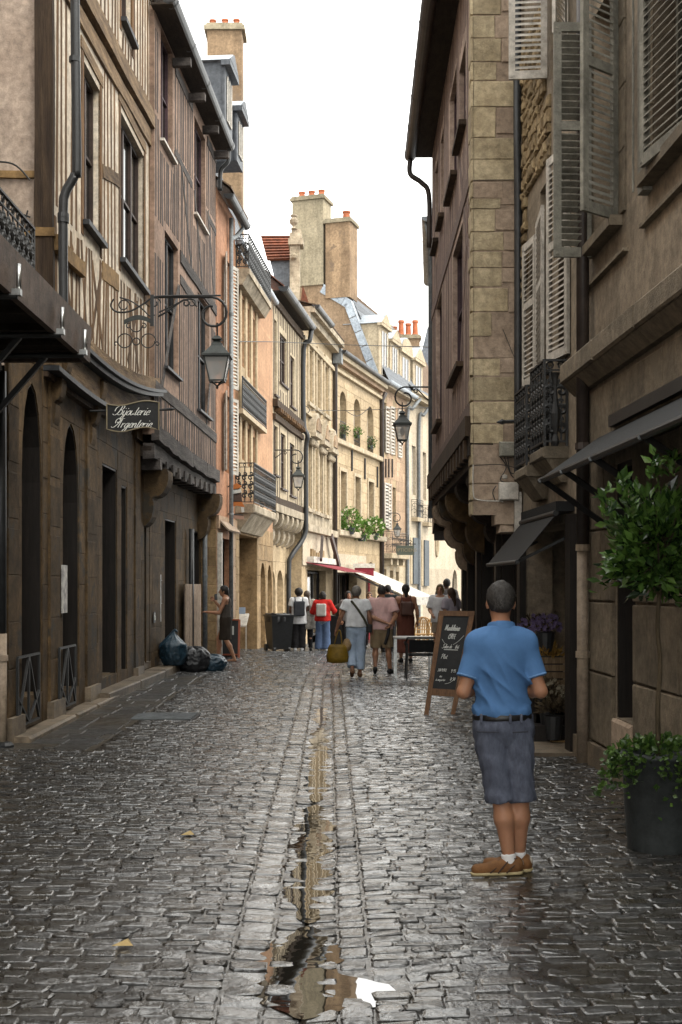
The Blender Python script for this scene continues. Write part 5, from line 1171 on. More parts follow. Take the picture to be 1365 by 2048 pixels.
    u = L_-.1; pipe(r, [f.pt(u, .3, 10.7), f.pt(u, .12, 10.3), f.pt(u, .12, gz(56))], .1, m_brownpipe)
    return r, f
arh, fF = arched_house()
def shutter_house_far():
    f = Frame((1.83, 56.2), (3.35, 60.9), 'L'); U = f.u; L_ = f.L
    r = thing('rosy_shutter_house', 'rosy stone house with pale grey shutters and zinc dormers, below the tall chimney gable', 'house', (2.5, 58, gz(58)))
    zz = lambda py, px: f.z(py, U(px)); W = []
    for a, b, t, bo in ((767, 773, 805, 905), (786, 792, 815, 912), (776, 780, 970, 1060), (786, 792, 975, 1060)): W.append((U(a), U(b), zz(bo, (a+b)/2), zz(t, (a+b)/2)))
    z0 = gz(61)-.1; S = [(U(766), U(773), z0, 2.45), (U(780), U(787), z0, 2.4), (U(792), U(798), z0, 2.35)]
    wall(f, 0, L_, z0, 11.3, W+S, .3).build('wall', m_joint, r); mass(f, 0, L_, z0, 11.3, 5.2).build('house_body', m_pinkstone, r)
    ashlar(r, f, 0, L_, 2.9, 11.2, [(o[0]-.03, o[1]+.03, o[2], o[3]) for o in W], m_pinkstone, .5, .7, 0, .012, 'block', gap=.012); ashlar(r, f, 0, L_, z0, 2.6, S, m_creamtrim, .5, .7, 0, .012, 'block')
    for o in W: window(r, f, o, 1, 3, m_frame, m_glass, .2, .06)
    for o in S: window(r, f, (o[0], o[1], z0+.2, o[3]), 1, 2, m_frame, m_glass, .2, .06)
    for px, s, t, bo in ((770, -1, 812, 905), (780, 1, 812, 908), (795, 1, 818, 914), (768, 1, 965, 1055), (773, 1, 967, 1058)):
        u = U(px); a = f.pt(u, .05, 0); b = f.pt(u+.55, .1, 0); shutter(r, (a.x, a.y), (b.x, b.y), f.z(bo, u), f.z(t, u), m_shutwhite, .16, midrail=False, th=.05)
    for px in (770, 776, 783): u = U(px); MB().tube([f.pt(u, .06, f.z(918, u)), f.pt(u, .06, f.z(955, u))], .04, 6).build('tie_bar', m_brownpipe, r)
    bl = MB().block(f, .2, 3.3, 2.95, 3.2, 0, .55, .03, .004).build('balcony', m_creamtrim, r); railing(bl, [f.pt(.22, .0, 3.2), f.pt(.22, .52, 3.2), f.pt(3.28, .52, 3.2), f.pt(3.28, 0, 3.2)], 1.0, m_iron, 0, pitch=.2, r=.012)
    for k in range(3): MB().fb(f, .5+k*1.1, .75+k*1.1, 0, .4, 2.65, 2.949).build('bracket', m_creamtrim, bl)
    gutter(r, f.pt(-.3, .45, 11.25), f.pt(L_, .45, 11.25), .16, m_zinc)
    MB().fb(f, 0, L_, 0, .4, 11.0, 11.1).build('eaves_board', m_stained, r)
    # party gable rising over the arched house
    back = -f.n
    def G(px, py, k):      # point on the gable plane
        pl = f.pt(0, 0, 0); d = -f.n; kx = (px-CX)/FPX; t = (kx*pl.y-pl.x)/(d.x-kx*d.y); q = pl+d*t; return V(q.x, q.y, CH+(HY-py)/FPX*q.y)
    pts = [G(760, 775, 0), G(757, 748, 0), G(702, 604, 0), G(648, 572, 0), G(585, 545, 0), G(500, 640, 0), G(500, 775, 0)]
    gb = MB().prism(pts, f.d*.4).build('gable', m_gable, r)
    for a, b in ((G(648, 572, 0), G(702, 604, 0)), (G(702, 604, 0), G(757, 748, 0))):
        nseg = 3 if a.z < b.z+2 else 5
        for k in range(5):
            s, t = a.lerp(b, k/5), a.lerp(b, (k+1)/5-.01); w_ = V(0, 0, .38) if a is not None else 0
            n2 = (t-s).normalized().cross(f.d).normalized(); 
            MB().hexa([s-f.d*.07, t-f.d*.07, t+f.d*.5, s+f.d*.5, s-f.d*.07+V(0, 0, .1), t-f.d*.07+V(0, 0, .1), t+f.d*.5+V(0, 0, .1), s+f.d*.5+V(0, 0, .1)]).build('zinc_coping', m_zinc, gb)
            q = -n2 if n2.z > 0 else n2
            MB().hexa([s-f.d*.06, t-f.d*.06, t-f.d*.02, s-f.d*.02, s-f.d*.06+q*.34, t-f.d*.06+q*.34, t-f.d*.02+q*.34, s-f.d*.02+q*.34]).build('zinc_flashing', m_zinc, gb)
    g1 = G(617, 600, 0); g2 = G(677, 650, 0)
    pot_chimney(r, g1+f.d*.5, G(650, 0, 0).x-G(585, 0, 0).x, 1.2, G(617, 572, 0).z, G(617, 392, 0).z, m_stack, [(-.5, .9), (0, .9), (.5, .9)], -f.n*-1, ph=.42, pr=.17)
    pot_chimney(r, g2+f.d*.5, G(703, 0, 0).x-G(652, 0, 0).x, 1.2, G(677, 596, 0).z, G(677, 437, 0).z, m_oldrender, [(.25, .9)], -f.n*-1, ph=.5, pr=.2)
    # steep roof and dormers
    rg = G(706, 560, 0)
    rf = MB().add([f.pt(0.4, .3, 11.3), f.pt(L_+9, .3, 11.3), f.pt(L_+9, -1.6, 15.5), f.pt(.4, -1.6, 15.5), f.pt(.4, -5, 18.6), f.pt(L_+2, -5, 18.2), f.pt(L_+9, -5, 15.6)], [(0, 1, 2, 3), (3, 2, 6, 5, 4)]).build('roof', m_oldtile, r)
    tiles(r, f, slope(f, .4, L_+3, .32, 11.32, -1.6, 15.5, 12), m_slate, parent=rf); tiles(r, f, slope(f, .4, L_+2, -1.6, 15.5, -5, 18.6, 12), m_oldtile, parent=rf)
    dormer(r, f, U(762, -.2), 1.5, -.1, 11.4, 14.0, m_creamtrim, m_zinc, 'gable', m_creamtrim); dormer(r, f, U(783, -.2), 1.5, -.1, 11.4, 13.6, m_creamtrim, m_zinc, 'gable', m_creamtrim)
    return r, f
shf, fG = shutter_house_far()
def white_house():
    f = Frame((3.35, 60.9), (8.2, 75.5), 'L'); U = f.u; L_ = f.L
    r = thing('pale_end_house', 'pale rendered house with tall blue-grey shutters closing the end of the street', 'house', (5.5, 68, gz(68)))
    zz = lambda py, px: f.z(py, U(px)); W = []
    for a, b, t, bo in ((824, 832, 892, 990), (846, 853, 905, 1000), (825, 833, 992, 1035), (846, 854, 1000, 1035), (880, 886, 1000, 1040)): W.append((U(a), U(b), zz(bo, (a+b)/2), zz(t, (a+b)/2)))
    W = W[:2]; z0 = gz(76)-.1
    D = [(U(905), U(915), z0, 2.6, .9)]
    wall(f, 0, L_, z0, 11.6, W+D, .3).build('wall', m_white, r); mass(f, 0, L_, z0, 11.6).build('house_body', m_white, r)
    for o in W: window(r, f, o, 1, 3, m_whitepaint, m_glasspale, .2, .07)
    window(r, f, D[0][:4], 2, 2, m_darkwood, m_glass, .25, .08, name='door')
    for a, t, bo in ((824, 1075, 1168), (846, 1080, 1172)):
        u = U(a); q = MB().fb(f, u, u+.95, .02, .12, f.z(bo, u), f.z(t, u)).build('shutter', m_shutblue, r); MB().fb(f, u-.3, u-.02, .0, .05, f.z(bo, u), f.z(t, u)).build('shutter_reveal', m_creamtrim, q)
    for a, zb in ((826, 1035), (848, 1045)):
        u = U(a); z = f.z(zb, u); bl = MB().fb(f, u-.3, u+.9, 0, .35, z-.2, z).build('balcony', m_creamtrim, r); railing(bl, [f.pt(u-.28, 0, z), f.pt(u-.28, .32, z), f.pt(u+.88, .32, z), f.pt(u+.88, 0, z)], .9, m_iron, 0, pitch=.25, r=.014)
    for px in (815, 838):
        u = U(px, .1); pipe(r, catmull([f.pt(u+1.0, .5, 11.2), f.pt(u+.2, .3, 10.6), f.pt(u, .12, 10.2), f.pt(u, .12, 5), f.pt(u, .12, z0)], 4), .09, m_leadpipe)
    MB().fb(f, 0, L_, 0, .45, 11.2, 11.4).build('cornice', m_creamtrim, r); MB().fb(f, 0, L_, 0, .6, 11.401, 11.55).build('cornice', m_creamtrim, r)
    simple_roof(r, f, 0, L_, 11.6, 15, 3, m_slate, 10)
    for px, t in ((812, 705), (838, 722)):
        u = U(px); dormer(r, f, u, 1.9, -.1, 11.7, f.z(t, u), m_creamtrim, m_zinc, 'arc' if px < 820 else 'gable', m_creamtrim)
    c = P(812, 690, 66); pot_chimney(r, V(c.x, 66, 0), 1.5, .8, 12, CH+(HY-672)/FPX*66, m_gable, [(-.62, .6), (-.25, 1), (.14, .8), (.52, 1)], ph=.85, pr=.17)
    c = P(858, 700, 72); q = MB().prism([c+V(-.9, 0, -2), c+V(.9, 0, -2), c+V(.9, 1.8, -2), c+V(-.9, 1.8, -2)], V(0, 0, .3)); sp = MB().add([c+V(-.8, 0, -1.7), c+V(.8, 0, -1.7), c+V(.8, 1.6, -1.7), c+V(-.8, 1.6, -1.7), c+V(.0, .8, 1.6)], [(0, 1, 4), (1, 2, 4), (2, 3, 4), (3, 0, 4)]).build('spire', m_slate, r)
    # oval niche and carved doorcase
    for px in (873,):
        u = U(px); MB().tube([f.pt(u+.28*cos(t), .05, 4.2+.9*sin(t)) for t in np.linspace(0, 2*pi, 16)], .07, 6).build('oval_frame', m_creamtrim, r)
    return r, f
whh, fH = white_house()
def turret_roofs():
    r = thing('pinnacled_dormer', 'stone dormer pinnacle with urn and carved gable before a steep red tiled roof', 'dormer', P(590, 600, 43.5))
    Y = 43.5; q = lambda px, py, d=0: P(px, py, Y+d)
    a, b = q(580, 600), q(600, 490); s = MB().box(a.x, b.x, Y, Y+.5, a.z, b.z).build('pier', m_stained, r)
    for x0, x1, y0, y1, d in ((577, 607, 490, 478, .1), (580, 604, 478, 466, .05), (583, 602, 466, 458, .0)):
        c, e = q(x0, y0), q(x1, y1); MB().box(c.x, e.x, Y-d, Y+.5+d, c.z, e.z).build('moulding', m_stained, s)
    c = q(588, 458); MB().lathe([(.12, 0), (.06, .06), (.05, .1), (.15, .2), (.17, .3), (.08, .42), (.13, .46), (.13, .5)], c, 12).build('urn', m_stained, s)
    c = q(588, 515); MB().lathe([(.02, -.1), (.12, -.05), (.14, .05), (.06, .14)], (c.x, c.y-.08, c.z), 10).build('carved_head', m_stained, s)
    # red roof behind
    t = [q(522, 472, 2), q(580, 472, 2), q(582, 520, .6), q(535, 522, .6)]
    rf = MB().add(t, [(0, 1, 2, 3)]).build('roof', m_tile, r)
    for k in range(9):
        l0, r0 = t[3].lerp(t[0], k/9), t[2].lerp(t[1], k/9); l1, r1 = t[3].lerp(t[0], (k+1)/9), t[2].lerp(t[1], (k+1)/9)
        MB().hexa([l0, r0, r1, l1, l0+V(0, -.09, .06), r0+V(0, -.09, .06), r1+V(0, -.03, .02), l1+V(0, -.03, .02)]).build('tile_course', m_tile, rf)
    MB().add([q(540, 520, .7), q(581, 520, .7), q(583, 600, .3), q(560, 600, .3)], [(0, 1, 2, 3)]).build('slate_cheek', m_slate, r)
    # little gabled dormer of red tile beside it
    MB().prism([q(602, 600), q(618, 605), q(606, 570)], V(0, .9, 0)).build('tile_gable', m_tile, r)
turret_roofs()
def backdrop_roofs():
    # the square's far side and the block behind: closes the view under the jetty
    r = thing('house_beyond', 'plain pale wall glimpsed under the jetty at the far right of the street', 'house', (9, 78, gz(78)))
    f = Frame((8.2, 75.5), (13, 84), 'L'); W = [(1, 2, 3, 5), (4, 5, 3, 5)]
    wall(f, 0, f.L, gz(84)-.2, 11, W).build('wall', m_white, r); mass(f, 0, f.L, gz(84)-.2, 11).build('house_body', m_white, r)
    for o in W: window(r, f, o)
backdrop_roofs()
# ---------------------------------------------------------------- lettering (pen strokes)
GL = {  # strokes on a unit grid: x-height 1, ascender 2, descender -1; (advance, strokes)
 'a': (1.0, [[(.85, .85), (.5, 1), (.1, .6), (.15, .05), (.5, .1), (.85, .9)], [(.88, 1), (.8, .2), (1.05, .1)]]),
 'c': (.85, [[(.8, .8), (.5, 1), (.1, .55), (.3, 0), (.85, .2)]]),
 'd': (1.0, [[(.85, .8), (.5, 1), (.1, .6), (.15, .05), (.5, .1), (.85, .8)], [(1.0, 2), (.85, .8), (.82, .2), (1.05, .1)]]),
 'e': (.85, [[(.1, .45), (.7, .6), (.7, .95), (.4, 1), (.1, .5), (.3, 0), (.9, .25)]]),
 'g': (1.0, [[(.85, .85), (.5, 1), (.1, .6), (.15, .05), (.5, .1), (.85, .9)], [(.88, 1), (.7, -.4), (.3, -1), (0, -.8), (.3, -.3), (1.05, .15)]]),
 'h': (1.0, [[(.2, 2), (.12, 0)], [(.14, .5), (.5, 1), (.75, .85), (.7, .2), (1.0, .1)]]),
 'i': (.5, [[(.25, 1), (.15, .25), (.25, 0), (.55, .2)], [(.33, 1.45), (.36, 1.55)]]),
 'j': (.5, [[(.35, 1), (.2, -.3), (-.2, -1), (-.45, -.8), (-.2, -.3), (.5, .2)], [(.43, 1.45), (.46, 1.55)]]),
 'l': (.5, [[(.1, .3), (.45, 1.7), (.3, 2), (.15, 1.2), (.15, .2), (.5, .1)]]),
 'm': (1.5, [[(.1, 1), (.08, 0)], [(.1, .5), (.45, 1), (.55, .7), (.5, 0)], [(.54, .5), (.9, 1), (1.05, .7), (1.0, .1), (1.4, .1)]]),
 'n': (1.0, [[(.1, 1), (.05, 0)], [(.08, .5), (.5, 1), (.72, .8), (.66, .2), (.75, 0), (1.0, .15)]]),
 'o': (.9, [[(.5, 1), (.1, .6), (.2, .05), (.6, .05), (.8, .6), (.5, 1), (.9, .9)]]),
 'p': (1.0, [[(.2, 1), (.0, -1)], [(.12, .5), (.5, 1), (.8, .6), (.5, 0), (.12, .2)]]),
 'r': (.75, [[(.1, 1), (.05, 0)], [(.08, .5), (.4, .95), (.7, .9)]]),
 't': (.6, [[(.4, 1.7), (.18, .3), (.3, 0), (.6, .2)], [(.05, 1.05), (.6, 1.1)]]),
 'u': (1.0, [[(.15, 1), (.08, .2), (.4, 0), (.75, .5), (.82, 1)], [(.82, 1), (.75, .2), (1.0, .1)]]),
 'é': (.85, [[(.1, .45), (.7, .6), (.7, .95), (.4, 1), (.1, .5), (.3, 0), (.9, .25)], [(.45, 1.3), (.75, 1.7)]]),
 'à': (1.0, [[(.85, .85), (.5, 1), (.1, .6), (.15, .05), (.5, .1), (.85, .9)], [(.88, 1), (.8, .2), (1.05, .1)], [(.3, 1.7), (.6, 1.3)]]),
 'B': (1.7, [[(1.0, 2.1), (.7, .6), (.1, 0), (-.5, .25)], [(-.3, .9), (-.2, 1.7), (.7, 2.25), (1.5, 2.0), (1.4, 1.4), (.9, 1.2), (1.5, 1.0), (1.5, .3), (1.0, 0), (.7, .25)]]),
 'A': (1.7, [[(1.25, 2.1), (.5, .6), (-.1, 0), (-.6, .2)], [(1.25, 2.1), (1.05, 0)], [(.0, 1.0), (-.1, 1.7), (.5, 2.2), (.9, 1.6), (.5, 1.1), (.3, 1.3)], [(1.2, 2.1), (1.75, 2.05)]]),
 'M': (1.7, [[(.1, 0), (.25, 2)], [(.25, 2), (.6, .4)], [(.6, .4), (1.15, 2)], [(1.15, 2), (1.2, .2), (1.6, .1)]]),
 'S': (1.3, [[(1.1, 1.8), (.7, 2.1), (.35, 1.6), (.8, .9), (.6, .1), (.0, -.1), (-.3, .2)]]),
 'P': (1.2, [[(.4, 2), (.2, 0)], [(.0, 1.7), (.7, 2.15), (1.1, 1.6), (.7, 1), (.3, 1.1)]]),
 'C': (1.1, [[(1.0, 1.7), (.6, 2), (.1, 1.2), (.2, .2), (.6, 0), (1.0, .4)]]), 'F': (1.0, [[(.15, 0), (.15, 2)], [(.15, 2), (.9, 2)], [(.15, 1.1), (.7, 1.1)]]),
 'E': (1.0, [[(.15, 0), (.15, 2)], [(.15, 2), (.9, 2)], [(.15, 1.05), (.75, 1.05)], [(.15, 0), (.9, 0)]]),
 'U': (1.1, [[(.1, 2), (.15, .3), (.5, 0), (.85, .3), (.9, 2)]]), 'R': (1.1, [[(.15, 0), (.15, 2)], [(.15, 2), (.8, 1.9), (.8, 1.2), (.15, 1.05)], [(.4, 1.05), (.95, 0)]]),
 'L': (1.0, [[(.15, 2), (.15, 0)], [(.15, 0), (.85, 0)]]),
 '9': (1.0, [[(.8, 1.4), (.5, 2), (.15, 1.5), (.5, 1.1), (.8, 1.5), (.7, .3), (.3, 0)]]), '5': (1.0, [[(.8, 2), (.25, 2)], [(.25, 2), (.2, 1.2)], [(.2, 1.2), (.75, 1.1), (.75, .2), (.15, .05)]]),
 '8': (1.0, [[(.5, 2), (.2, 1.6), (.7, .9), (.7, .2), (.4, 0), (.15, .4), (.75, 1.4), (.5, 2)]]), '0': (1.0, [[(.5, 2), (.15, 1.3), (.2, .3), (.5, 0), (.8, .6), (.75, 1.6), (.5, 2)]]), ' ': (.6, [])}
def script(text, origin, ex, ez, n, h, pen, shear=.35, width=None, contrast=.75):
    """strokes drawn with a flat pen as thin ribbons; ex along the line, ez up, n out of the board"""
    ex, ez, n, o = Vector(ex).normalized(), Vector(ez).normalized(), Vector(n), Vector(origin); mb = MB(); tot = sum(GL[c][0] for c in text); sx = (width/(tot*h)) if width else 1; x = 0
    for c in text:
        adv, sts = GL[c]
        for st in sts:
            q = catmull([((a+x)*sx*h+b*shear*h, b*h, 0) for a, b in st], 5) if len(st) > 2 else [Vector(((a+x)*sx*h+b*shear*h, b*h, 0)) for a, b in st]
            pts = []
            for i, p in enumerate(q):
                t = (q[min(i+1, len(q)-1)]-q[max(i-1, 0)]).normalized(); wv = pen*(1-contrast+contrast*abs(t.y)); s = Vector((-t.y, t.x, 0))*wv/2
                for e in (p-s, p+s): pts.append(o+ex*e.x+ez*e.y+n)
            mb.add(pts, [(2*i, 2*i+1, 2*i+3, 2*i+2) for i in range(len(q)-1)])
        x += adv
    return mb
m_letter = plain('white_lettering', (.75, .75, .70), .6); m_chalk = plain('chalk', (.62, .62, .58), .9); m_board = M('blackboard', (.012, .012, .012), (.02, .02, .02), rough=.55, bump=.05)
m_gilt = plain('dull_gilt', (.22, .18, .11), .5)
def shop_sign():
    Y = 16.0; q = lambda px, py, d=0: P(px, py, Y+d)
    r = thing('jewellers_sign', 'black wavy-edged hanging sign with white script lettering under the left jetty', 'sign', q(265, 865))
    n = 14; x = np.linspace(214, 318, n); top = [808+4*sin((a-214)/104*2*pi)*1.0-3*(a-214)/104 for a in x]; bot = [858+5*sin((a-214)/104*2*pi)+2*(a-214)/104 for a in x]
    edge = [q(a, b) for a, b in zip(x, top)]+[q(a, b) for a, b in zip(x[::-1], bot[::-1])]
    MB().prism(edge, V(0, .03, 0)).build('panel', m_board, r)
    MB().tube([e+V(0, -.004, 0) for e in edge+edge[:1]], .009, 5).build('rim', m_gilt, r)
    s = .104*1.0
    a = q(229, 830, -.006); script('Bijouterie', a, (1, 0, 0), (0, 0, 1), (0, 0, 0), .058, .011, .5, .46).build('lettering', m_letter, r)
    a = q(227, 855, -.006); script('Argenterie', a, (1, 0, 0), (0, 0, 1), (0, 0, 0), .058, .011, .5, .50).build('lettering', m_letter, r)
    MB().tube([q(180, 822, .05), q(318, 820, .05), q(345, 818, .05), q(352, 817, .05)], [.014, .014, .022, .004], 8).build('hanging_bar', m_iron, r)
    for px in (232, 300): MB().bar(q(px, 822, .05), q(px, 812, .02), .015).build('hook', m_iron, r)
shop_sign()
def lantern(label, c, s, wall_pt, arm_z, flip=1, group='wall lanterns on curled iron brackets'):
    """four-sided lantern hung from a curled arm; c = point the lantern hangs from"""
    c = Vector(c); wp = Vector(wall_pt); r = thing('wall_lantern', label, 'lantern', wp, group)
    dx = (c-wp); dx.z = 0; L_ = dx.length; d = dx.normalized(); up = V(0, 0, 1); az = arm_z
    arm = [V(wp.x, wp.y, az)+d*L_*t for t in (0, .35, .7, .92)]; R0 = s*.32
    cur = spiral(V(wp.x, wp.y, az-R0)+d*L_*.92, R0, R0*.45, pi/2, -pi*1.55, d, up, 18)
    br = MB().tube(arm+cur[1:], s*.025, 8).build('bracket', m_iron, r)
    MB().tube(catmull([V(wp.x, wp.y, az-s*.42), V(wp.x, wp.y, az-s*.3)+d*L_*.2, V(wp.x, wp.y, az-s*.08)+d*L_*.45, V(wp.x, wp.y, az-s*.06)+d*L_*.52], 5)+spiral(V(wp.x, wp.y, az-s*.12)+d*L_*.52, s*.07, s*.03, pi/2, -4.2, d, up, 10), s*.018, 6).build('brace', m_iron, br)
    MB().bar(V(wp.x, wp.y, az+s*.1), V(wp.x, wp.y, az-s*.55), s*.07).build('wall_plate', m_iron, br)
    top = c; z = c.z; S = s
    MB().tube([V(c.x, c.y, z+S*.25), V(c.x, c.y, z-S*.02)], S*.018, 6).build('hook', m_iron, r)
    def ring(h, w_): return [V(c.x+i*w_, c.y+j*w_, z-h) for i, j in ((-1, -1), (1, -1), (1, 1), (-1, 1))]
    def frust(name, secs, mat):
        mb = MB()
        for (h0, w0), (h1, w1) in zip(secs, secs[1:]): mb.hexa(ring(h1, w1)+ring(h0, w0))
        return mb.build(name, mat, r)
    rf = frust('roof', [(.0, S*.04), (S*.05, S*.09), (S*.07, S*.10), (S*.10, S*.055), (S*.16, S*.10), (S*.20, S*.11), (S*.36, S*.24), (S*.37, S*.27), (S*.41, S*.27)], m_greeniron)
    t, b = S*.42, S*.86; wt, wb = S*.225, S*.135
    A, B = ring(t, wt), ring(b, wb); fr = MB()
    for p, q in zip(A, B): fr.bar(p, q, S*.024)
    for k in range(4): fr.bar(A[k], A[(k+1) % 4], S*.024); fr.bar(B[k], B[(k+1) % 4], S*.03)
    fr.build('frame', m_greeniron, r)
    for k in range(4): MB().quad(A[k], A[(k+1) % 4], B[(k+1) % 4], B[k]).build('pane', m_lampglass, r)
    MB().lathe([(S*.02, z-S*.42), (S*.03, z-S*.46), (S*.075, z-S*.58), (S*.075, z-S*.64), (S*.03, z-S*.72), (0.002, z-S*.74)], (c.x, c.y, 0), 10).build('bulb', plain('frosted_bulb', (.45, .44, .40), .4), r, True)
    ft = MB()
    for p in B: ft.tube(catmull([p, p.lerp(V(c.x, c.y, p.z-S*.05), .4), V(c.x, c.y, p.z-S*.1)], 4), S*.014, 5)
    ft.lathe([(S*.01, z-b-S*.15), (S*.03, z-b-S*.11), (S*.01, z-b-S*.07)], (c.x, c.y, 0), 8); ft.build('finial', m_greeniron, r)
    return r
Y1 = 21.0; q = P(435, 672, Y1); lantern('large glass street lantern curling from the ochre timbered house', q, .92, (P(305, 0, Y1).x, Y1, 0), CH+(HY-594)/FPX*Y1)
Y2 = 26.0; q = P(805, 822, Y2); lantern('glass street lantern hanging from the right-hand timbered front against cream houses', q, .74, (P(862, 0, Y2).x, Y2, 0), CH+(HY-774)/FPX*Y2)
Y3 = 36.8; q = P(597, 933, Y3); lantern('small dark lantern beside the far black downpipe', q, .74, (P(542, 0, Y3).x, Y3, 0), CH+(HY-900)/FPX*Y3)
Y4 = 57.2; q = P(795, 1046, Y4); lantern('tiny distant lantern over the iron balcony by the opticians sign', q, .74, (P(763, 0, Y4).x, Y4, 0), CH+(HY-1026)/FPX*Y4)
def scroll_sign():
    Y = 17.0; q = lambda px, py: P(px, py, Y); r = thing('scrollwork_bracket', 'empty wrought iron sign bracket of scrolls on the ochre timbered house', 'bracket', q(225, 640)); X_, Z_ = V(1, 0, 0), V(0, 0, 1); s = Y/FPX
    def sp(px, py, r0, r1, a0, a1): return spiral(q(px, py), r0*s, r1*s, a0, a1, X_, Z_, 20)
    for pts, rad in ((catmull([q(228, 598), q(222, 612), q(235, 624), q(262, 622), q(290, 606), q(305, 596), q(330, 592), q(442, 591)], 5), .013), (sp(248, 611, 12, 7, 0, 6.2), .009), (catmull([q(240, 595), q(262, 602), q(285, 618), q(300, 632), q(310, 630)], 5), .01), (sp(310, 606, 12, 4, 0, 7), .01),
                     (catmull([q(318, 625), q(345, 612), q(370, 600), q(384, 598)], 5), .01), (sp(384, 606, 8, 4, 1.6, -3.5), .009)):
        MB().tube(pts, rad, 6).build('scroll', m_iron, r)
    ar = [q(248+t*58, 640-10*sin(pi*t)) for t in np.linspace(0, 1, 10)]; lo = [p-V(0, 0, 9*s) for p in ar]
    MB().prism(ar+lo[::-1], V(0, .02, 0)).build('arched_plate', m_greeniron, r)
    for a in ((250, 682, 15, 13, 0, 6.3), (297, 682, 15, 13, 0, 6.3), (273, 683, 7, 7, 0, 6.3), (273, 652, 12, 11, 3.3, 6.2), (258, 652, 6, 2, 1, 7), (288, 652, 6, 2, 2, -4), (232, 688, 5, 2, 0, 5), (315, 688, 5, 2, 3, -3)):
        MB().tube(sp(*a), .008, 6).build('scroll', m_iron, r)
    MB().bar(q(305, 590), q(305, 652), .05, .05).build('wall_plate', m_iron, r)
scroll_sign()
def figure_sign():
    Y = 28.9; q = lambda px, py, d=0: P(px, py, Y+d); r = thing('painted_figure_sign', 'painted cut-out figure sign with an orange cap and trousers below the salmon house shutters', 'sign', q(475, 1030))
    mo, mw, mb_ = plain('sign_orange', (.42, .13, .025), .6), plain('sign_white', (.5, .5, .47), .6), plain('sign_brown', (.06, .035, .025), .6)
    for name, pts, m in (('cap', [(464, 972), (474, 966), (484, 972), (478, 979), (466, 980)], mo), ('face', [(466, 979), (480, 976), (483, 984), (474, 990), (467, 988)], mw), ('coat', [(465, 988), (483, 985), (485, 1004), (464, 1004)], mb_),
                         ('trousers', [(464, 1003), (484, 1003), (490, 1014), (478, 1012), (474, 1011), (462, 1014)], mo), ('boot', [(462, 1014), (468, 1013), (467, 1024), (461, 1025)], mw), ('boot', [(482, 1014), (488, 1014), (489, 1024), (484, 1025)], mw), ('name_plate', [(459, 1029), (488, 1032), (488, 1039), (459, 1036)], plain('sign_rose', (.36, .22, .16), .6))):
        MB().prism([q(*p) for p in pts], V(0, .03, 0)).build(name, m, r)
    X_, Z_ = V(1, 0, 0), V(0, 0, 1); s = Y/FPX
    for pts in ([q(440, 985), q(462, 970)], spiral(q(444, 972), 6*s, 2*s, -1, 5, X_, Z_), spiral(q(444, 984), 5*s, 2*s, 1, -5, X_, Z_), catmull([q(440, 995), q(447, 1018), q(444, 1030), q(438, 1026)], 5), [q(445, 1027), q(486, 1030)]): MB().tube(pts, .014, 6).build('scroll', m_iron, r)
figure_sign()
def text_obj(txt, loc, size, ex, mat, parent, name='lettering', ext=.004):
    cu = bpy.data.curves.new(name, 'FONT'); cu.body = txt; cu.size = size; cu.extrude = ext; cu.align_x = 'CENTER'; cu.align_y = 'CENTER'; cu.materials.append(mat)
    t = bpy.data.objects.new(name, cu); col.objects.link(t); me = bpy.data.meshes.new_from_object(t.evaluated_get(bpy.context.evaluated_depsgraph_get())); bpy.data.objects.remove(t)
    o = bpy.data.objects.new(name, me); col.objects.link(o); b = base_of(parent); o.parent = parent; o.location = Vector(loc)-b
    o.rotation_euler = (R(90), 0, math.atan2(ex[1], ex[0])); return o
def small_signs():
    Y = 57; a, b = P(793, 1110, Y), P(829, 1091, Y); r = thing('opticians_sign', 'dark green hanging board with pale capitals at the far lantern', 'sign', a)
    MB().box(a.x, b.x, Y, Y+.05, a.z, b.z).build('board', plain('sign_green', (.07, .08, .06), .6), r); c = a.lerp(b, .5); text_obj('OPTICIENS', (c.x, Y-.01, c.z), .22, (1, 0), m_gilt, r)
    MB().tube([P(783, 1088, Y), P(832, 1088, Y)], .025, 6).build('bar', m_iron, r)
    for px in (803, 820): MB().tube(spiral(P(px, 1084, Y), .1, .04, 0, 6, V(1, 0, 0), V(0, 0, 1)), .015, 5).build('scroll', m_iron, r)
    # shop plate over the narrow salmon house door
    f = fC1; u0, u1 = .15, 1.75; z = f.z(1055, 1)
    r2 = thing('tilted_shop_plate', 'pale tilted shop plate with faint capitals on the narrow salmon house', 'sign', f.pt(1, .1, z)); n = f.n
    A = [f.pt(u0, .25, z-.12), f.pt(u1, .25, z-.12), f.pt(u1, .02, z+.12), f.pt(u0, .02, z+.12)]; MB().hexa([p for p in A]+[p+n*.02+V(0, 0, .03) for p in A]).build('board', m_quoinpink, r2)
    # lettering on the cream shop fascia
    f = fF; r3 = thing('shop_name', 'faded pink shop letters on the cream fascia above the white awning', 'sign', f.pt(f.u(722), .1, 2.6)); text_obj('VOISIN', f.pt(f.u(720), .085, 2.55), .34, (f.d.x, f.d.y), plain('faded_rose', (.45, .24, .18), .7), r3)
    # access plate pictogram
    g = gB; u = g.u(308, .03)+.085; r4 = thing('wheelchair_sign', 'small black access plate with a white wheelchair mark on the left arcade', 'sign', g.pt(u, .05, 1.1)); o = lambda a, b: g.pt(u+a, .034, 1.13+b)
    MB().tube([o(.05*cos(t)-.0, .05*sin(t)-.03) for t in np.linspace(2.2, 6.6, 12)], .006, 5).build('mark', m_letter, r4); MB().tube([o(-.01, .05), o(-.01, -.01), o(.03, -.01), o(.05, -.055)], .007, 5).build('mark', m_letter, r4)
small_signs()
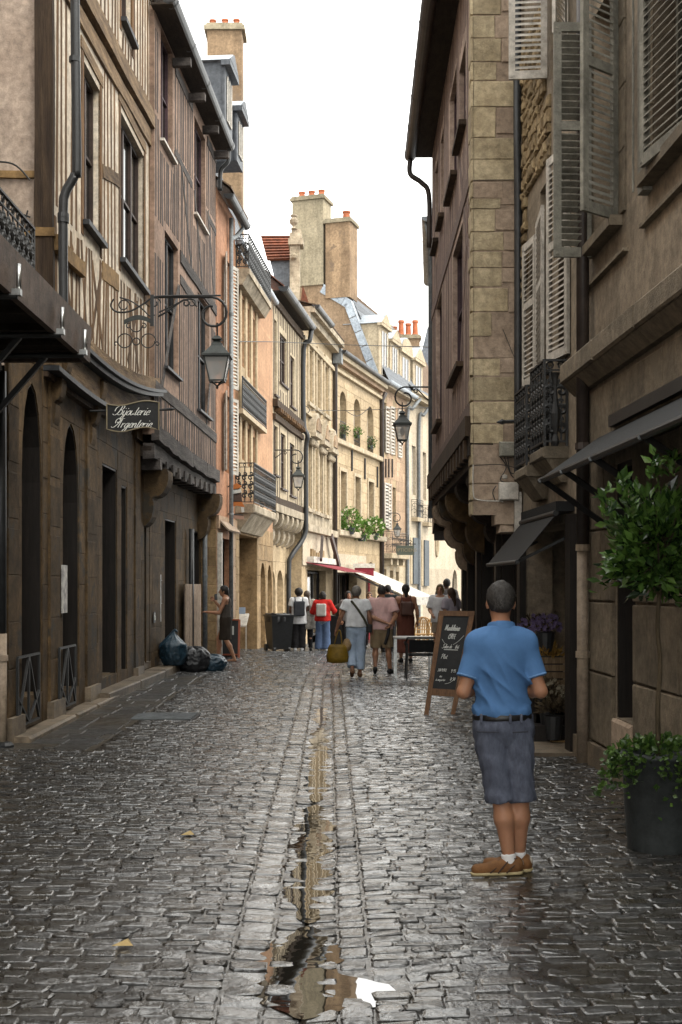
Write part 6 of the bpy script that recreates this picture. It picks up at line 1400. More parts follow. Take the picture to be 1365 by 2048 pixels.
def chalkboard():
    r = thing('chalkboard', 'wooden A-frame chalkboard with chalk menu beside the man in blue', 'chalkboard', (1.3, 15.8, 0)); mw = M('varnished_wood', (.20, .10, .045), (.12, .058, .025), rough=.5, stretch=(8, 8, .8), bump=.3, bscale=8)
    Y = 15.6
    def q(px, py): t = (1430-py)/210; return P(px, py, Y+.28*t)
    A, B, C, D = q(848, 1432), q(909, 1437), q(950, 1223), q(879, 1222)
    ex = (B-A).normalized(); n = (B-A).cross(D-A).normalized(); n = n if n.y < 0 else -n
    def on(u, v, off=0): return A.lerp(D, v).lerp(B.lerp(C, v), u)+n*off
    fr = MB()
    for u0, u1, v0, v1 in ((0, .14, 0, .95), (.86, 1, 0, .95), (0, 1, .95, 1.0), (.14, .86, .195, .26)): fr.hexa([on(u0, v0), on(u1, v0), on(u1, v1), on(u0, v1), on(u0, v0, .03), on(u1, v0, .03), on(u1, v1, .03), on(u0, v1, .03)])
    fr.build('frame', mw, r)
    MB().hexa([on(.14, .25), on(.86, .25), on(.86, .95), on(.14, .95), on(.14, .25, .012), on(.86, .25, .012), on(.86, .95, .012), on(.14, .95, .012)]).build('slate', m_board, r)
    ez = (on(.5, 1)-on(.5, 0)).normalized()
    # back legs
    for u in (0.04, .96):
        a, b = on(u, .98), on(u, 0)+V(.10, .85, 0); b.z = 0; MB().bar(a, b, .045, .03).build('back_leg', mw, r)
    W = (on(.86, .6)-on(.14, .6)).length; exx = (on(.86, .6)-on(.14, .6)).normalized()
    def wr(t, u, v, h, wd, pen, shear=.15): script(t, on(u, v, .0145), exx, ez, (0, 0, 0), h, pen, shear, wd, .3).build('chalk_writing', m_chalk, r)
    wr('Madeleine', .24, .815, .038, W*.60, .012); wr('CAFE', .37, .735, .032, W*.30, .008); wr('Salon de', .25, .645, .026, W*.38, .006); wr('thé', .62, .645, .026, W*.15, .006)
    wr('Plat', .25, .545, .03, W*.26, .005); wr('SUR PLACE', .22, .425, .017, W*.36, .004); wr('9 95', .62, .42, .02, W*.2, .006); wr('ou', .30, .37, .018, W*.1, .005); wr('à emporter', .20, .335, .016, W*.40, .004); wr('8 50', .64, .345, .02, W*.2, .006)
    MB().hexa([on(.3, .628, .0145), on(.72, .628, .0145), on(.72, .634, .0145), on(.3, .634, .0145)]+[on(.3, .628, .016), on(.72, .628, .016), on(.72, .634, .016), on(.3, .634, .016)]).build('chalk_writing', m_chalk, r)
    for s_, e_ in (((.2, .73), (.38, .68)), ((.55, .68), (.82, .77)), ((.5, .31), (.78, .36))):
        MB().tube(catmull([on(s_[0], s_[1], .015), on((s_[0]+e_[0])/2, (s_[1]+e_[1])/2-.012, .015), on(e_[0], e_[1], .015)], 5), .003, 4).build('chalk_sprig', m_chalk, r)
chalkboard()
def street_furniture():
    # terrace table and chair
    m_top = M('grey_table_top', (.42, .40, .37), (.34, .32, .30), rough=.35, bump=.05); Y = 22.0
    t = thing('terrace_table', 'small square cafe table with thin metal legs before the chalkboard', 'table', (1.35, Y, 0)); a, b = P(787, 0, Y).x, P(866, 0, Y).x
    MB().box(a, b, Y-.3, Y+.4, .72, .75).build('table_top', m_top, t)
    for x in (a+.04, b-.04):
        for y in (Y-.27, Y+.37): MB().bar((x, y, 0), (x, y, .72), .028).build('leg', m_steel, t)
    c = thing('terrace_chair', 'black woven armchair tucked at the small cafe table', 'chair', (1.5, 21.6, 0)); cx, cy = P(842, 0, 21.6).x, 21.65
    MB().box(cx-.22, cx+.22, cy-.22, cy+.22, .43, .46).build('seat', m_black, c)
    MB().add([(cx-.22, cy-.24, .5), (cx+.22, cy-.24, .5), (cx+.22, cy-.27, .72), (cx-.22, cy-.27, .72), (cx-.22, cy-.22, .5), (cx+.22, cy-.22, .5), (cx+.22, cy-.25, .72), (cx-.22, cy-.25, .72)], BOXF).build('backrest', m_black, c)
    for sx in (-1, 1):
        MB().tube(catmull([(cx+sx*.25, cy-.27, .76), (cx+sx*.28, cy-.1, .66), (cx+sx*.28, cy+.2, .66), (cx+sx*.26, cy+.24, .6)], 4), .016, 6).build('armrest', m_iron, c)
        for y, dy in ((cy-.24, -.06), (cy+.22, .03)): MB().tube([(cx+sx*.25, y, .66), (cx+sx*.25, y, .4), (cx+sx*.27, y+dy, 0)], .014, 6).build('leg', m_iron, c)
    MB().tube([(cx-.25, cy-.27, .76), (cx+.25, cy-.27, .76)], .016, 6).build('top_rail', m_iron, c)
    # rattan chairs on the far terrace
    m_rat = M('rattan', (.42, .24, .08), (.30, .16, .05), rough=.5, bump=.3, bscale=80)
    def rattan(x, y, lab, rz):
        z = gz(y); r = thing('rattan_chair', lab, 'chair', (x, y, z), 'rattan chairs on the far terrace'); cs, sn = cos(rz), sin(rz)
        def T(a, b, h): return V(x+a*cs-b*sn, y+a*sn+b*cs, z+h)
        MB().hexa([T(-.2, -.2, .43), T(.2, -.2, .43), T(.2, .2, .43), T(-.2, .2, .43), T(-.2, -.2, .46), T(.2, -.2, .46), T(.2, .2, .46), T(-.2, .2, .46)]).build('seat', m_rat, r)
        MB().tube([T(-.2, -.2, 0), T(-.2, -.22, .5)]+[T(-.2*cos(t), -.25, .62+.3*sin(t)) for t in np.linspace(0, pi, 9)]+[T(.2, -.22, .5), T(.2, -.2, 0)], .02, 6).build('back_frame', m_rat, r)
        for k in range(5): MB().tube([T(-.14+.07*k, -.23, .48), T(-.1+.05*k, -.25, .86)], .01, 5).build('back_cane', m_rat, r)
        for k in range(3): MB().tube([T(-.18, -.24, .58+.09*k), T(.18, -.24, .58+.09*k)], .01, 5).build('back_cane', m_rat, r)
        for s in (-1, 1): MB().tube([T(.2*s, .18, .44), T(.2*s, .2, 0)], .018, 6).build('leg', m_rat, r)
    for px, Y, lab, rz in ((838, 33, 'rattan bistro chair closest to the woman in the rust dress', .3), (852, 34, 'middle rattan bistro chair on the far terrace', -.2), (866, 33.5, 'rattan bistro chair closest to the chalkboard top', .1)): rattan(P(px, 0, Y).x, Y, lab, rz)
    # wheeled bins
    m_bin = M('bin_plastic', (.022, .024, .026), (.016, .017, .018), rough=.42, bump=.1, spec=.5); m_bag = plain('bin_liner', (.012, .012, .013), .3, .6)
    def bin_(px, Y, lab, yaw, bag):
        x = P(px, 0, Y).x; z = gz(Y); r = thing('wheeled_bin', lab, 'bin', (x, Y, z), 'wheeled bins on the cobbles'); cs, sn = cos(yaw), sin(yaw); T = lambda a, b, h: V(x+a*cs-b*sn, Y+a*sn+b*cs, z+h)
        bd = MB().hexa([T(-.24, -.27, .08), T(.24, -.27, .08), T(.24, .27, .08), T(-.24, .27, .08), T(-.30, -.36, .95), T(.30, -.36, .95), T(.30, .34, .95), T(-.30, .34, .95)]).build('body', m_bin, r)
        MB().hexa([T(-.32, -.38, .93), T(.32, -.38, .93), T(.32, .36, .93), T(-.32, .36, .93), T(-.32, -.38, .97), T(.32, -.38, .97), T(.32, .36, .97), T(-.32, .36, .97)]).build('rim', m_bin, r)
        for s in (-1, 1): MB().tube([T(.27*s-.03, .27, .1), T(.27*s+.03, .27, .1)], .1, 12).build('wheel', m_bin, r); MB().tube([T(.2*s-.03, -.25, .07), T(.2*s+.03, -.25, .07)], .07, 12).build('wheel', m_bin, r)
        MB().tube([T(-.2, .42, .98), T(.2, .42, .98)], .02, 6).build('handle', m_bin, r)
        if bag:
            n = 18; pr = [(.34, -.16), (.35, .0), (.33, .05), (.22, .03)]
            MB().add([T(cos(2*pi*k/n)*a*(1+.06*sin(5*k)), sin(2*pi*k/n)*a*1.1*(1+.06*sin(7*k)), .95+h+.02*sin(k*4.1)) for a, h in pr for k in range(n)], [(i*n+k, i*n+(k+1) % n, (i+1)*n+(k+1) % n, (i+1)*n+k) for i in range(3) for k in range(n)]).build('bin_liner', m_bag, r, True)
        MB().hexa([T(.305, -.02, .45), T(.305, .08, .45), T(.312, .08, .45), T(.312, -.02, .45), T(.325, -.02, .85), T(.325, .08, .85), T(.332, .08, .85), T(.332, -.02, .85)]).build('sticker', m_whitepaint, r)
    bin_(558, 31.4, 'dark wheeled bin with a liner over its rim beside the woman with a grey backpack', .35, True); bin_(682, 34.0, 'dark wheeled bin behind the red jacket', -.2, False)
    # refuse sacks
    m_blue = M('blue_sack', (.018, .055, .085), (.012, .035, .055), rough=.28, bump=.9, bscale=14, spec=.6); m_blk = M('black_sack', (.014, .015, .017), (.01, .01, .012), rough=.3, bump=.9, bscale=14, spec=.6)
    def sack(c, sx, sy, sz, m, lab, knot, seed):
        r = thing('rubbish_sack', lab, 'rubbish sack', c, 'rubbish sacks by the left steps'); n, k = 80, 44; v = []
        off = Vector((seed*7.3, 1, 2))
        def rid(p): return 1-abs(mnoise.noise(p))*2                 # creased plastic
        for i in range(k):
            th = pi*i/(k-1); rad = sin(th)**.6; z = (1-cos(th))/2
            for j in range(n):
                a = 2*pi*j/n; q = Vector((cos(a), sin(a), z*1.6)); d = 1+.20*mnoise.noise(q*1.3+off)+.085*rid(q*3.2+off)+.05*rid(q*7+off)+.03*rid(q*15+off)
                pinch = 1 if z < .62 else max(.10, 1-((z-.62)/.38)**.8*.95) if knot else 1
                v.append((c[0]+cos(a)*rad*sx*d*pinch, c[1]+sin(a)*rad*sy*d*pinch, c[2]+sz*(z if z > .1 else z*.5)*(1+.1*mnoise.noise(q*2+off))))
        MB().add(v, [(i*n+j, i*n+(j+1) % n, (i+1)*n+(j+1) % n, (i+1)*n+j) for i in range(k-1) for j in range(n)]).build('sack', m, r, True)
        if knot: MB().tube(catmull([(c[0], c[1], c[2]+sz*.92), (c[0]+.03, c[1], c[2]+sz*1.04), (c[0]+.08, c[1]-.03, c[2]+sz*.98)], 4), .02, 6).build('knot', m, r)
    c = P(347, 1322, 22.8); sack((c.x, 22.8, .165), .25, .24, .66, m_blue, 'upright blue rubbish sack tied at the top on the step', True, 1)
    c = P(386, 1335, 23.2); sack((c.x, 23.2, .0), .30, .27, .50, m_blk, 'black rubbish sack slumped between the two blue ones', False, 2)
    c = P(424, 1343, 23.6); sack((c.x, 23.5, .0), .27, .22, .34, m_blue, 'blue rubbish sack lying flat on the cobbles', False, 3)
    # orange framed menu board and white stand
    m_or = plain('orange_wood', (.30, .075, .03), .5); Y = 27.6
    r = thing('menu_board', 'orange framed blackboard behind the walking woman', 'menu board', P(452, 1318, Y)); a, b = P(429, 1318, Y), P(478, 1240, Y); a.z = 0
    MB().hexa([V(a.x, Y, 0), V(b.x, Y, 0), V(b.x, Y+.02, 0), V(a.x, Y+.02, 0), V(a.x, Y+.2, b.z), V(b.x, Y+.2, b.z), V(b.x, Y+.22, b.z), V(a.x, Y+.22, b.z)]).build('slate', m_board, r); fr = MB()
    for s, t in ((V(a.x, Y-.01, .02), V(a.x, Y+.19, b.z)), (V(b.x, Y-.01, .02), V(b.x, Y+.19, b.z)), (V(a.x, Y+.19, b.z), V(b.x, Y+.19, b.z)), (V(a.x, Y+.01, .1), V(b.x, Y+.01, .1))): fr.bar(s, t, .05, .03)
    fr.build('frame', m_or, r); MB().box((a.x+b.x)/2+.12, (a.x+b.x)/2+.16, Y+.08, Y+.1, .55, .75).build('chalk_writing', m_chalk, r)
    Y = 31.0; x = P(482, 0, Y).x; r = thing('leaflet_stand', 'white leaflet stand with a tilted tray by the stone passage', 'stand', (x, Y, gz(Y)))
    MB().hexa([V(x-.22, Y-.2, .62), V(x+.16, Y-.2, .62), V(x+.2, Y+.2, .92), V(x-.18, Y+.2, .92), V(x-.22, Y-.2, .66), V(x+.16, Y-.2, .66), V(x+.2, Y+.2, .96), V(x-.18, Y+.2, .96)]).build('tray', m_whitepaint, r)
    for dx in (-.19, .15): MB().bar((x+dx, Y-.16, gz(Y)), (x+dx, Y-.16, .64), .03).build('leg', m_whitepaint, r)
    MB().box(x-.1, x+.1, Y+.18, Y+.22, .95, 1.12).build('header_card', plain('pale_blue_card', (.30, .38, .50), .6), r)
    # corrugated panel leaning by the left door
    f = gB; u = f.u(383, .12); r = thing('ribbed_panel', 'pale ribbed panel leaning beside the drainpipe on the left wall', 'panel', f.pt(u, .1, .3)); a, b = f.u(372, .12), f.u(402, .12)
    for k in range(9): MB().fb(f, a+(b-a)*k/9, a+(b-a)*(k+1)/9-.03, .1, .13, .15, 1.72).build('rib', m_quoinpink, r)
    MB().fb(f, a, b, .08, .1, .15, 1.72).build('backing', m_greystud, r)
    # drain grating in the paved apron
    c = pc(330, 1437); r = thing('drain_grating', 'iron drain grating set in the paving before the left arcade', 'grating', (c[0], c[1], 0)); z = gprof(*c)+.004
    MB().box(c[0]-.42, c[0]+.42, c[1]-.4, c[1]+.4, z-.03, z).build('frame', m_iron, r)
    for k in range(12): MB().box(c[0]-.38, c[0]+.38, c[1]-.36+k*.062, c[1]-.335+k*.062, z+.001, z+.012).build('grate_bar', m_leadpipe, r)
    # fallen leaves and scraps
    m_leaf = plain('yellow_leaf', (.42, .30, .12), .5)
    for px, py, s, lab in ((248, 1897, .055, 'folded yellow scrap lying on the near cobbles'), (377, 1674, .05, 'small pale scrap lying farther up the cobbles')):
        x, y = pc(px, py); z = gprof(x, y)+.012; o = MB().add([V(x-s, y-.02, z), V(x+s*.9, y-.03, z+.004), V(x+.01, y+.06, z+.012), V(x+.01, y, z+.025)], [(0, 1, 3), (1, 2, 3), (2, 0, 3)]).build('paper_scrap', m_leaf, None, loc=(x, y, z)); tag(o, lab, 'litter')
    r = mobj('paving_apron', [(-4.4, 12.1, .004), (-2.5, 12.1, gprof(-2.5, 12.1)-.002), (-2.5, 22.2, gprof(-2.5, 22)-.002), (-4.4, 22.2, .004)], [(0, 1, 2, 3)], m_flag); r['kind'] = 'structure'
    y = 12.15
    while y < 22:
        x = -3.5
        while x < -2.6:
            l = random.uniform(.35, .6); e = min(x+l, -2.55+.04*sin(y*2)); d = .42
            zc = gprof((x+e)/2, y)+.004
            MB().add([(x+.008, y+.008, zc-.02), (e-.008, y+.008, zc-.02), (e-.008, y+d-.008, zc-.02), (x+.008, y+d-.008, zc-.02), (x+.015, y+.015, zc), (e-.015, y+.015, zc+random.gauss(0, .002)), (e-.015, y+d-.015, zc+random.gauss(0, .002)), (x+.015, y+d-.015, zc)], BOXF).build('flagstone', m_flag, r)
            x = e
            if x > -2.62: break
        y += .42
street_furniture()
# ---------------------------------------------------------------- plants
def leaf_cloud(mb, pts, size, rr, up=.3, aspect=.42):
    """pointed, folded leaves at pts = (position, outward direction)"""
    for p, o in pts:
        p = Vector(p); o = Vector(o); d = (o+Vector((rr.gauss(0, .5), rr.gauss(0, .5), rr.gauss(0, .45)+up))).normalized(); s = size*rr.uniform(.55, 1.25)
        sd_ = d.cross(Vector((rr.gauss(0, 1), rr.gauss(0, 1), rr.gauss(0, 1)))).normalized(); n = d.cross(sd_)
        mb.add([p, p+d*s*.5+sd_*s*aspect*.5+n*s*.06, p+d*s*1.0-n*s*.08, p+d*s*.5-sd_*s*aspect*.5+n*s*.06, p+d*s*.5-n*s*.02], [(0, 1, 4), (1, 2, 4), (2, 3, 4), (3, 0, 4)])
m_laurel = leafmat('laurel_leaf', (.009, .030, .008), (.095, .18, .035), .24, .6); m_ivy = leafmat('ivy_leaf', (.02, .05, .012), (.09, .16, .03), .4); m_fresh = leafmat('fresh_leaf', (.04, .11, .014), (.13, .24, .035), .5, .3); m_dry = leafmat('dried_leaf', (.03, .022, .014), (.10, .075, .045), .7, .2)
m_bark = M('young_bark', (.10, .075, .045), (.05, .038, .022), bump=.4, stretch=(8, 8, 1.5)); m_pot = M('grey_planter', (.055, .062, .062), (.038, .043, .043), rough=.5, streak=.25, bump=.2); m_soil = M('soil', (.03, .02, .013), bump=.8)
def potted_tree():
    rr = random.Random(3); cx, cy = P(1325, 0, 7.55).x, 7.62; r = thing('potted_laurel', 'clipped laurel standard in a grey round planter at the right edge', 'potted tree', (cx, cy, 0))
    pt = MB().lathe([(.19, 0), (.20, .01), (.20, .09), (.205, .10), (.235, .60), (.25, .605), (.25, .64), (.215, .64), (.20, .56)], (cx, cy, .005), 36).build('planter', m_pot, r, True)
    MB().lathe([(.21, .55), (.1, .58), (.01, .59)], (cx, cy, 0), 20).build('soil', m_soil, r)
    tr = [(cx, cy, .5), (cx-.01, cy, .9), (cx+.005, cy, 1.2), (cx-.012, cy, 1.45), (cx+.01, cy, 1.75)]
    MB().tube(catmull(tr, 5), [.018-.0003*k for k in range(21)], 8).build('trunk', m_bark, r, True)
    c = Vector((cx+.01, cy, 2.0)); br = MB(); pts = []
    for k in range(60):
        d = Vector((rr.gauss(0, 1), rr.gauss(0, 1), rr.gauss(0.05, .9))).normalized(); L_ = rr.uniform(.22, .40)*(1.05 if d.z < .5 else .9)
        e = c+Vector((d.x*L_*1.0, d.y*L_*1.0, d.z*L_*1.05)); s = Vector((cx, cy, rr.uniform(1.6, 1.95)))
        m = s.lerp(e, .5)+Vector((0, 0, .05)); br.tube([s, m, e], [.008, .006, .002], 5)
        for q in range(54):
            t = rr.uniform(.2, 1.1); p = s.lerp(m, t*2) if t < .5 else m.lerp(e, (t-.5)*2); o = (p-c).normalized()
            pts.append((p+Vector((rr.gauss(0, .035), rr.gauss(0, .035), rr.gauss(0, .035))), o*.8+(e-s).normalized()*.6))
    for px, py in ((1243, 975), (1262, 1010), (1212, 995), (1310, 925), (1345, 920)):             # upright young shoots
        b = P(px, py+35, cy-.2); t = P(px, py-15, cy-.2)
        for q in range(26): k = rr.random(); pts.append((b.lerp(t, k)+Vector((rr.gauss(0, .012), rr.gauss(0, .012), 0)), Vector((rr.gauss(0, .7), rr.gauss(0, .7), .9))))
    br.build('branches', m_bark, r); mb = MB(); leaf_cloud(mb, pts, .088, rr, .25, .48); mb.build('crown', m_laurel, r)
    # ivy spilling over the rim
    iv = []; 
    for k in range(900):
        a = rr.uniform(0, 2*pi); q = rr.random()
        if q < .55: rad = rr.uniform(.05, .27); p = (cx+cos(a)*rad, cy+sin(a)*rad, .64+rr.uniform(0, .09)*(1.2-rad*2)); o = (cos(a)*.5, sin(a)*.5, .8)
        else:
            a = rr.choice([3.5, 3.9, 4.6, 5.0, 5.4, 2.9, 3.2])+rr.gauss(0, .16); dz = abs(rr.gauss(0, .13)); rad = .265-.06*dz+rr.uniform(0, .04); p = (cx+cos(a)*rad, cy+sin(a)*rad, .66-dz); o = (cos(a), sin(a), -.1)
        iv.append((p, o))
    for tr_ in ((3.3, .3), (3.45, .22), (5.1, .33), (5.0, .25)):
        for k in range(34): dz = tr_[1]*rr.random(); rad = .28+.06*rr.random()+ (.1 if tr_[0] < 4 else 0)*dz/.3; iv.append(((cx+cos(tr_[0]+rr.gauss(0, .05))*rad, cy+sin(tr_[0])*rad, .66-dz), (cos(tr_[0]), sin(tr_[0]), -.2)))
    mb = MB(); leaf_cloud(mb, iv, .042, rr, .1, .85); mb.build('ivy', m_ivy, r)
potted_tree()
def window_plant(px, py, Y, s, lab, name, m, size, pot=None, flowers=None, n=420):
    c = P(px, py, Y); rr = random.Random(int(px)); r = thing(name, lab, 'plant', (c.x, c.y, c.z-s*.8)); pts = []
    for k in range(n):
        d = Vector((rr.gauss(0, 1), rr.gauss(0, .7), rr.gauss(0, 1))).normalized(); rad = s*rr.uniform(.2, 1)**.6*(1+.3*mnoise.noise(d*2+Vector((px, 0, 0)))); pts.append((c+d*rad, d))
    mb = MB(); leaf_cloud(mb, pts, size, rr, .2, .6); mb.build('foliage', m, r)
    st = MB()
    for k in range(9): d = Vector((rr.gauss(0, .5), rr.gauss(0, .4), rr.uniform(.2, 1))); st.tube([(c.x, c.y, c.z-s*.8), c+d*s*.7], .012, 5)
    st.build('stems', m_bark, r)
    MB().lathe([(s*.32, 0), (s*.42, s*.5), (s*.46, s*.5), (s*.46, s*.6), (s*.3, s*.6)], (c.x, c.y, c.z-s*1.15), 12).build('flower_pot', m_pot, r)
    if flowers:
        fb_ = MB()
        for k in range(12):
            d = Vector((rr.gauss(0, 1), -abs(rr.gauss(0, .7)), rr.gauss(.2, 1))).normalized(); p = c+d*s*.95
            for a in range(5): q = 2*pi*a/5; fb_.add([p, p+Vector((cos(q), -.3, sin(q)))*.05, p+Vector((cos(q+.9), -.3, sin(q+.9)))*.05], [(0, 1, 2)])
        fb_.build('blossom', flowers, r)
m_petal = plain('cream_petal', (.7, .66, .5), .6); m_straw = plain('dry_petal', (.22, .19, .13), .7); m_violet = plain('violet_petal', (.12, .085, .18), .6)
for px, py, s, lab in ((700, 1040, .52, 'leafy window plant with white blooms, first of three on the cream ledge'), (724, 1058, .46, 'bushy middle window plant on the cream ledge'), (749, 1055, .48, 'bushy window plant by the brown downpipe on the cream ledge')):
    u = fF.u(px, .3); window_plant(px, py, fF.Y(u, .3), s, lab, 'window_plant', m_fresh, .11, flowers=m_petal, n=800)
for px, py, s, lab in ((687, 862, .26, 'ivy geranium trailing in the first arched window'), (715, 865, .22, 'yellow-green pot plant in the middle arched window'), (742, 885, .26, 'dark trailing plant in the last arched window')):
    u = fF.u(px, .15); window_plant(px, py, fF.Y(u, .15), s, lab, 'window_plant', m_fresh if px == 715 else m_ivy, .08, n=220)
def flower_shop():
    rr = random.Random(9)
    def bunch(px, py, Y, s, lab, m, fl, size=.05, n=260, stand=True):
        c = P(px, py, Y); r = thing('flower_bunch', lab, 'flowers', (c.x, c.y, 0)); pts = []
        for k in range(n):
            d = Vector((rr.gauss(0, 1), rr.gauss(0, 1), abs(rr.gauss(0, 1)))).normalized(); pts.append((c+d*s*rr.uniform(.3, 1), d))
        mb = MB(); leaf_cloud(mb, pts, size, rr, .4, .3); mb.build('foliage', m, r)
        if fl:
            fb_ = MB()
            for k in range(60):
                d = Vector((rr.gauss(0, 1), -abs(rr.gauss(0, .6)), rr.uniform(-.1, 1))).normalized(); p = c+d*s*rr.uniform(.8, 1.1)
                for a in range(5): q = 2*pi*a/5; fb_.add([p, p+Vector((cos(q), -.3, sin(q)))*.022, p+Vector((cos(q+.9), -.3, sin(q+.9)))*.022], [(0, 1, 2)])
            fb_.build('blossom', fl, r)
        MB().lathe([(.07, 0), (.10, .24), (.11, .25), (.09, .25)], (c.x, c.y, max(0.02, c.z-.28)), 12).build('bucket', m_blackpipe, r)
        if stand and c.z > .5: MB().box(c.x-.16, c.x+.16, c.y-.14, c.y+.14, 0, c.z-.285).build('plinth', m_darkwood, r)
    bunch(1068, 1262, 13.2, .17, 'violet flowers above the man\'s shoulder in the dark shop', m_dry, m_violet); bunch(1092, 1258, 13.0, .16, 'second violet bunch beside the dark doorpost', m_dry, m_violet)
    bunch(1095, 1395, 12.7, .2, 'dried grey foliage bunch low by the shop door', m_dry, m_straw, .07); bunch(1108, 1425, 12.5, .16, 'trailing dried grasses on the shop threshold', m_dry, None, .09); bunch(1098, 1318, 13.0, .14, 'ochre paper wrapped bouquet in the shop doorway', leafmat('kraft_paper', (.20, .12, .03), (.34, .20, .05), .7, .2), None, .09)
    r = thing('wooden_crate', 'small wooden crate stand holding bouquets in the shop doorway', 'crate', (P(1110, 0, 13).x, 13.0, 0)); x = P(1105, 0, 13).x
    mw = M('crate_wood', (.20, .14, .08), (.12, .08, .045), stretch=WOODG)
    for k in range(4): MB().box(x-.2, x+.22, 12.85, 12.88, .62+.08*k, .685+.08*k).build('slat', mw, r)
    for dx in (-.19, .19): MB().box(x+dx-.02, x+dx+.02, 12.88, 12.92, 0.02, .94).build('leg', mw, r)
    r = thing('yellow_mat', 'folded yellow card lying on the shop threshold', 'card', (P(1125, 0, 12.6).x, 12.6, .07)); x = P(1122, 0, 12.6).x
    MB().hexa([V(x-.12, 12.5, .065), V(x+.14, 12.45, .065), V(x+.14, 12.7, .07), V(x-.12, 12.75, .07), V(x-.12, 12.5, .075), V(x+.14, 12.45, .075), V(x+.14, 12.7, .085), V(x-.12, 12.75, .085)]).build('sheet', m_yellowbeam, r)
flower_shop()
# overhead wires
def wire(pts, r, lab):
    o = MB().tube(catmull(pts, 8), r, 5).build('overhead_wire', m_iron, None, loc=pts[0]); tag(o, lab, 'wire', 'wires across the street')
wire([P(462, 683, 29), P(560, 684, 36), P(700, 690, 40), P(866, 694, 26)], .012, 'upper wire crossing from the salmon house to the mauve front')
wire([P(610, 820, 43), P(700, 821, 46), P(860, 815, 30)], .012, 'lower wire crossing the street at the big lantern on the right')
wire([P(690, 820, 49), P(715, 832, 50), P(740, 815, 51)], .014, 'short sagging wire on the arched window house')
wire([P(604, 818, 42.4), P(612, 828, 42.4), P(620, 820, 42.4), P(612, 812, 42.4), P(604, 818, 42.4)], .014, 'coil of spare wire on the far timbered corner')
# ---------------------------------------------------------------- people: bodies and clothes grown from distance fields
def surface_nets(fn, lo, hi, h):
    lo = np.array(lo, float); hi = np.array(hi, float); n = np.maximum(np.ceil((hi-lo)/h).astype(int)+1, 3)
    ax = [(lo[i]+h*np.arange(n[i])).astype(np.float32) for i in range(3)]; G = np.stack(np.meshgrid(*ax, indexing='ij'), -1)
    val = fn(G.reshape(-1, 3)).reshape(n); ins = val < 0; c = n-1
    cnt = np.zeros(c); acc = np.zeros((*c, 3)); off = np.array([(i, j, k) for i in (0, 1) for j in (0, 1) for k in (0, 1)])
    sl_ = lambda o: tuple(slice(o[a], o[a]+c[a]) for a in range(3))
    for a in range(8):
        for b in range(a+1, 8):
            if np.abs(off[a]-off[b]).sum() != 1: continue
            va, vb = val[sl_(off[a])], val[sl_(off[b])]; m = (va < 0) != (vb < 0)
            t = np.where(m, va/(va-vb+1e-12), 0); acc += np.where(m[..., None], off[a]+t[..., None]*(off[b]-off[a]), 0); cnt += m
    act = cnt > 0; idx = -np.ones(c, int); idx[act] = np.arange(act.sum())
    ijk = np.argwhere(act); verts = lo+h*(ijk+acc[act]/cnt[act][:, None]); faces = []
    for a in range(3):
        b, d = (a+1) % 3, (a+2) % 3; s0 = [slice(None)]*3; s1 = [slice(None)]*3; s0[a] = slice(0, -1); s1[a] = slice(1, None)
        e0, e1 = ins[tuple(s0)], ins[tuple(s1)]; q = np.argwhere(e0 != e1)
        ok = (q[:, b] > 0) & (q[:, d] > 0) & (q[:, b] < n[b]-1) & (q[:, d] < n[d]-1); q = q[ok]
        if not len(q): continue
        def at(db, dd): p = q.copy(); p[:, b] -= db; p[:, d] -= dd; return idx[p[:, 0], p[:, 1], p[:, 2]]
        f = np.stack([at(1, 1), at(0, 1), at(0, 0), at(1, 0)], 1); fl = ~e0[tuple(q.T)]; f[fl] = f[fl][:, ::-1]; faces.append(f)
    F_ = np.concatenate(faces) if faces else np.zeros((0, 4), int)
    return verts, F_[(F_ >= 0).all(1)]
def smin(a, b, k):
    if a is None: return b
    h = np.clip(.5+.5*(b-a)/k, 0, 1); return b*(1-h)+a*h-k*h*(1-h)
def cone(Pt, a, b, ra, rb, flat=1.):
    a = np.array(a, np.float32); b = np.array(b, np.float32); Q = Pt-a; ba = b-a
    if flat != 1: sc_ = np.array([1, 1/flat, 1], np.float32); Q = Q*sc_; ba = ba*sc_
    t = np.clip((Q@ba)/max(ba@ba, 1e-9), 0, 1); D_ = Q-t[:, None]*ba; return (np.sqrt(np.einsum('ij,ij->i', D_, D_))-(ra+(rb-ra)*t))*(1 if flat == 1 else .5+.5*flat)
def ell(Pt, c, r): r = np.array(r, float); q = (Pt-np.array(c))/r; return (np.linalg.norm(q, axis=1)-1)*r.min()
def plane(Pt, p, n): n = np.array(n, float); n /= np.linalg.norm(n); return (Pt-np.array(p))@n
def wob(Pt, amp, fr, seed=0):
    r = np.random.default_rng(seed); s = 0
    for k in range(4): d = r.normal(size=3)*np.array([1, 1, .7]); s = s+np.sin(Pt@d*fr*(1+.4*k)+r.uniform(0, 6))
    return amp*s/2.5
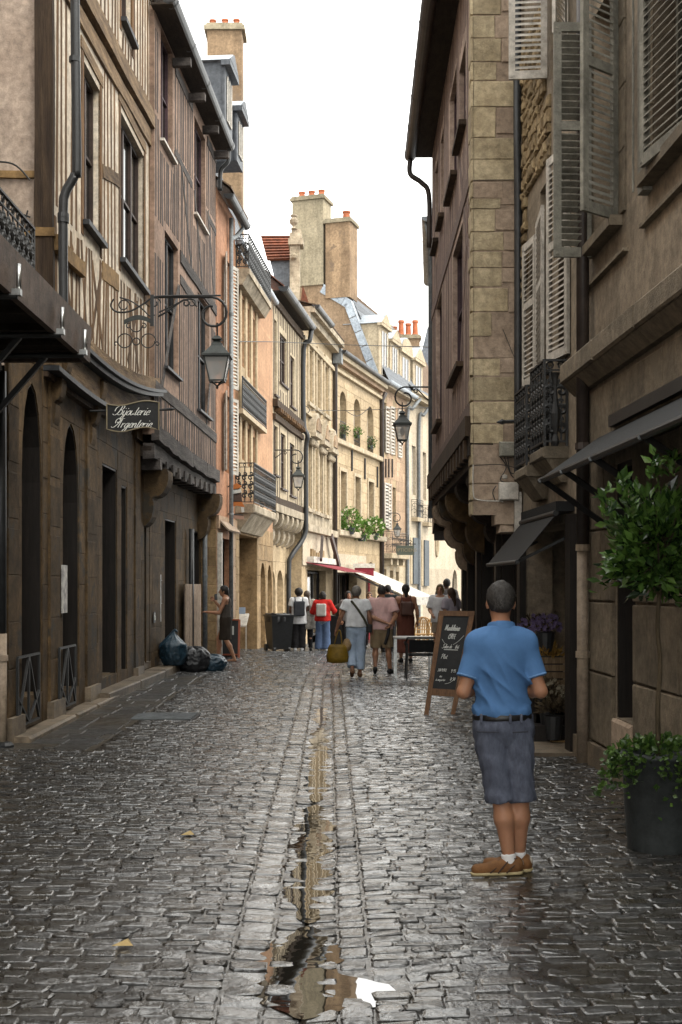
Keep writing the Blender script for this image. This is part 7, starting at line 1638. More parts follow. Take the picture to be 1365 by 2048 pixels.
def hand_mesh(w, d, side, palm, curl=.5, sc=1.):
    """palm with five unequal, bent fingers; w wrist, d pointing direction, side = thumb side, palm = palm normal"""
    w = np.array(w, float); d = np.array(d, float)/np.linalg.norm(d); t = np.array(side, float); t -= d*(t@d); t /= np.linalg.norm(t); p = np.cross(d, t); p *= np.sign(p@np.array(palm)) or 1
    pr = [(w-d*.02, w+d*.03, .023, .026), (w+d*.03+t*.02, w+d*.085+t*.026, .017, .013), (w+d*.03, w+d*.09, .018, .013), (w+d*.03-t*.018, w+d*.08-t*.026, .016, .012)]
    for k, (o, L_) in enumerate(((.03, .068), (.010, .076), (-.010, .072), (-.029, .056))):
        a = w+d*(.088-.004*abs(k-1))+t*o; dd = d.copy(); ang = 0
        for j, fr in enumerate((.45, .32, .25)):
            ang += curl*(.9 if j else .6); dd = d*cos(ang)+p*sin(ang); b = a+dd*L_*fr; pr.append((a, b, .0095-.001*j, .0088-.001*j)); a = b
    a = w+d*.03+t*.026; 
    for j, (L_, ang) in enumerate(((.036, .8), (.03, .5), (.022, .3))): dd = d*cos(ang)+t*sin(ang)*.9+p*.35*curl; dd /= np.linalg.norm(dd); b = a+dd*L_; pr.append((a, b, .0125-.0015*j, .011-.0015*j)); a = b
    def fn(Q):
        r = None
        for x in pr: r = smin(r, cone(Q, *x), .006)
        return r
    return surface_nets(fn, w-.13*sc, w+.2*sc, .0065)
SKIN = {}
def skin(c):
    if c not in SKIN:
        m = M('skin', c, tuple(x*.86 for x in c), rough=.5, bump=.05, var=0, spec=.35, fine=.05); b = m.node_tree.nodes['Principled BSDF']; b.inputs['Subsurface Weight'].default_value = .12; b.inputs['Subsurface Radius'].default_value = (.02, .008, .004); SKIN[c] = m
    return SKIN[c]
LIGHT, TAN, BROWN, DARK = (.50, .27, .17), (.40, .20, .115), (.27, .13, .075), (.12, .06, .04)
def person(label, px, Y, H=1.7, yaw=0, sk=LIGHT, J=None, top=None, bot=None, hair=None, shoes=None, build=1., h=.016, face=False, extra=None, lean=0, group=None, hands=(.5, .5)):
    x0 = P(px, 0, Y).x; z0 = gz(Y)+.005; s = H/1.7; cy, sy = cos(yaw), sin(yaw); bw = build
    j = dict(hip=(.09, 0, .90), knee=(.10, .02, .49), ank=(.105, -.02, .075), sho=(.175*bw, 0, 1.385), elb=(.235*bw, -.03, 1.10), wri=(.25*bw, .06, .87), head=(0, .015, 1.585))
    R_ = {k+'R': v for k, v in j.items() if k != 'head'}; L2 = {k+'L': (-v[0], v[1], v[2]) for k, v in j.items() if k != 'head'}; j = {**R_, **L2, 'head': j['head']}
    if J: j.update(J)
    j = {k: np.array(v, float) for k, v in j.items()}
    ln = np.array([0, lean, 0])
    def W(v): v = np.asarray(v)*s; return np.stack([x0+v[:, 0]*cy-v[:, 1]*sy, Y+v[:, 0]*sy+v[:, 1]*cy, z0+v[:, 2]], 1)
    pel = (j['hipR']+j['hipL'])/2+np.array([0, 0, .03]); chest = np.array([0, .0, 1.25])+ln; neck = np.array([0, -.005, 1.44])+ln*1.2; hd = j['head']+ln*1.3
    torso = [(pel, pel+np.array([0, 0, .02]), .150*bw, .150*bw, .72), (pel, (pel+chest)/2, .140*bw, .130*bw, .72), ((pel+chest)/2, chest, .132*bw, .158*bw, .68), (chest, chest+np.array([0, -.01, .07]), .158*bw, .142*bw, .62)]
    def Ft(Q, g=0):
        d = None
        for a, b, ra, rb, fl in torso: d = smin(d, cone(Q, a, b, ra+g, rb+g, fl), .06)
        d = smin(d, cone(Q, j['shoL'], j['shoR'], .056+g, .056+g), .07)
        for S in 'LR': d = smin(d, cone(Q, neck+np.array([0, -.01, -.035]), j['sho'+S]+np.array([0, 0, .005]), .042+g, .045+g), .03)
        return smin(d, cone(Q, chest+np.array([0, 0, .1]), neck, .075+g, .06+g*.3), .05)
    def Fb(Q):
        d = Ft(Q)
        for S in 'LR':
            d = smin(d, cone(Q, j['hip'+S], j['knee'+S], .083*bw, .055), .04); kn, an = j['knee'+S], j['ank'+S]; m = kn*.68+an*.32+np.array([0, -.014, 0])
            d = smin(d, cone(Q, kn, m, .053, .055), .02); d = smin(d, cone(Q, m, an, .054, .034), .03); d = smin(d, cone(Q, j['sho'+S], j['elb'+S], .050*bw, .040), .04); d = smin(d, cone(Q, j['elb'+S], j['elb'+S]*.65+j['wri'+S]*.35, .040, .041), .015); d = smin(d, cone(Q, j['elb'+S]*.65+j['wri'+S]*.35, j['wri'+S], .040, .026), .02)
            t = toe(S); fd_ = (t-an)*np.array([1, 1, 0]); fd_ /= max(np.linalg.norm(fd_), 1e-6); d = smin(d, cone(Q, an-fd_*.018+np.array([0, 0, -.036]), t, .032, .024), .025)
        d = smin(d, cone(Q, neck-np.array([0, 0, .02]), hd-np.array([0, .0, .06]), .054, .05), .02)
        d = smin(d, ell(Q, hd+np.array([0, -.012, .025]), (.073, .093, .094)), .02); d = smin(d, ell(Q, hd+np.array([0, .022, -.045]), (.055, .066, .068)), .03)
        d = smin(d, cone(Q, hd+np.array([0, .088, .015]), hd+np.array([0, .104, -.022]), .009, .015), .012)
        for q in (-1, 1): d = smin(d, ell(Q, hd+np.array([q*.077, -.012, -.008]), (.012, .022, .033)), .008)
        return d
    def toe(S): a = j['ank'+S]; k = J.get('toe'+S) if J else None; return np.array(k) if k is not None else a+np.array([.02*(1 if S == 'R' else -1), .155, -.04])
    lo, hi = np.min([v for v in j.values()], 0)-np.array([.2, .26, .12]), np.max([v for v in j.values()], 0)+np.array([.2, .26, .16])
    v, f = surface_nets(Fb, lo, hi, h); v = list(W(v)); f = [tuple(q) for q in f]
    for S, sg, cu in (('L', -1, hands[0]), ('R', 1, hands[1])):
        w_ = j['wri'+S]; d = w_-j['elb'+S]; hv, hf = hand_mesh(w_, d, (-sg*.45, .9, .1), (-sg, 0, 0), cu); n0 = len(v); v += list(W(hv)); f += [tuple(int(i)+n0 for i in q) for q in hf]
    body = mobj('person', v, f, skin(sk), None, True, loc=(x0, Y, z0)); tag(body, label, 'person', group)
    def part(name, fn, l, u, mat, hh=None):
        pv, pf = surface_nets(fn, l, u, hh or h)
        if len(pf): return mobj(name, W(pv), pf, mat, body, True)
    ctx = dict(j=j, Ft=Ft, part=part, W=W, body=body, pel=pel, chest=chest, neck=neck, hd=hd, lo=lo, hi=hi, h=h, s=s, toe=toe)
    if top:
        hem = top.get('hem', .86); g = top.get('g', .016); sl = top.get('sleeve', .55); fo = top.get('fold', .006); sg_ = top.get('sg', .02)
        def Fs(Q):
            d = Ft(Q, g)
            if top.get('loose'): d = smin(d, cone(Q, chest, (pel[0], pel[1], hem-.03), .16*bw+g, .165*bw+g+top['loose'], .74), .05)
            d = d+wob(Q, fo, 16, 3)+wob(Q, fo*.6, 34, 5)+(top['ff'](Q) if 'ff' in top else 0)
            d = np.maximum(d, hem-Q[:, 2]+top.get('hw', .012)*wob(Q, 1, 7, 2)); d = np.maximum(d, plane(Q, neck+np.array([0, 0, top.get('nk', .015)]), (0, top.get('nt', .5), 1)))
            if top.get('tank'): d = np.maximum(d, np.where(Q[:, 2] > 1.29, np.abs(Q[:, 0])-top['tank']+.25*(Q[:, 2]-1.29), -1))
            if sl:
                for S in 'LR':
                    a, b, w_ = j['sho'+S], j['elb'+S], j['wri'+S]
                    if sl <= 1:
                        e = a+(b-a)*sl; q = np.maximum(cone(Q, a, e+(b-a)*.2, .058*bw+sg_, .05*bw+sg_*1.6)+wob(Q, fo*.6, 30, 7), plane(Q, e, b-a))
                    else:
                        e = b+(w_-b)*(sl-1); q = smin(cone(Q, a, b, .056*bw+sg_, .046+sg_), np.maximum(cone(Q, b, e+(w_-b)*.1, .045+sg_, .036+sg_), plane(Q, e, w_-b)), .02)+wob(Q, fo, 30, 7)
                    d = smin(d, q, .025)
            return d
        part(top.get('name', 'shirt'), Fs, np.array([lo[0], lo[1], min(hem, 1.0)-.06]), np.array([hi[0], hi[1], 1.52]), top['mat'])
    if bot:
        hem, wst = bot.get('hem', .1), bot.get('waist', 1.0); g = bot.get('g', .015); fl = bot.get('flare', .0)
        def Fp(Q):
            d = None
            for a, b, ra, rb, ft in torso[:2]: d = smin(d, cone(Q, a, b, ra+g, rb+g, ft), .05)
            if bot.get('skirt'):
                d = smin(d, cone(Q, pel+np.array([0, 0, -.02]), (pel[0], pel[1]+.01, hem-.04), .15*bw+g, .155*bw+bot['skirt'], .8), .08)+wob(Q*np.array([1, 1, .25]), .008, 30, 4)
                d = np.maximum(d, hem-Q[:, 2])
            else:
                for S in 'LR':
                    kn, an = j['knee'+S], j['ank'+S]; q = cone(Q, j['hip'+S], kn, bot.get('tr', .092)*bw+g, .062+g+fl*.5)
                    q = smin(q, cone(Q, kn, an-np.array([0, 0, .03]), .062+g+fl*.5, .048+g+fl), .03)
                    if hem > .4: e = j['hip'+S]+(kn-j['hip'+S])*((.9-hem)/.41); q = np.maximum(q, plane(Q, e, kn-j['hip'+S]))
                    else: q = np.maximum(q, plane(Q, kn+(an-kn)*((.49-hem)/.415), an-kn))
                    d = smin(d, q, bot.get('k', .02))
                d = d+wob(Q, bot.get('fold', .004), 26, 9)
            return np.maximum(d, Q[:, 2]-wst)
        part(bot.get('name', 'trousers'), Fp, np.array([max(lo[0], -.4), max(lo[1], -.45), max(-.05, hem-.12)]), np.array([min(hi[0], .4), min(hi[1], .45), wst+.04]), bot['mat'])
    if hair:
        k = hair.get('kind', 'short'); m = hair['mat']; th = hair.get('th', .012)
        def Fh(Q):
            d = ell(Q, hd+np.array([0, -.016, .03]), (.076+th, .095+th, .094+th))
            d = np.maximum(d, plane(Q, hd+np.array([0, .055, .045]), (0, 1, -.55 if k != 'short' else -.6)))
            if k == 'short': d = np.maximum(d, plane(Q, hd+np.array([0, -.06, -.055]), (0, .35, -1)))
            if k == 'bob': d = smin(d, ell(Q, hd+np.array([0, -.03, -.02]), (.10, .09, .11)), .03)
            if k in ('long', 'tail'):
                e = hair.get('end', (0, -.12, -.38)); d = smin(d, cone(Q, hd+np.array([0, -.07, .0]), hd+np.array(e), .07 if k == 'long' else .035, .045 if k == 'long' else .02, 1), .05)
            if k == 'afro': d = smin(d, ell(Q, hd+np.array([0, -.02, .03]), (.115, .12, .115)), .02)
            d = np.maximum(d, -ell(Q, hd+np.array([0, .085, -.03]), (.058, .06, .09)))
            return d+wob(Q, .003, 110, 1)+wob(Q*np.array([1, 1, .3]), .003, 180, 2)
        part('hair', Fh, hd-np.array([.22, .3, .55]), hd+np.array([.2, .2, .2]), m, min(h, .012))
    if shoes:
        for S in 'LR':
            an, t = j['ank'+S], toe(S); hgt = shoes.get('h', .045); fd = (t-an)*np.array([1, 1, 0]); fd /= max(np.linalg.norm(fd), 1e-6); fl_ = min(t[2], an[2]-.04)
            pit = shoes.get('pitch'+S, 0)
            heel = an-fd*.035+np.array([0, 0, -.035]); tt = t+fd*.03
            def Fsh(Q): d = smin(cone(Q, heel, tt, .041, .033), cone(Q, heel+np.array([0, 0, hgt*.6]), an*.5+t*.5+np.array([0, 0, .0]), .043, .034), .03); return np.maximum(d, plane(Q, heel-np.array([0, 0, .035]), np.cross(np.cross(tt-heel, (0, 0, 1)), tt-heel)*-1)) if True else d
            sh = part('shoe', Fsh, np.minimum(heel, tt)-.1, np.maximum(heel, tt)+.12, shoes['mat'], min(h, .011))
            if shoes.get('sole'):
                def Fso(Q): d = cone(Q, heel+np.array([0, 0, -.012]), tt+np.array([0, 0, -.008]), .049, .04); up = np.cross(np.cross(tt-heel, (0, 0, 1)), tt-heel); return np.maximum(np.maximum(d, plane(Q, heel-np.array([0, 0, .036]), -up)), plane(Q, heel-np.array([0, 0, .014]), up))
                part('sole', Fso, np.minimum(heel, tt)-.1, np.maximum(heel, tt)+.1, shoes['sole'], min(h, .009))
            if shoes.get('sock'):
                part('sock', lambda Q: np.maximum(cone(Q, an-np.array([0, 0, .02]), an+(j['knee'+S]-an)*.3, .043, .044), plane(Q, an+(j['knee'+S]-an)*shoes.get('sockh', .12), j['knee'+S]-an)), an-.12, an+.16, shoes['sock'], min(h, .011))
    if face:
        for q in (-1, 1):
            part('eye', lambda Q: ell(Q, hd+np.array([q*.031, .073, .012]), (.016, .014, .009) if face != 'shades' else (.03, .016, .022)), hd+np.array([q*.031-.05, .03, -.03]), hd+np.array([q*.031+.05, .12, .06]), plain('dark_eye', (.02, .015, .012), .25), .006)
            part('eyebrow', lambda Q: ell(Q, hd+np.array([q*.031, .076, .034]), (.022, .012, .005)), hd+np.array([q*.031-.05, .04, .0]), hd+np.array([q*.031+.05, .12, .07]), plain('eyebrow', (.05, .03, .02), .7), .005)
        part('mouth', lambda Q: ell(Q, hd+np.array([0, .076, -.055]), (.026, .014, .008)), hd+np.array([-.06, .04, -.1]), hd+np.array([.06, .12, -.02]), plain('lips', (.32, .10, .08), .5), .006)
    return ctx
def bag_fn(part, name, c, r, mat, hh=.014, sq=.03):
    c = np.array(c, float); r = np.array(r, float)
    def Fq(Q): q = np.abs(Q-c)-(r-sq); return np.linalg.norm(np.maximum(q, 0), axis=1)+np.minimum(q.max(1), 0)-sq+wob(Q, .004, 30, 2)
    return part(name, Fq, c-r-.06, c+r+.06, mat, hh)
def strap(ctx, pts, r, mat, name='strap', parent=None):
    pts = ctx['W'](np.array([tuple(p) for p in catmull(pts, 6)])); return MB().tube([Vector(p) for p in pts], r, 6).build(name, mat, parent or ctx['body'], True)
hb = lambda n, c: M(n, c, tuple(x*.55 for x in c), rough=.55, scale=40, bump=.5, bscale=120, stretch=(1, 1, .25), var=0, spec=.4)
h_dark, h_grey, h_brown, h_salt = hb('dark_hair', (.018, .013, .010)), hb('grey_hair', (.20, .18, .155)), hb('brown_hair', (.07, .042, .024)), hb('pepper_hair', (.040, .035, .031))
# ---- the man in the blue polo shirt
def hero():
    blue = M('blue_pique', (.085, .195, .40), (.068, .16, .335), rough=.8, scale=4, bump=.22, bscale=420, var=0, spec=.25, fine=.05); grey = M('blue_grey_linen', (.12, .135, .18), (.085, .095, .13), rough=.85, scale=20, bump=.35, bscale=260, var=0, stretch=(1, 1, .35), spec=.2, fine=.14, fscale=60)
    leather = M('tan_suede', (.23, .105, .035), (.15, .068, .025), rough=.7, bump=.3, bscale=200, var=0); sole = plain('cream_rubber', (.42, .34, .18), .6); white = plain('white_sock', (.72, .71, .70), .9)
    J = dict(hipR=(.088, 0, .86), hipL=(-.072, 0, .86), kneeR=(.112, .01, .45), kneeL=(-.004, -.01, .45), ankR=(.110, .05, .075), ankL=(.045, -.03, .075), toeR=(-.035, .10, .036), toeL=(-.120, -.05, .036),
             shoR=(.137, -.0, 1.352), shoL=(-.137, .0, 1.352), elbR=(.222, -.05, 1.075), elbL=(-.225, -.04, 1.07), wriR=(.13, .20, 1.07), wriL=(-.12, .21, 1.08), head=(.0, .035, 1.59))
    def ff(Q):                                                     # pulls running down across the back
        t = (Q[:, 0]*.72+Q[:, 2]*.69)*34+1.2*np.sin(Q[:, 0]*9-Q[:, 2]*5); m = np.exp(-((Q[:, 2]-1.12)/.14)**2)
        b = np.exp(-((Q[:, 2]-.965)/.03)**2)*.010*(1+.6*np.sin(Q[:, 0]*60))
        t2 = (Q[:, 0]*.8+Q[:, 2]*.6)*21+2+.8*np.sin(Q[:, 2]*11); return -m*(.022*(1-np.abs(np.sin(t)))**2+.022*(1-np.abs(np.sin(t2)))**3)+.007*m-b
    c = person('man in a blue polo shirt and grey shorts standing with his back turned', 1003, 7.05, 1.70, 0.0, TAN, J, dict(mat=blue, hem=.925, g=.016, sleeve=.72, sg=.012, fold=.0025, loose=.0, nk=.012, nt=.15, name='polo_shirt', ff=ff, hw=.003),
               dict(mat=grey, hem=.468, waist=.945, g=.020, flare=.006, fold=.0065, name='shorts', tr=.088, k=.004), dict(kind='short', mat=h_salt, th=.008), dict(mat=leather, sole=sole, sock=white, sockh=.14), .95, .0095, hands=(.9, .9))
    part, j, Ft, neck, pel = c['part'], c['j'], c['Ft'], c['neck'], c['pel']
    belt = plain('black_leather', (.012, .011, .011), .35)
    part('belt', lambda Q: np.maximum(Ft(Q, .024), np.abs(Q[:, 2]-.925-.03*Q[:, 0])-.019), (-.3, -.25, .86), (.3, .25, .99), belt, .01)
    for x in (-.13, .035, .10):
        y = -.150*(1-(x/.2)**2)**.5*.72-.022; bl = np.array([x, y, .922])
        part('belt_loop', lambda Q: np.max(np.abs(Q-bl)-np.array([.007, .016, .028]), 1), bl-.06, bl+.06, grey, .006)
    # collar and sleeve hems
    part('collar', lambda Q: np.maximum(np.maximum(np.abs(cone(Q, neck+np.array([0, .0, -.05]), neck+np.array([0, .01, .05]), .088, .068))-.007, np.abs(Q[:, 2]-neck[2]-.006+.25*Q[:, 1])-.026), Q[:, 1]-.07), neck-.14, neck+.13, blue, .0075)
    for S in 'LR':
        a, b = j['sho'+S], j['elb'+S]; e = a+(b-a)*.72
        part('sleeve_hem', lambda Q: np.maximum(cone(Q, a, e+(b-a)*.2, .0551+.014, .0475+.0222), np.abs(plane(Q, e-(b-a)*.03, b-a))-.007), e-.15, e+.15, M('pale_blue_rib', (.14, .27, .50), rough=.8, bump=.1), .008)
    for x0, x1 in ((-.155, -.03), (.05, .14)):
        pts = [(x, -.155*(max(0, 1-(x/.2)**2))**.5*.72-.024, .845+.012*(x-x0)) for x in np.linspace(x0, x1, 5)]; strap(c, pts, .0035, plain('pocket_seam', (.045, .047, .06), .9), 'pocket_seam')
    dk = plain('dark_shoe_trim', (.045, .022, .012), .7)
    for pts in ([(.085, -.062, .075), (.05, -.078, .05), (.02, -.082, .02)], [(.03, -.066, .085), (.0, -.080, .055), (-.03, -.086, .022)], [(-.01, -.062, .078), (-.04, -.078, .05), (-.075, -.084, .022)], [(.02, -.02, .098), (-.02, -.05, .088), (-.05, -.05, .078)], [(.03, -.06, .092), (.06, -.06, .10), (.085, -.05, .098)]): strap(c, pts, .0045, dk, 'shoe_trim')
    hd = c['hd']; rr = random.Random(5); mb = MB()
    for k in range(5200):                                          # short cropped strands over the scalp
        a = rr.uniform(0, 2*pi); zc = rr.uniform(-.55, 1); q = np.array([cos(a)*(1-zc*zc)**.5, sin(a)*(1-zc*zc)**.5, zc]); p = hd+np.array([0, -.016, .03])+q*np.array([.081, .100, .099])
        if q[1] > .25 and zc < .5 or (abs(q[0]) > .55 and zc < -.3): continue
        dn = np.array([q[0]*.35, -.25+q[1]*.2, -.9+zc*.5])+np.array([rr.gauss(0, .3), rr.gauss(0, .3), rr.gauss(0, .25)]); dn -= q*(dn@q)*.75; dn /= np.linalg.norm(dn); sd_ = np.cross(dn, q); L_ = rr.uniform(.012, .026)
        mb.add([tuple(t) for t in (p-sd_*.0012, p+sd_*.0012, p+dn*L_+q*.004)], [(0, 1, 2)])
    wv = c['W'](np.array(mb.v)); o = mobj('hair_strands', wv, mb.f, leafmat('pepper_strand', (.012, .011, .010), (.11, .10, .09), .45, .4), c['body']); o['kind'] = 'stuff'
    heel = plain('pale_heel_tab', (.5, .46, .40), .7)
    for S in 'LR':
        an = j['ank'+S]; t = c['toe'](S); fd = (t-an)*np.array([1, 1, 0]); fd /= np.linalg.norm(fd); hp = an-fd*.05+np.array([0, 0, -.012]); part('heel_tab', lambda Q: ell(Q, hp, (.034, .034, .038)), hp-.07, hp+.07, heel, .009)
hero()
pinkc, whitec, denim, khaki, blackc = cloth('pink_cotton', (.74, .47, .44)), cloth('white_cotton', (.80, .80, .81)), cloth('pale_denim', (.42, .52, .66)), cloth('khaki_cotton', (.36, .26, .15)), cloth('black_cotton', (.016, .015, .016))
tanleather, blackleather = plain('tan_sandal', (.16, .08, .04), .6), plain('black_shoe', (.014, .013, .013), .5)
# ---- the couple walking away
def couple():
    J = dict(kneeL=(-.09, .05, .49), ankL=(-.085, -.16, .14), toeL=(-.085, -.07, .03), kneeR=(.085, .03, .49), ankR=(.07, .02, .075), elbL=(-.30, -.02, 1.12), wriL=(-.37, .02, .90), elbR=(.25, -.03, 1.12), wriR=(.29, .02, .92))
    c = person('woman in white blouse and pale jeans walking away with a yellow bag', 713, 22.1, 1.66, .05, BROWN, J, dict(mat=whitec, hem=.95, g=.02, sleeve=.5, sg=.03, loose=.03, fold=.006, name='blouse'), dict(mat=denim, hem=.15, waist=1.0, g=.014, flare=.028, name='jeans'), dict(kind='short', mat=h_grey, th=.018), dict(mat=tanleather), 1.02, .016)
    strap(c, [(-.10, -.10, 1.44), (.02, -.155, 1.28), (.15, -.15, 1.08), (.20, -.08, .96)], .022, cloth('olive_webbing', (.075, .07, .045)), 'bag_strap'); bag_fn(c['part'], 'hip_bag', (.24, .02, .92), (.06, .09, .08), blackleather)
    m_y = M('mustard_leather', (.25, .15, .012), (.17, .10, .008), rough=.5, bump=.5, bscale=20, var=0); Y = 22.0; o = P(676, 1330, Y); r = thing('yellow_handbag', 'mustard yellow handbag carried by the woman in white', 'bag', (o.x, Y, .2)); x = o.x
    n = 18; prof = [(.10, .0), (.19, .02), (.20, .12), (.17, .28), (.14, .34), (.13, .33)]
    MB().add([V(x+cos(2*pi*k/n)*a*(1+.05*sin(3*k)), Y+sin(2*pi*k/n)*a*.5, .27+h) for a, h in prof for k in range(n)], [(i*n+k, i*n+(k+1) % n, (i+1)*n+(k+1) % n, (i+1)*n+k) for i in range(len(prof)-1) for k in range(n)]+[tuple(range(n))]).build('body', m_y, r, True)
    for dy in (-.05, .05): MB().tube(catmull([(x-.07, Y+dy, .58), (x-.0, Y+dy*.4, .84), (x+.05, Y+dy*.3, .84), (x+.08, Y+dy, .58)], 5), .012, 6).build('handle', m_y, r, True)
    MB().lathe([(.02, 0), (.07, .04), (.09, .12), (.05, .22), (.01, .24)], (x+.17, Y+.05, .48), 12).build('straw_hat', M('straw', (.36, .24, .12), rough=.8, bump=.5), r, True)
    J = dict(kneeL=(-.12, .06, .49), ankL=(-.125, -.06, .12), toeL=(-.13, .06, .03), kneeR=(.12, .04, .49), ankR=(.16, .04, .075), toeR=(.22, .17, .036), elbR=(.27, -.10, 1.12), wriR=(.17, -.19, .97), elbL=(-.26, -.10, 1.13), wriL=(.08, -.21, 1.0), shoR=(.19, 0, 1.39), shoL=(-.19, 0, 1.39))
    c = person('man in a pink shirt and khaki shorts walking with an arm behind his back', 764, 22.8, 1.68, -.05, TAN, J, dict(mat=pinkc, hem=.86, g=.022, sleeve=.75, sg=.03, loose=.03, name='shirt'), dict(mat=khaki, hem=.52, waist=1.0, g=.022, flare=.04, name='shorts'), dict(kind='short', mat=h_salt, th=.006), dict(mat=blackleather), 1.05, .016)
    strap(c, [(.14, -.2, .93), (.13, -.22, .82), (.10, -.22, .7), (.06, -.22, .58)], .03, blackleather, 'folded_umbrella')
couple()
# ---- the group by the bins
def group_left():
    J = dict(kneeR=(.08, .03, .49), ankR=(.09, .0, .075), elbR=(.21, .05, 1.12), wriR=(.12, .2, 1.05), elbL=(-.23, .02, 1.12), wriL=(-.2, .12, .95))
    c = person('woman in a white top and black trousers with a grey backpack', 598, 31.9, 1.66, .1, DARK, J, dict(mat=whitec, hem=.74, g=.02, sleeve=.6, sg=.03, loose=.05), dict(mat=blackc, hem=.09, waist=1.0, g=.014, flare=.05), dict(kind='afro', mat=h_dark), dict(mat=whitec), .98, .02)
    bag_fn(c['part'], 'backpack', (.0, -.20, 1.16), (.15, .09, .2), cloth('charcoal_nylon', (.055, .058, .066)), .018)
    for q in (-.1, .1): strap(c, [(q, -.12, 1.36), (q*1.1, -.02, 1.47), (q*1.15, .12, 1.38)], .018, plain('backpack_strap', (.05, .05, .055), .7), 'strap')
    c = person('long-haired person in a pale patterned wrap beside the grey backpack', 614, 32.2, 1.60, .2, LIGHT, None, dict(mat=M('speckled_knit', (.42, .39, .34), (.24, .22, .19), scale=60, bump=.4, var=0), hem=.62, g=.03, sleeve=1.6, sg=.035, loose=.10, fold=.012, name='wrap'), dict(mat=blackc, hem=.09, waist=1.0), dict(kind='long', mat=h_brown, end=(.02, -.14, -.42)), dict(mat=blackleather), 1, .02)
    J = dict(elbL=(-.31, .05, 1.13), wriL=(-.30, .22, 1.05), elbR=(.33, .02, 1.16), wriR=(.3, .2, 1.1))
    redc = cloth('red_cotton', (.60, .03, .024))
    c = person('person in a red jacket and wide blue trousers with a silver backpack', 646, 32.0, 1.58, -.1, DARK, J, dict(mat=redc, hem=.86, g=.03, sleeve=1.7, sg=.03, loose=.04, fold=.009, name='jacket'), dict(mat=cloth('blue_canvas', (.10, .15, .26)), hem=.06, waist=1.0, g=.02, flare=.06), dict(kind='bob', mat=h_dark), dict(mat=whitec), 1.05, .02)
    bag_fn(c['part'], 'backpack', (-.02, -.21, 1.18), (.14, .08, .18), plain('silver_nylon', (.50, .48, .44), .4), .018)
    part, pel = c['part'], c['pel']; part('shirt_tail', lambda Q: np.maximum(np.maximum(c['Ft'](Q, .045), .76-Q[:, 2]+.02*np.sin(Q[:, 0]*30)), Q[:, 2]-.88), c['lo'], c['hi'], M('blue_floral', (.45, .50, .56), (.12, .18, .32), scale=30, var=0), .02)
group_left()
# ---- the woman on the phone
def phone_woman():
    J = dict(kneeR=(.09, .16, .52), ankR=(.08, .17, .075), toeR=(.08, .33, .04), kneeL=(-.09, .0, .48), ankL=(-.09, -.27, .16), toeL=(-.09, -.15, .03), elbR=(.22, .08, 1.15), wriR=(.12, .26, 1.36), elbL=(-.22, .12, 1.10), wriL=(-.2, .38, 1.12), head=(0, .05, 1.575))
    J.update(ankL=(-.08, -.20, .09), toeL=(-.08, -.06, .045), kneeL=(-.09, -.02, .5))
    c = person('dark-haired woman in a tank top and brown skirt walking with a phone', 452, 26.3, 1.68, R(90), TAN, J, dict(mat=cloth('taupe_rib', (.075, .062, .052)), hem=.98, g=.024, sleeve=0, tank=.13, nk=-.06, fold=.004, name='tank_top'), dict(mat=cloth('brown_jersey', (.040, .030, .022)), hem=.50, waist=1.02, skirt=.03, g=.014, name='skirt'), dict(kind='tail', mat=h_dark, end=(0, -.17, -.34)), None, .96, .015, face=True)
    for S in 'LR':
        a, t = c['j']['ank'+S], c['toe'](S); strap(c, [a+np.array([0, -.05, -.055]), (a+t)/2+np.array([0, 0, -.045]), t+np.array([0, .04, -.02])], .02, plain('flip_flop', (.10, .05, .04), .6), 'sandal')
    w = c['j']['wriR']; bag_fn(c['part'], 'phone', w+np.array([-.02, -.03, .09]), (.012, .035, .07), plain('phone_case', (.02, .02, .022), .2), .01, .01)
    part, hd = c['part'], c['hd']; part('hair_clip', lambda Q: ell(Q, hd+np.array([.06, -.09, .05]), (.03, .02, .03)), hd-.2, hd+.2, plain('pale_clip', (.6, .5, .5), .4), .01)
phone_woman()
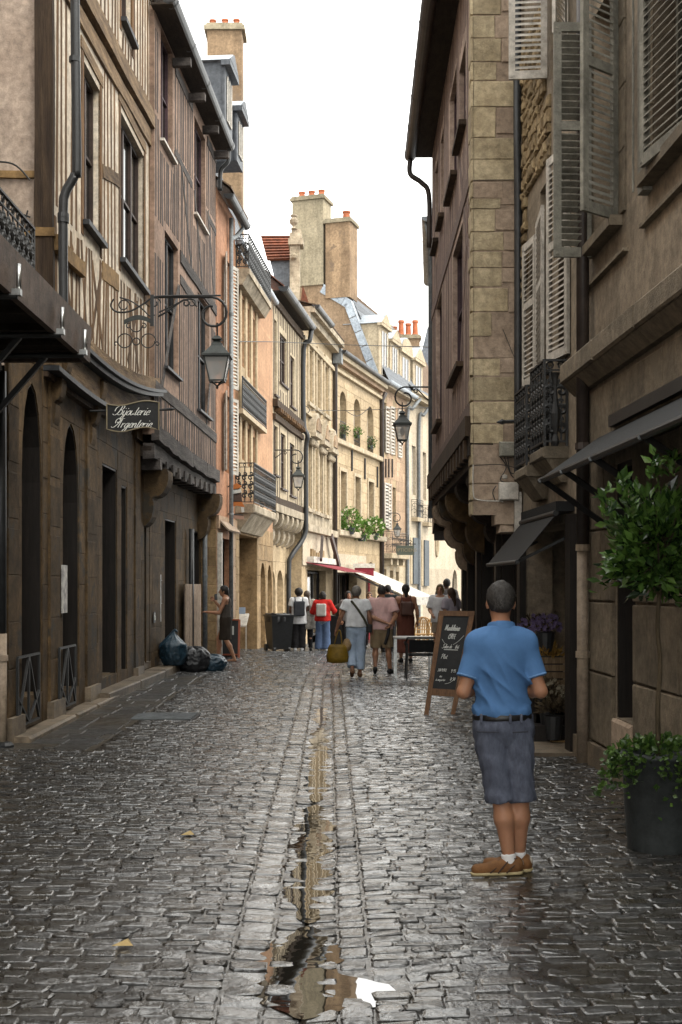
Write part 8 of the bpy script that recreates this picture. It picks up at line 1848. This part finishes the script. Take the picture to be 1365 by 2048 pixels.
# ---- farther people
def crowd():
    rust = cloth('rust_linen', (.17, .062, .042)); c = person('woman in a long rust dress with a brown backpack and long dark plait', 812, 26.2, 1.70, .05, TAN, dict(elbL=(-.25, .02, 1.12), elbR=(.25, -.02, 1.12), wriR=(.26, .02, .9), wriL=(-.26, .05, .92)), dict(mat=rust, hem=.9, g=.026, sleeve=0, tank=.14, nk=-.05, name='bodice'), dict(mat=rust, hem=.22, waist=1.05, skirt=.08, g=.02, name='skirt'), dict(kind='tail', mat=h_dark, end=(0, -.13, -.40)), dict(mat=blackleather), 1.0, .018)
    bag_fn(c['part'], 'backpack', (0, -.19, 1.18), (.13, .08, .15), plain('brown_leather', (.085, .035, .022), .5), .016)
    for q in (-.09, .09): strap(c, [(q, -.13, 1.32), (q*1.1, -.02, 1.46), (q*1.2, .11, 1.35)], .014, plain('brown_strap', (.07, .03, .02), .5), 'strap')
    bag = c['part']; bag_fn(bag, 'shoulder_bag', (-.33, .03, .86), (.05, .12, .14), blackleather, .018)
    person('fair woman in a white shirt and beige shorts facing the camera by the chalkboard', 881, 27.5, 1.70, R(165), LIGHT, dict(elbR=(.24, .05, 1.13), wriR=(.15, .22, 1.02)), dict(mat=whitec, hem=.84, g=.025, sleeve=.9, sg=.03, loose=.04), dict(mat=cloth('beige_cotton', (.40, .32, .24)), hem=.6, waist=1.0, g=.02, flare=.04, name='shorts'), dict(kind='bob', mat=hb('fair_hair', (.28, .19, .09)), th=.014), dict(mat=whitec), 1, .017, face=True)
    person('long-haired woman in a lilac tee standing beside the chalkboard top', 903, 26.6, 1.62, R(35), LIGHT, None, dict(mat=cloth('lilac_cotton', (.46, .42, .48)), hem=.84, g=.022, sleeve=.6, sg=.03, loose=.03), dict(mat=cloth('grey_denim', (.16, .18, .22)), hem=.1, waist=1.0), dict(kind='long', mat=h_brown, end=(0, -.12, -.28)), dict(mat=blackleather), 1, .018)
    person('tall shaven-headed person half hidden behind the lilac tee', 894, 29.0, 1.84, R(20), DARK, None, dict(mat=cloth('grey_jersey', (.14, .13, .125)), hem=.86, g=.02, sleeve=.7, sg=.025, loose=.02), dict(mat=blackc, hem=.1, waist=1.0), dict(kind='short', mat=h_salt, th=.004), dict(mat=blackleather), 1.05, .02)
    person('woman in sunglasses looking up beside the pink shirted man', 739, 35.5, 1.66, R(190), LIGHT, dict(elbR=(.24, .05, 1.13), wriR=(.15, .22, 1.1)), dict(mat=cloth('dark_print', (.05, .04, .045)), hem=.86, g=.02, sleeve=.6, loose=.02), dict(mat=blackc, hem=.1, waist=1.0), dict(kind='long', mat=hb('auburn_hair', (.10, .045, .022)), end=(0, -.08, -.3)), dict(mat=blackleather), 1, .02, face='shades')
    c = person('man in a dark cap and green shirt facing the camera under the awning', 781, 35.0, 1.72, R(172), TAN, None, dict(mat=cloth('bottle_green', (.035, .05, .045)), hem=.86, g=.02, sleeve=.65, loose=.02), dict(mat=blackc, hem=.1, waist=1.0), dict(kind='short', mat=h_dark, th=.008), dict(mat=blackleather), 1.05, .02, face=True)
    hd = c['hd']; c['part']('cap', lambda Q: np.minimum(np.maximum(ell(Q, hd+np.array([0, -.01, .05]), (.09, .11, .085)), hd[2]+.035-Q[:, 2]), ell(Q, hd+np.array([0, .12, .04]), (.07, .07, .012))), hd-.22, hd+.25, plain('cap_cloth', (.015, .015, .018), .8), .012)
    person('person in a black shirt just beyond the pink shirted man', 776, 30.5, 1.70, .1, TAN, dict(elbR=(.25, 0, 1.12), wriR=(.27, .05, .9)), dict(mat=cloth('ink_cotton', (.020, .026, .028)), hem=.84, g=.025, sleeve=.75, loose=.03), dict(mat=blackc, hem=.08, waist=1.0, flare=.02), dict(kind='short', mat=h_dark), dict(mat=blackleather), 1.08, .019)
    person('dark-haired person bending by the second bin behind the white blouse', 697, 33.2, 1.62, R(200), TAN, None, dict(mat=cloth('grey_print', (.16, .14, .13)), hem=.84, g=.02, sleeve=.6, loose=.03), dict(mat=blackc, hem=.1, waist=1.0), dict(kind='bob', mat=h_dark), dict(mat=blackleather), 1.0, .02, face=True)
    Y = 33.8; r = thing('black_rubbish_bag', 'bulging black bag sitting on top of the second bin', 'bag', P(684, 1232, Y)); o = P(684, 1214, Y); n, k = 16, 10
    MB().add([(o.x+cos(2*pi*q/n)*sin(pi*i/(k-1))**.7*.24*(1+.2*mnoise.noise(Vector((cos(q), sin(q), i*.4)))), Y+sin(2*pi*q/n)*sin(pi*i/(k-1))**.7*.22, .82-.13+.5*(1-cos(pi*i/(k-1)))/2) for i in range(k) for q in range(n)], [(i*n+q, i*n+(q+1) % n, (i+1)*n+(q+1) % n, (i+1)*n+q) for i in range(k-1) for q in range(n)]).build('bag', M('black_liner', (.014, .014, .015), rough=.3, bump=.8, bscale=14, spec=.6), r, True)
crowd()
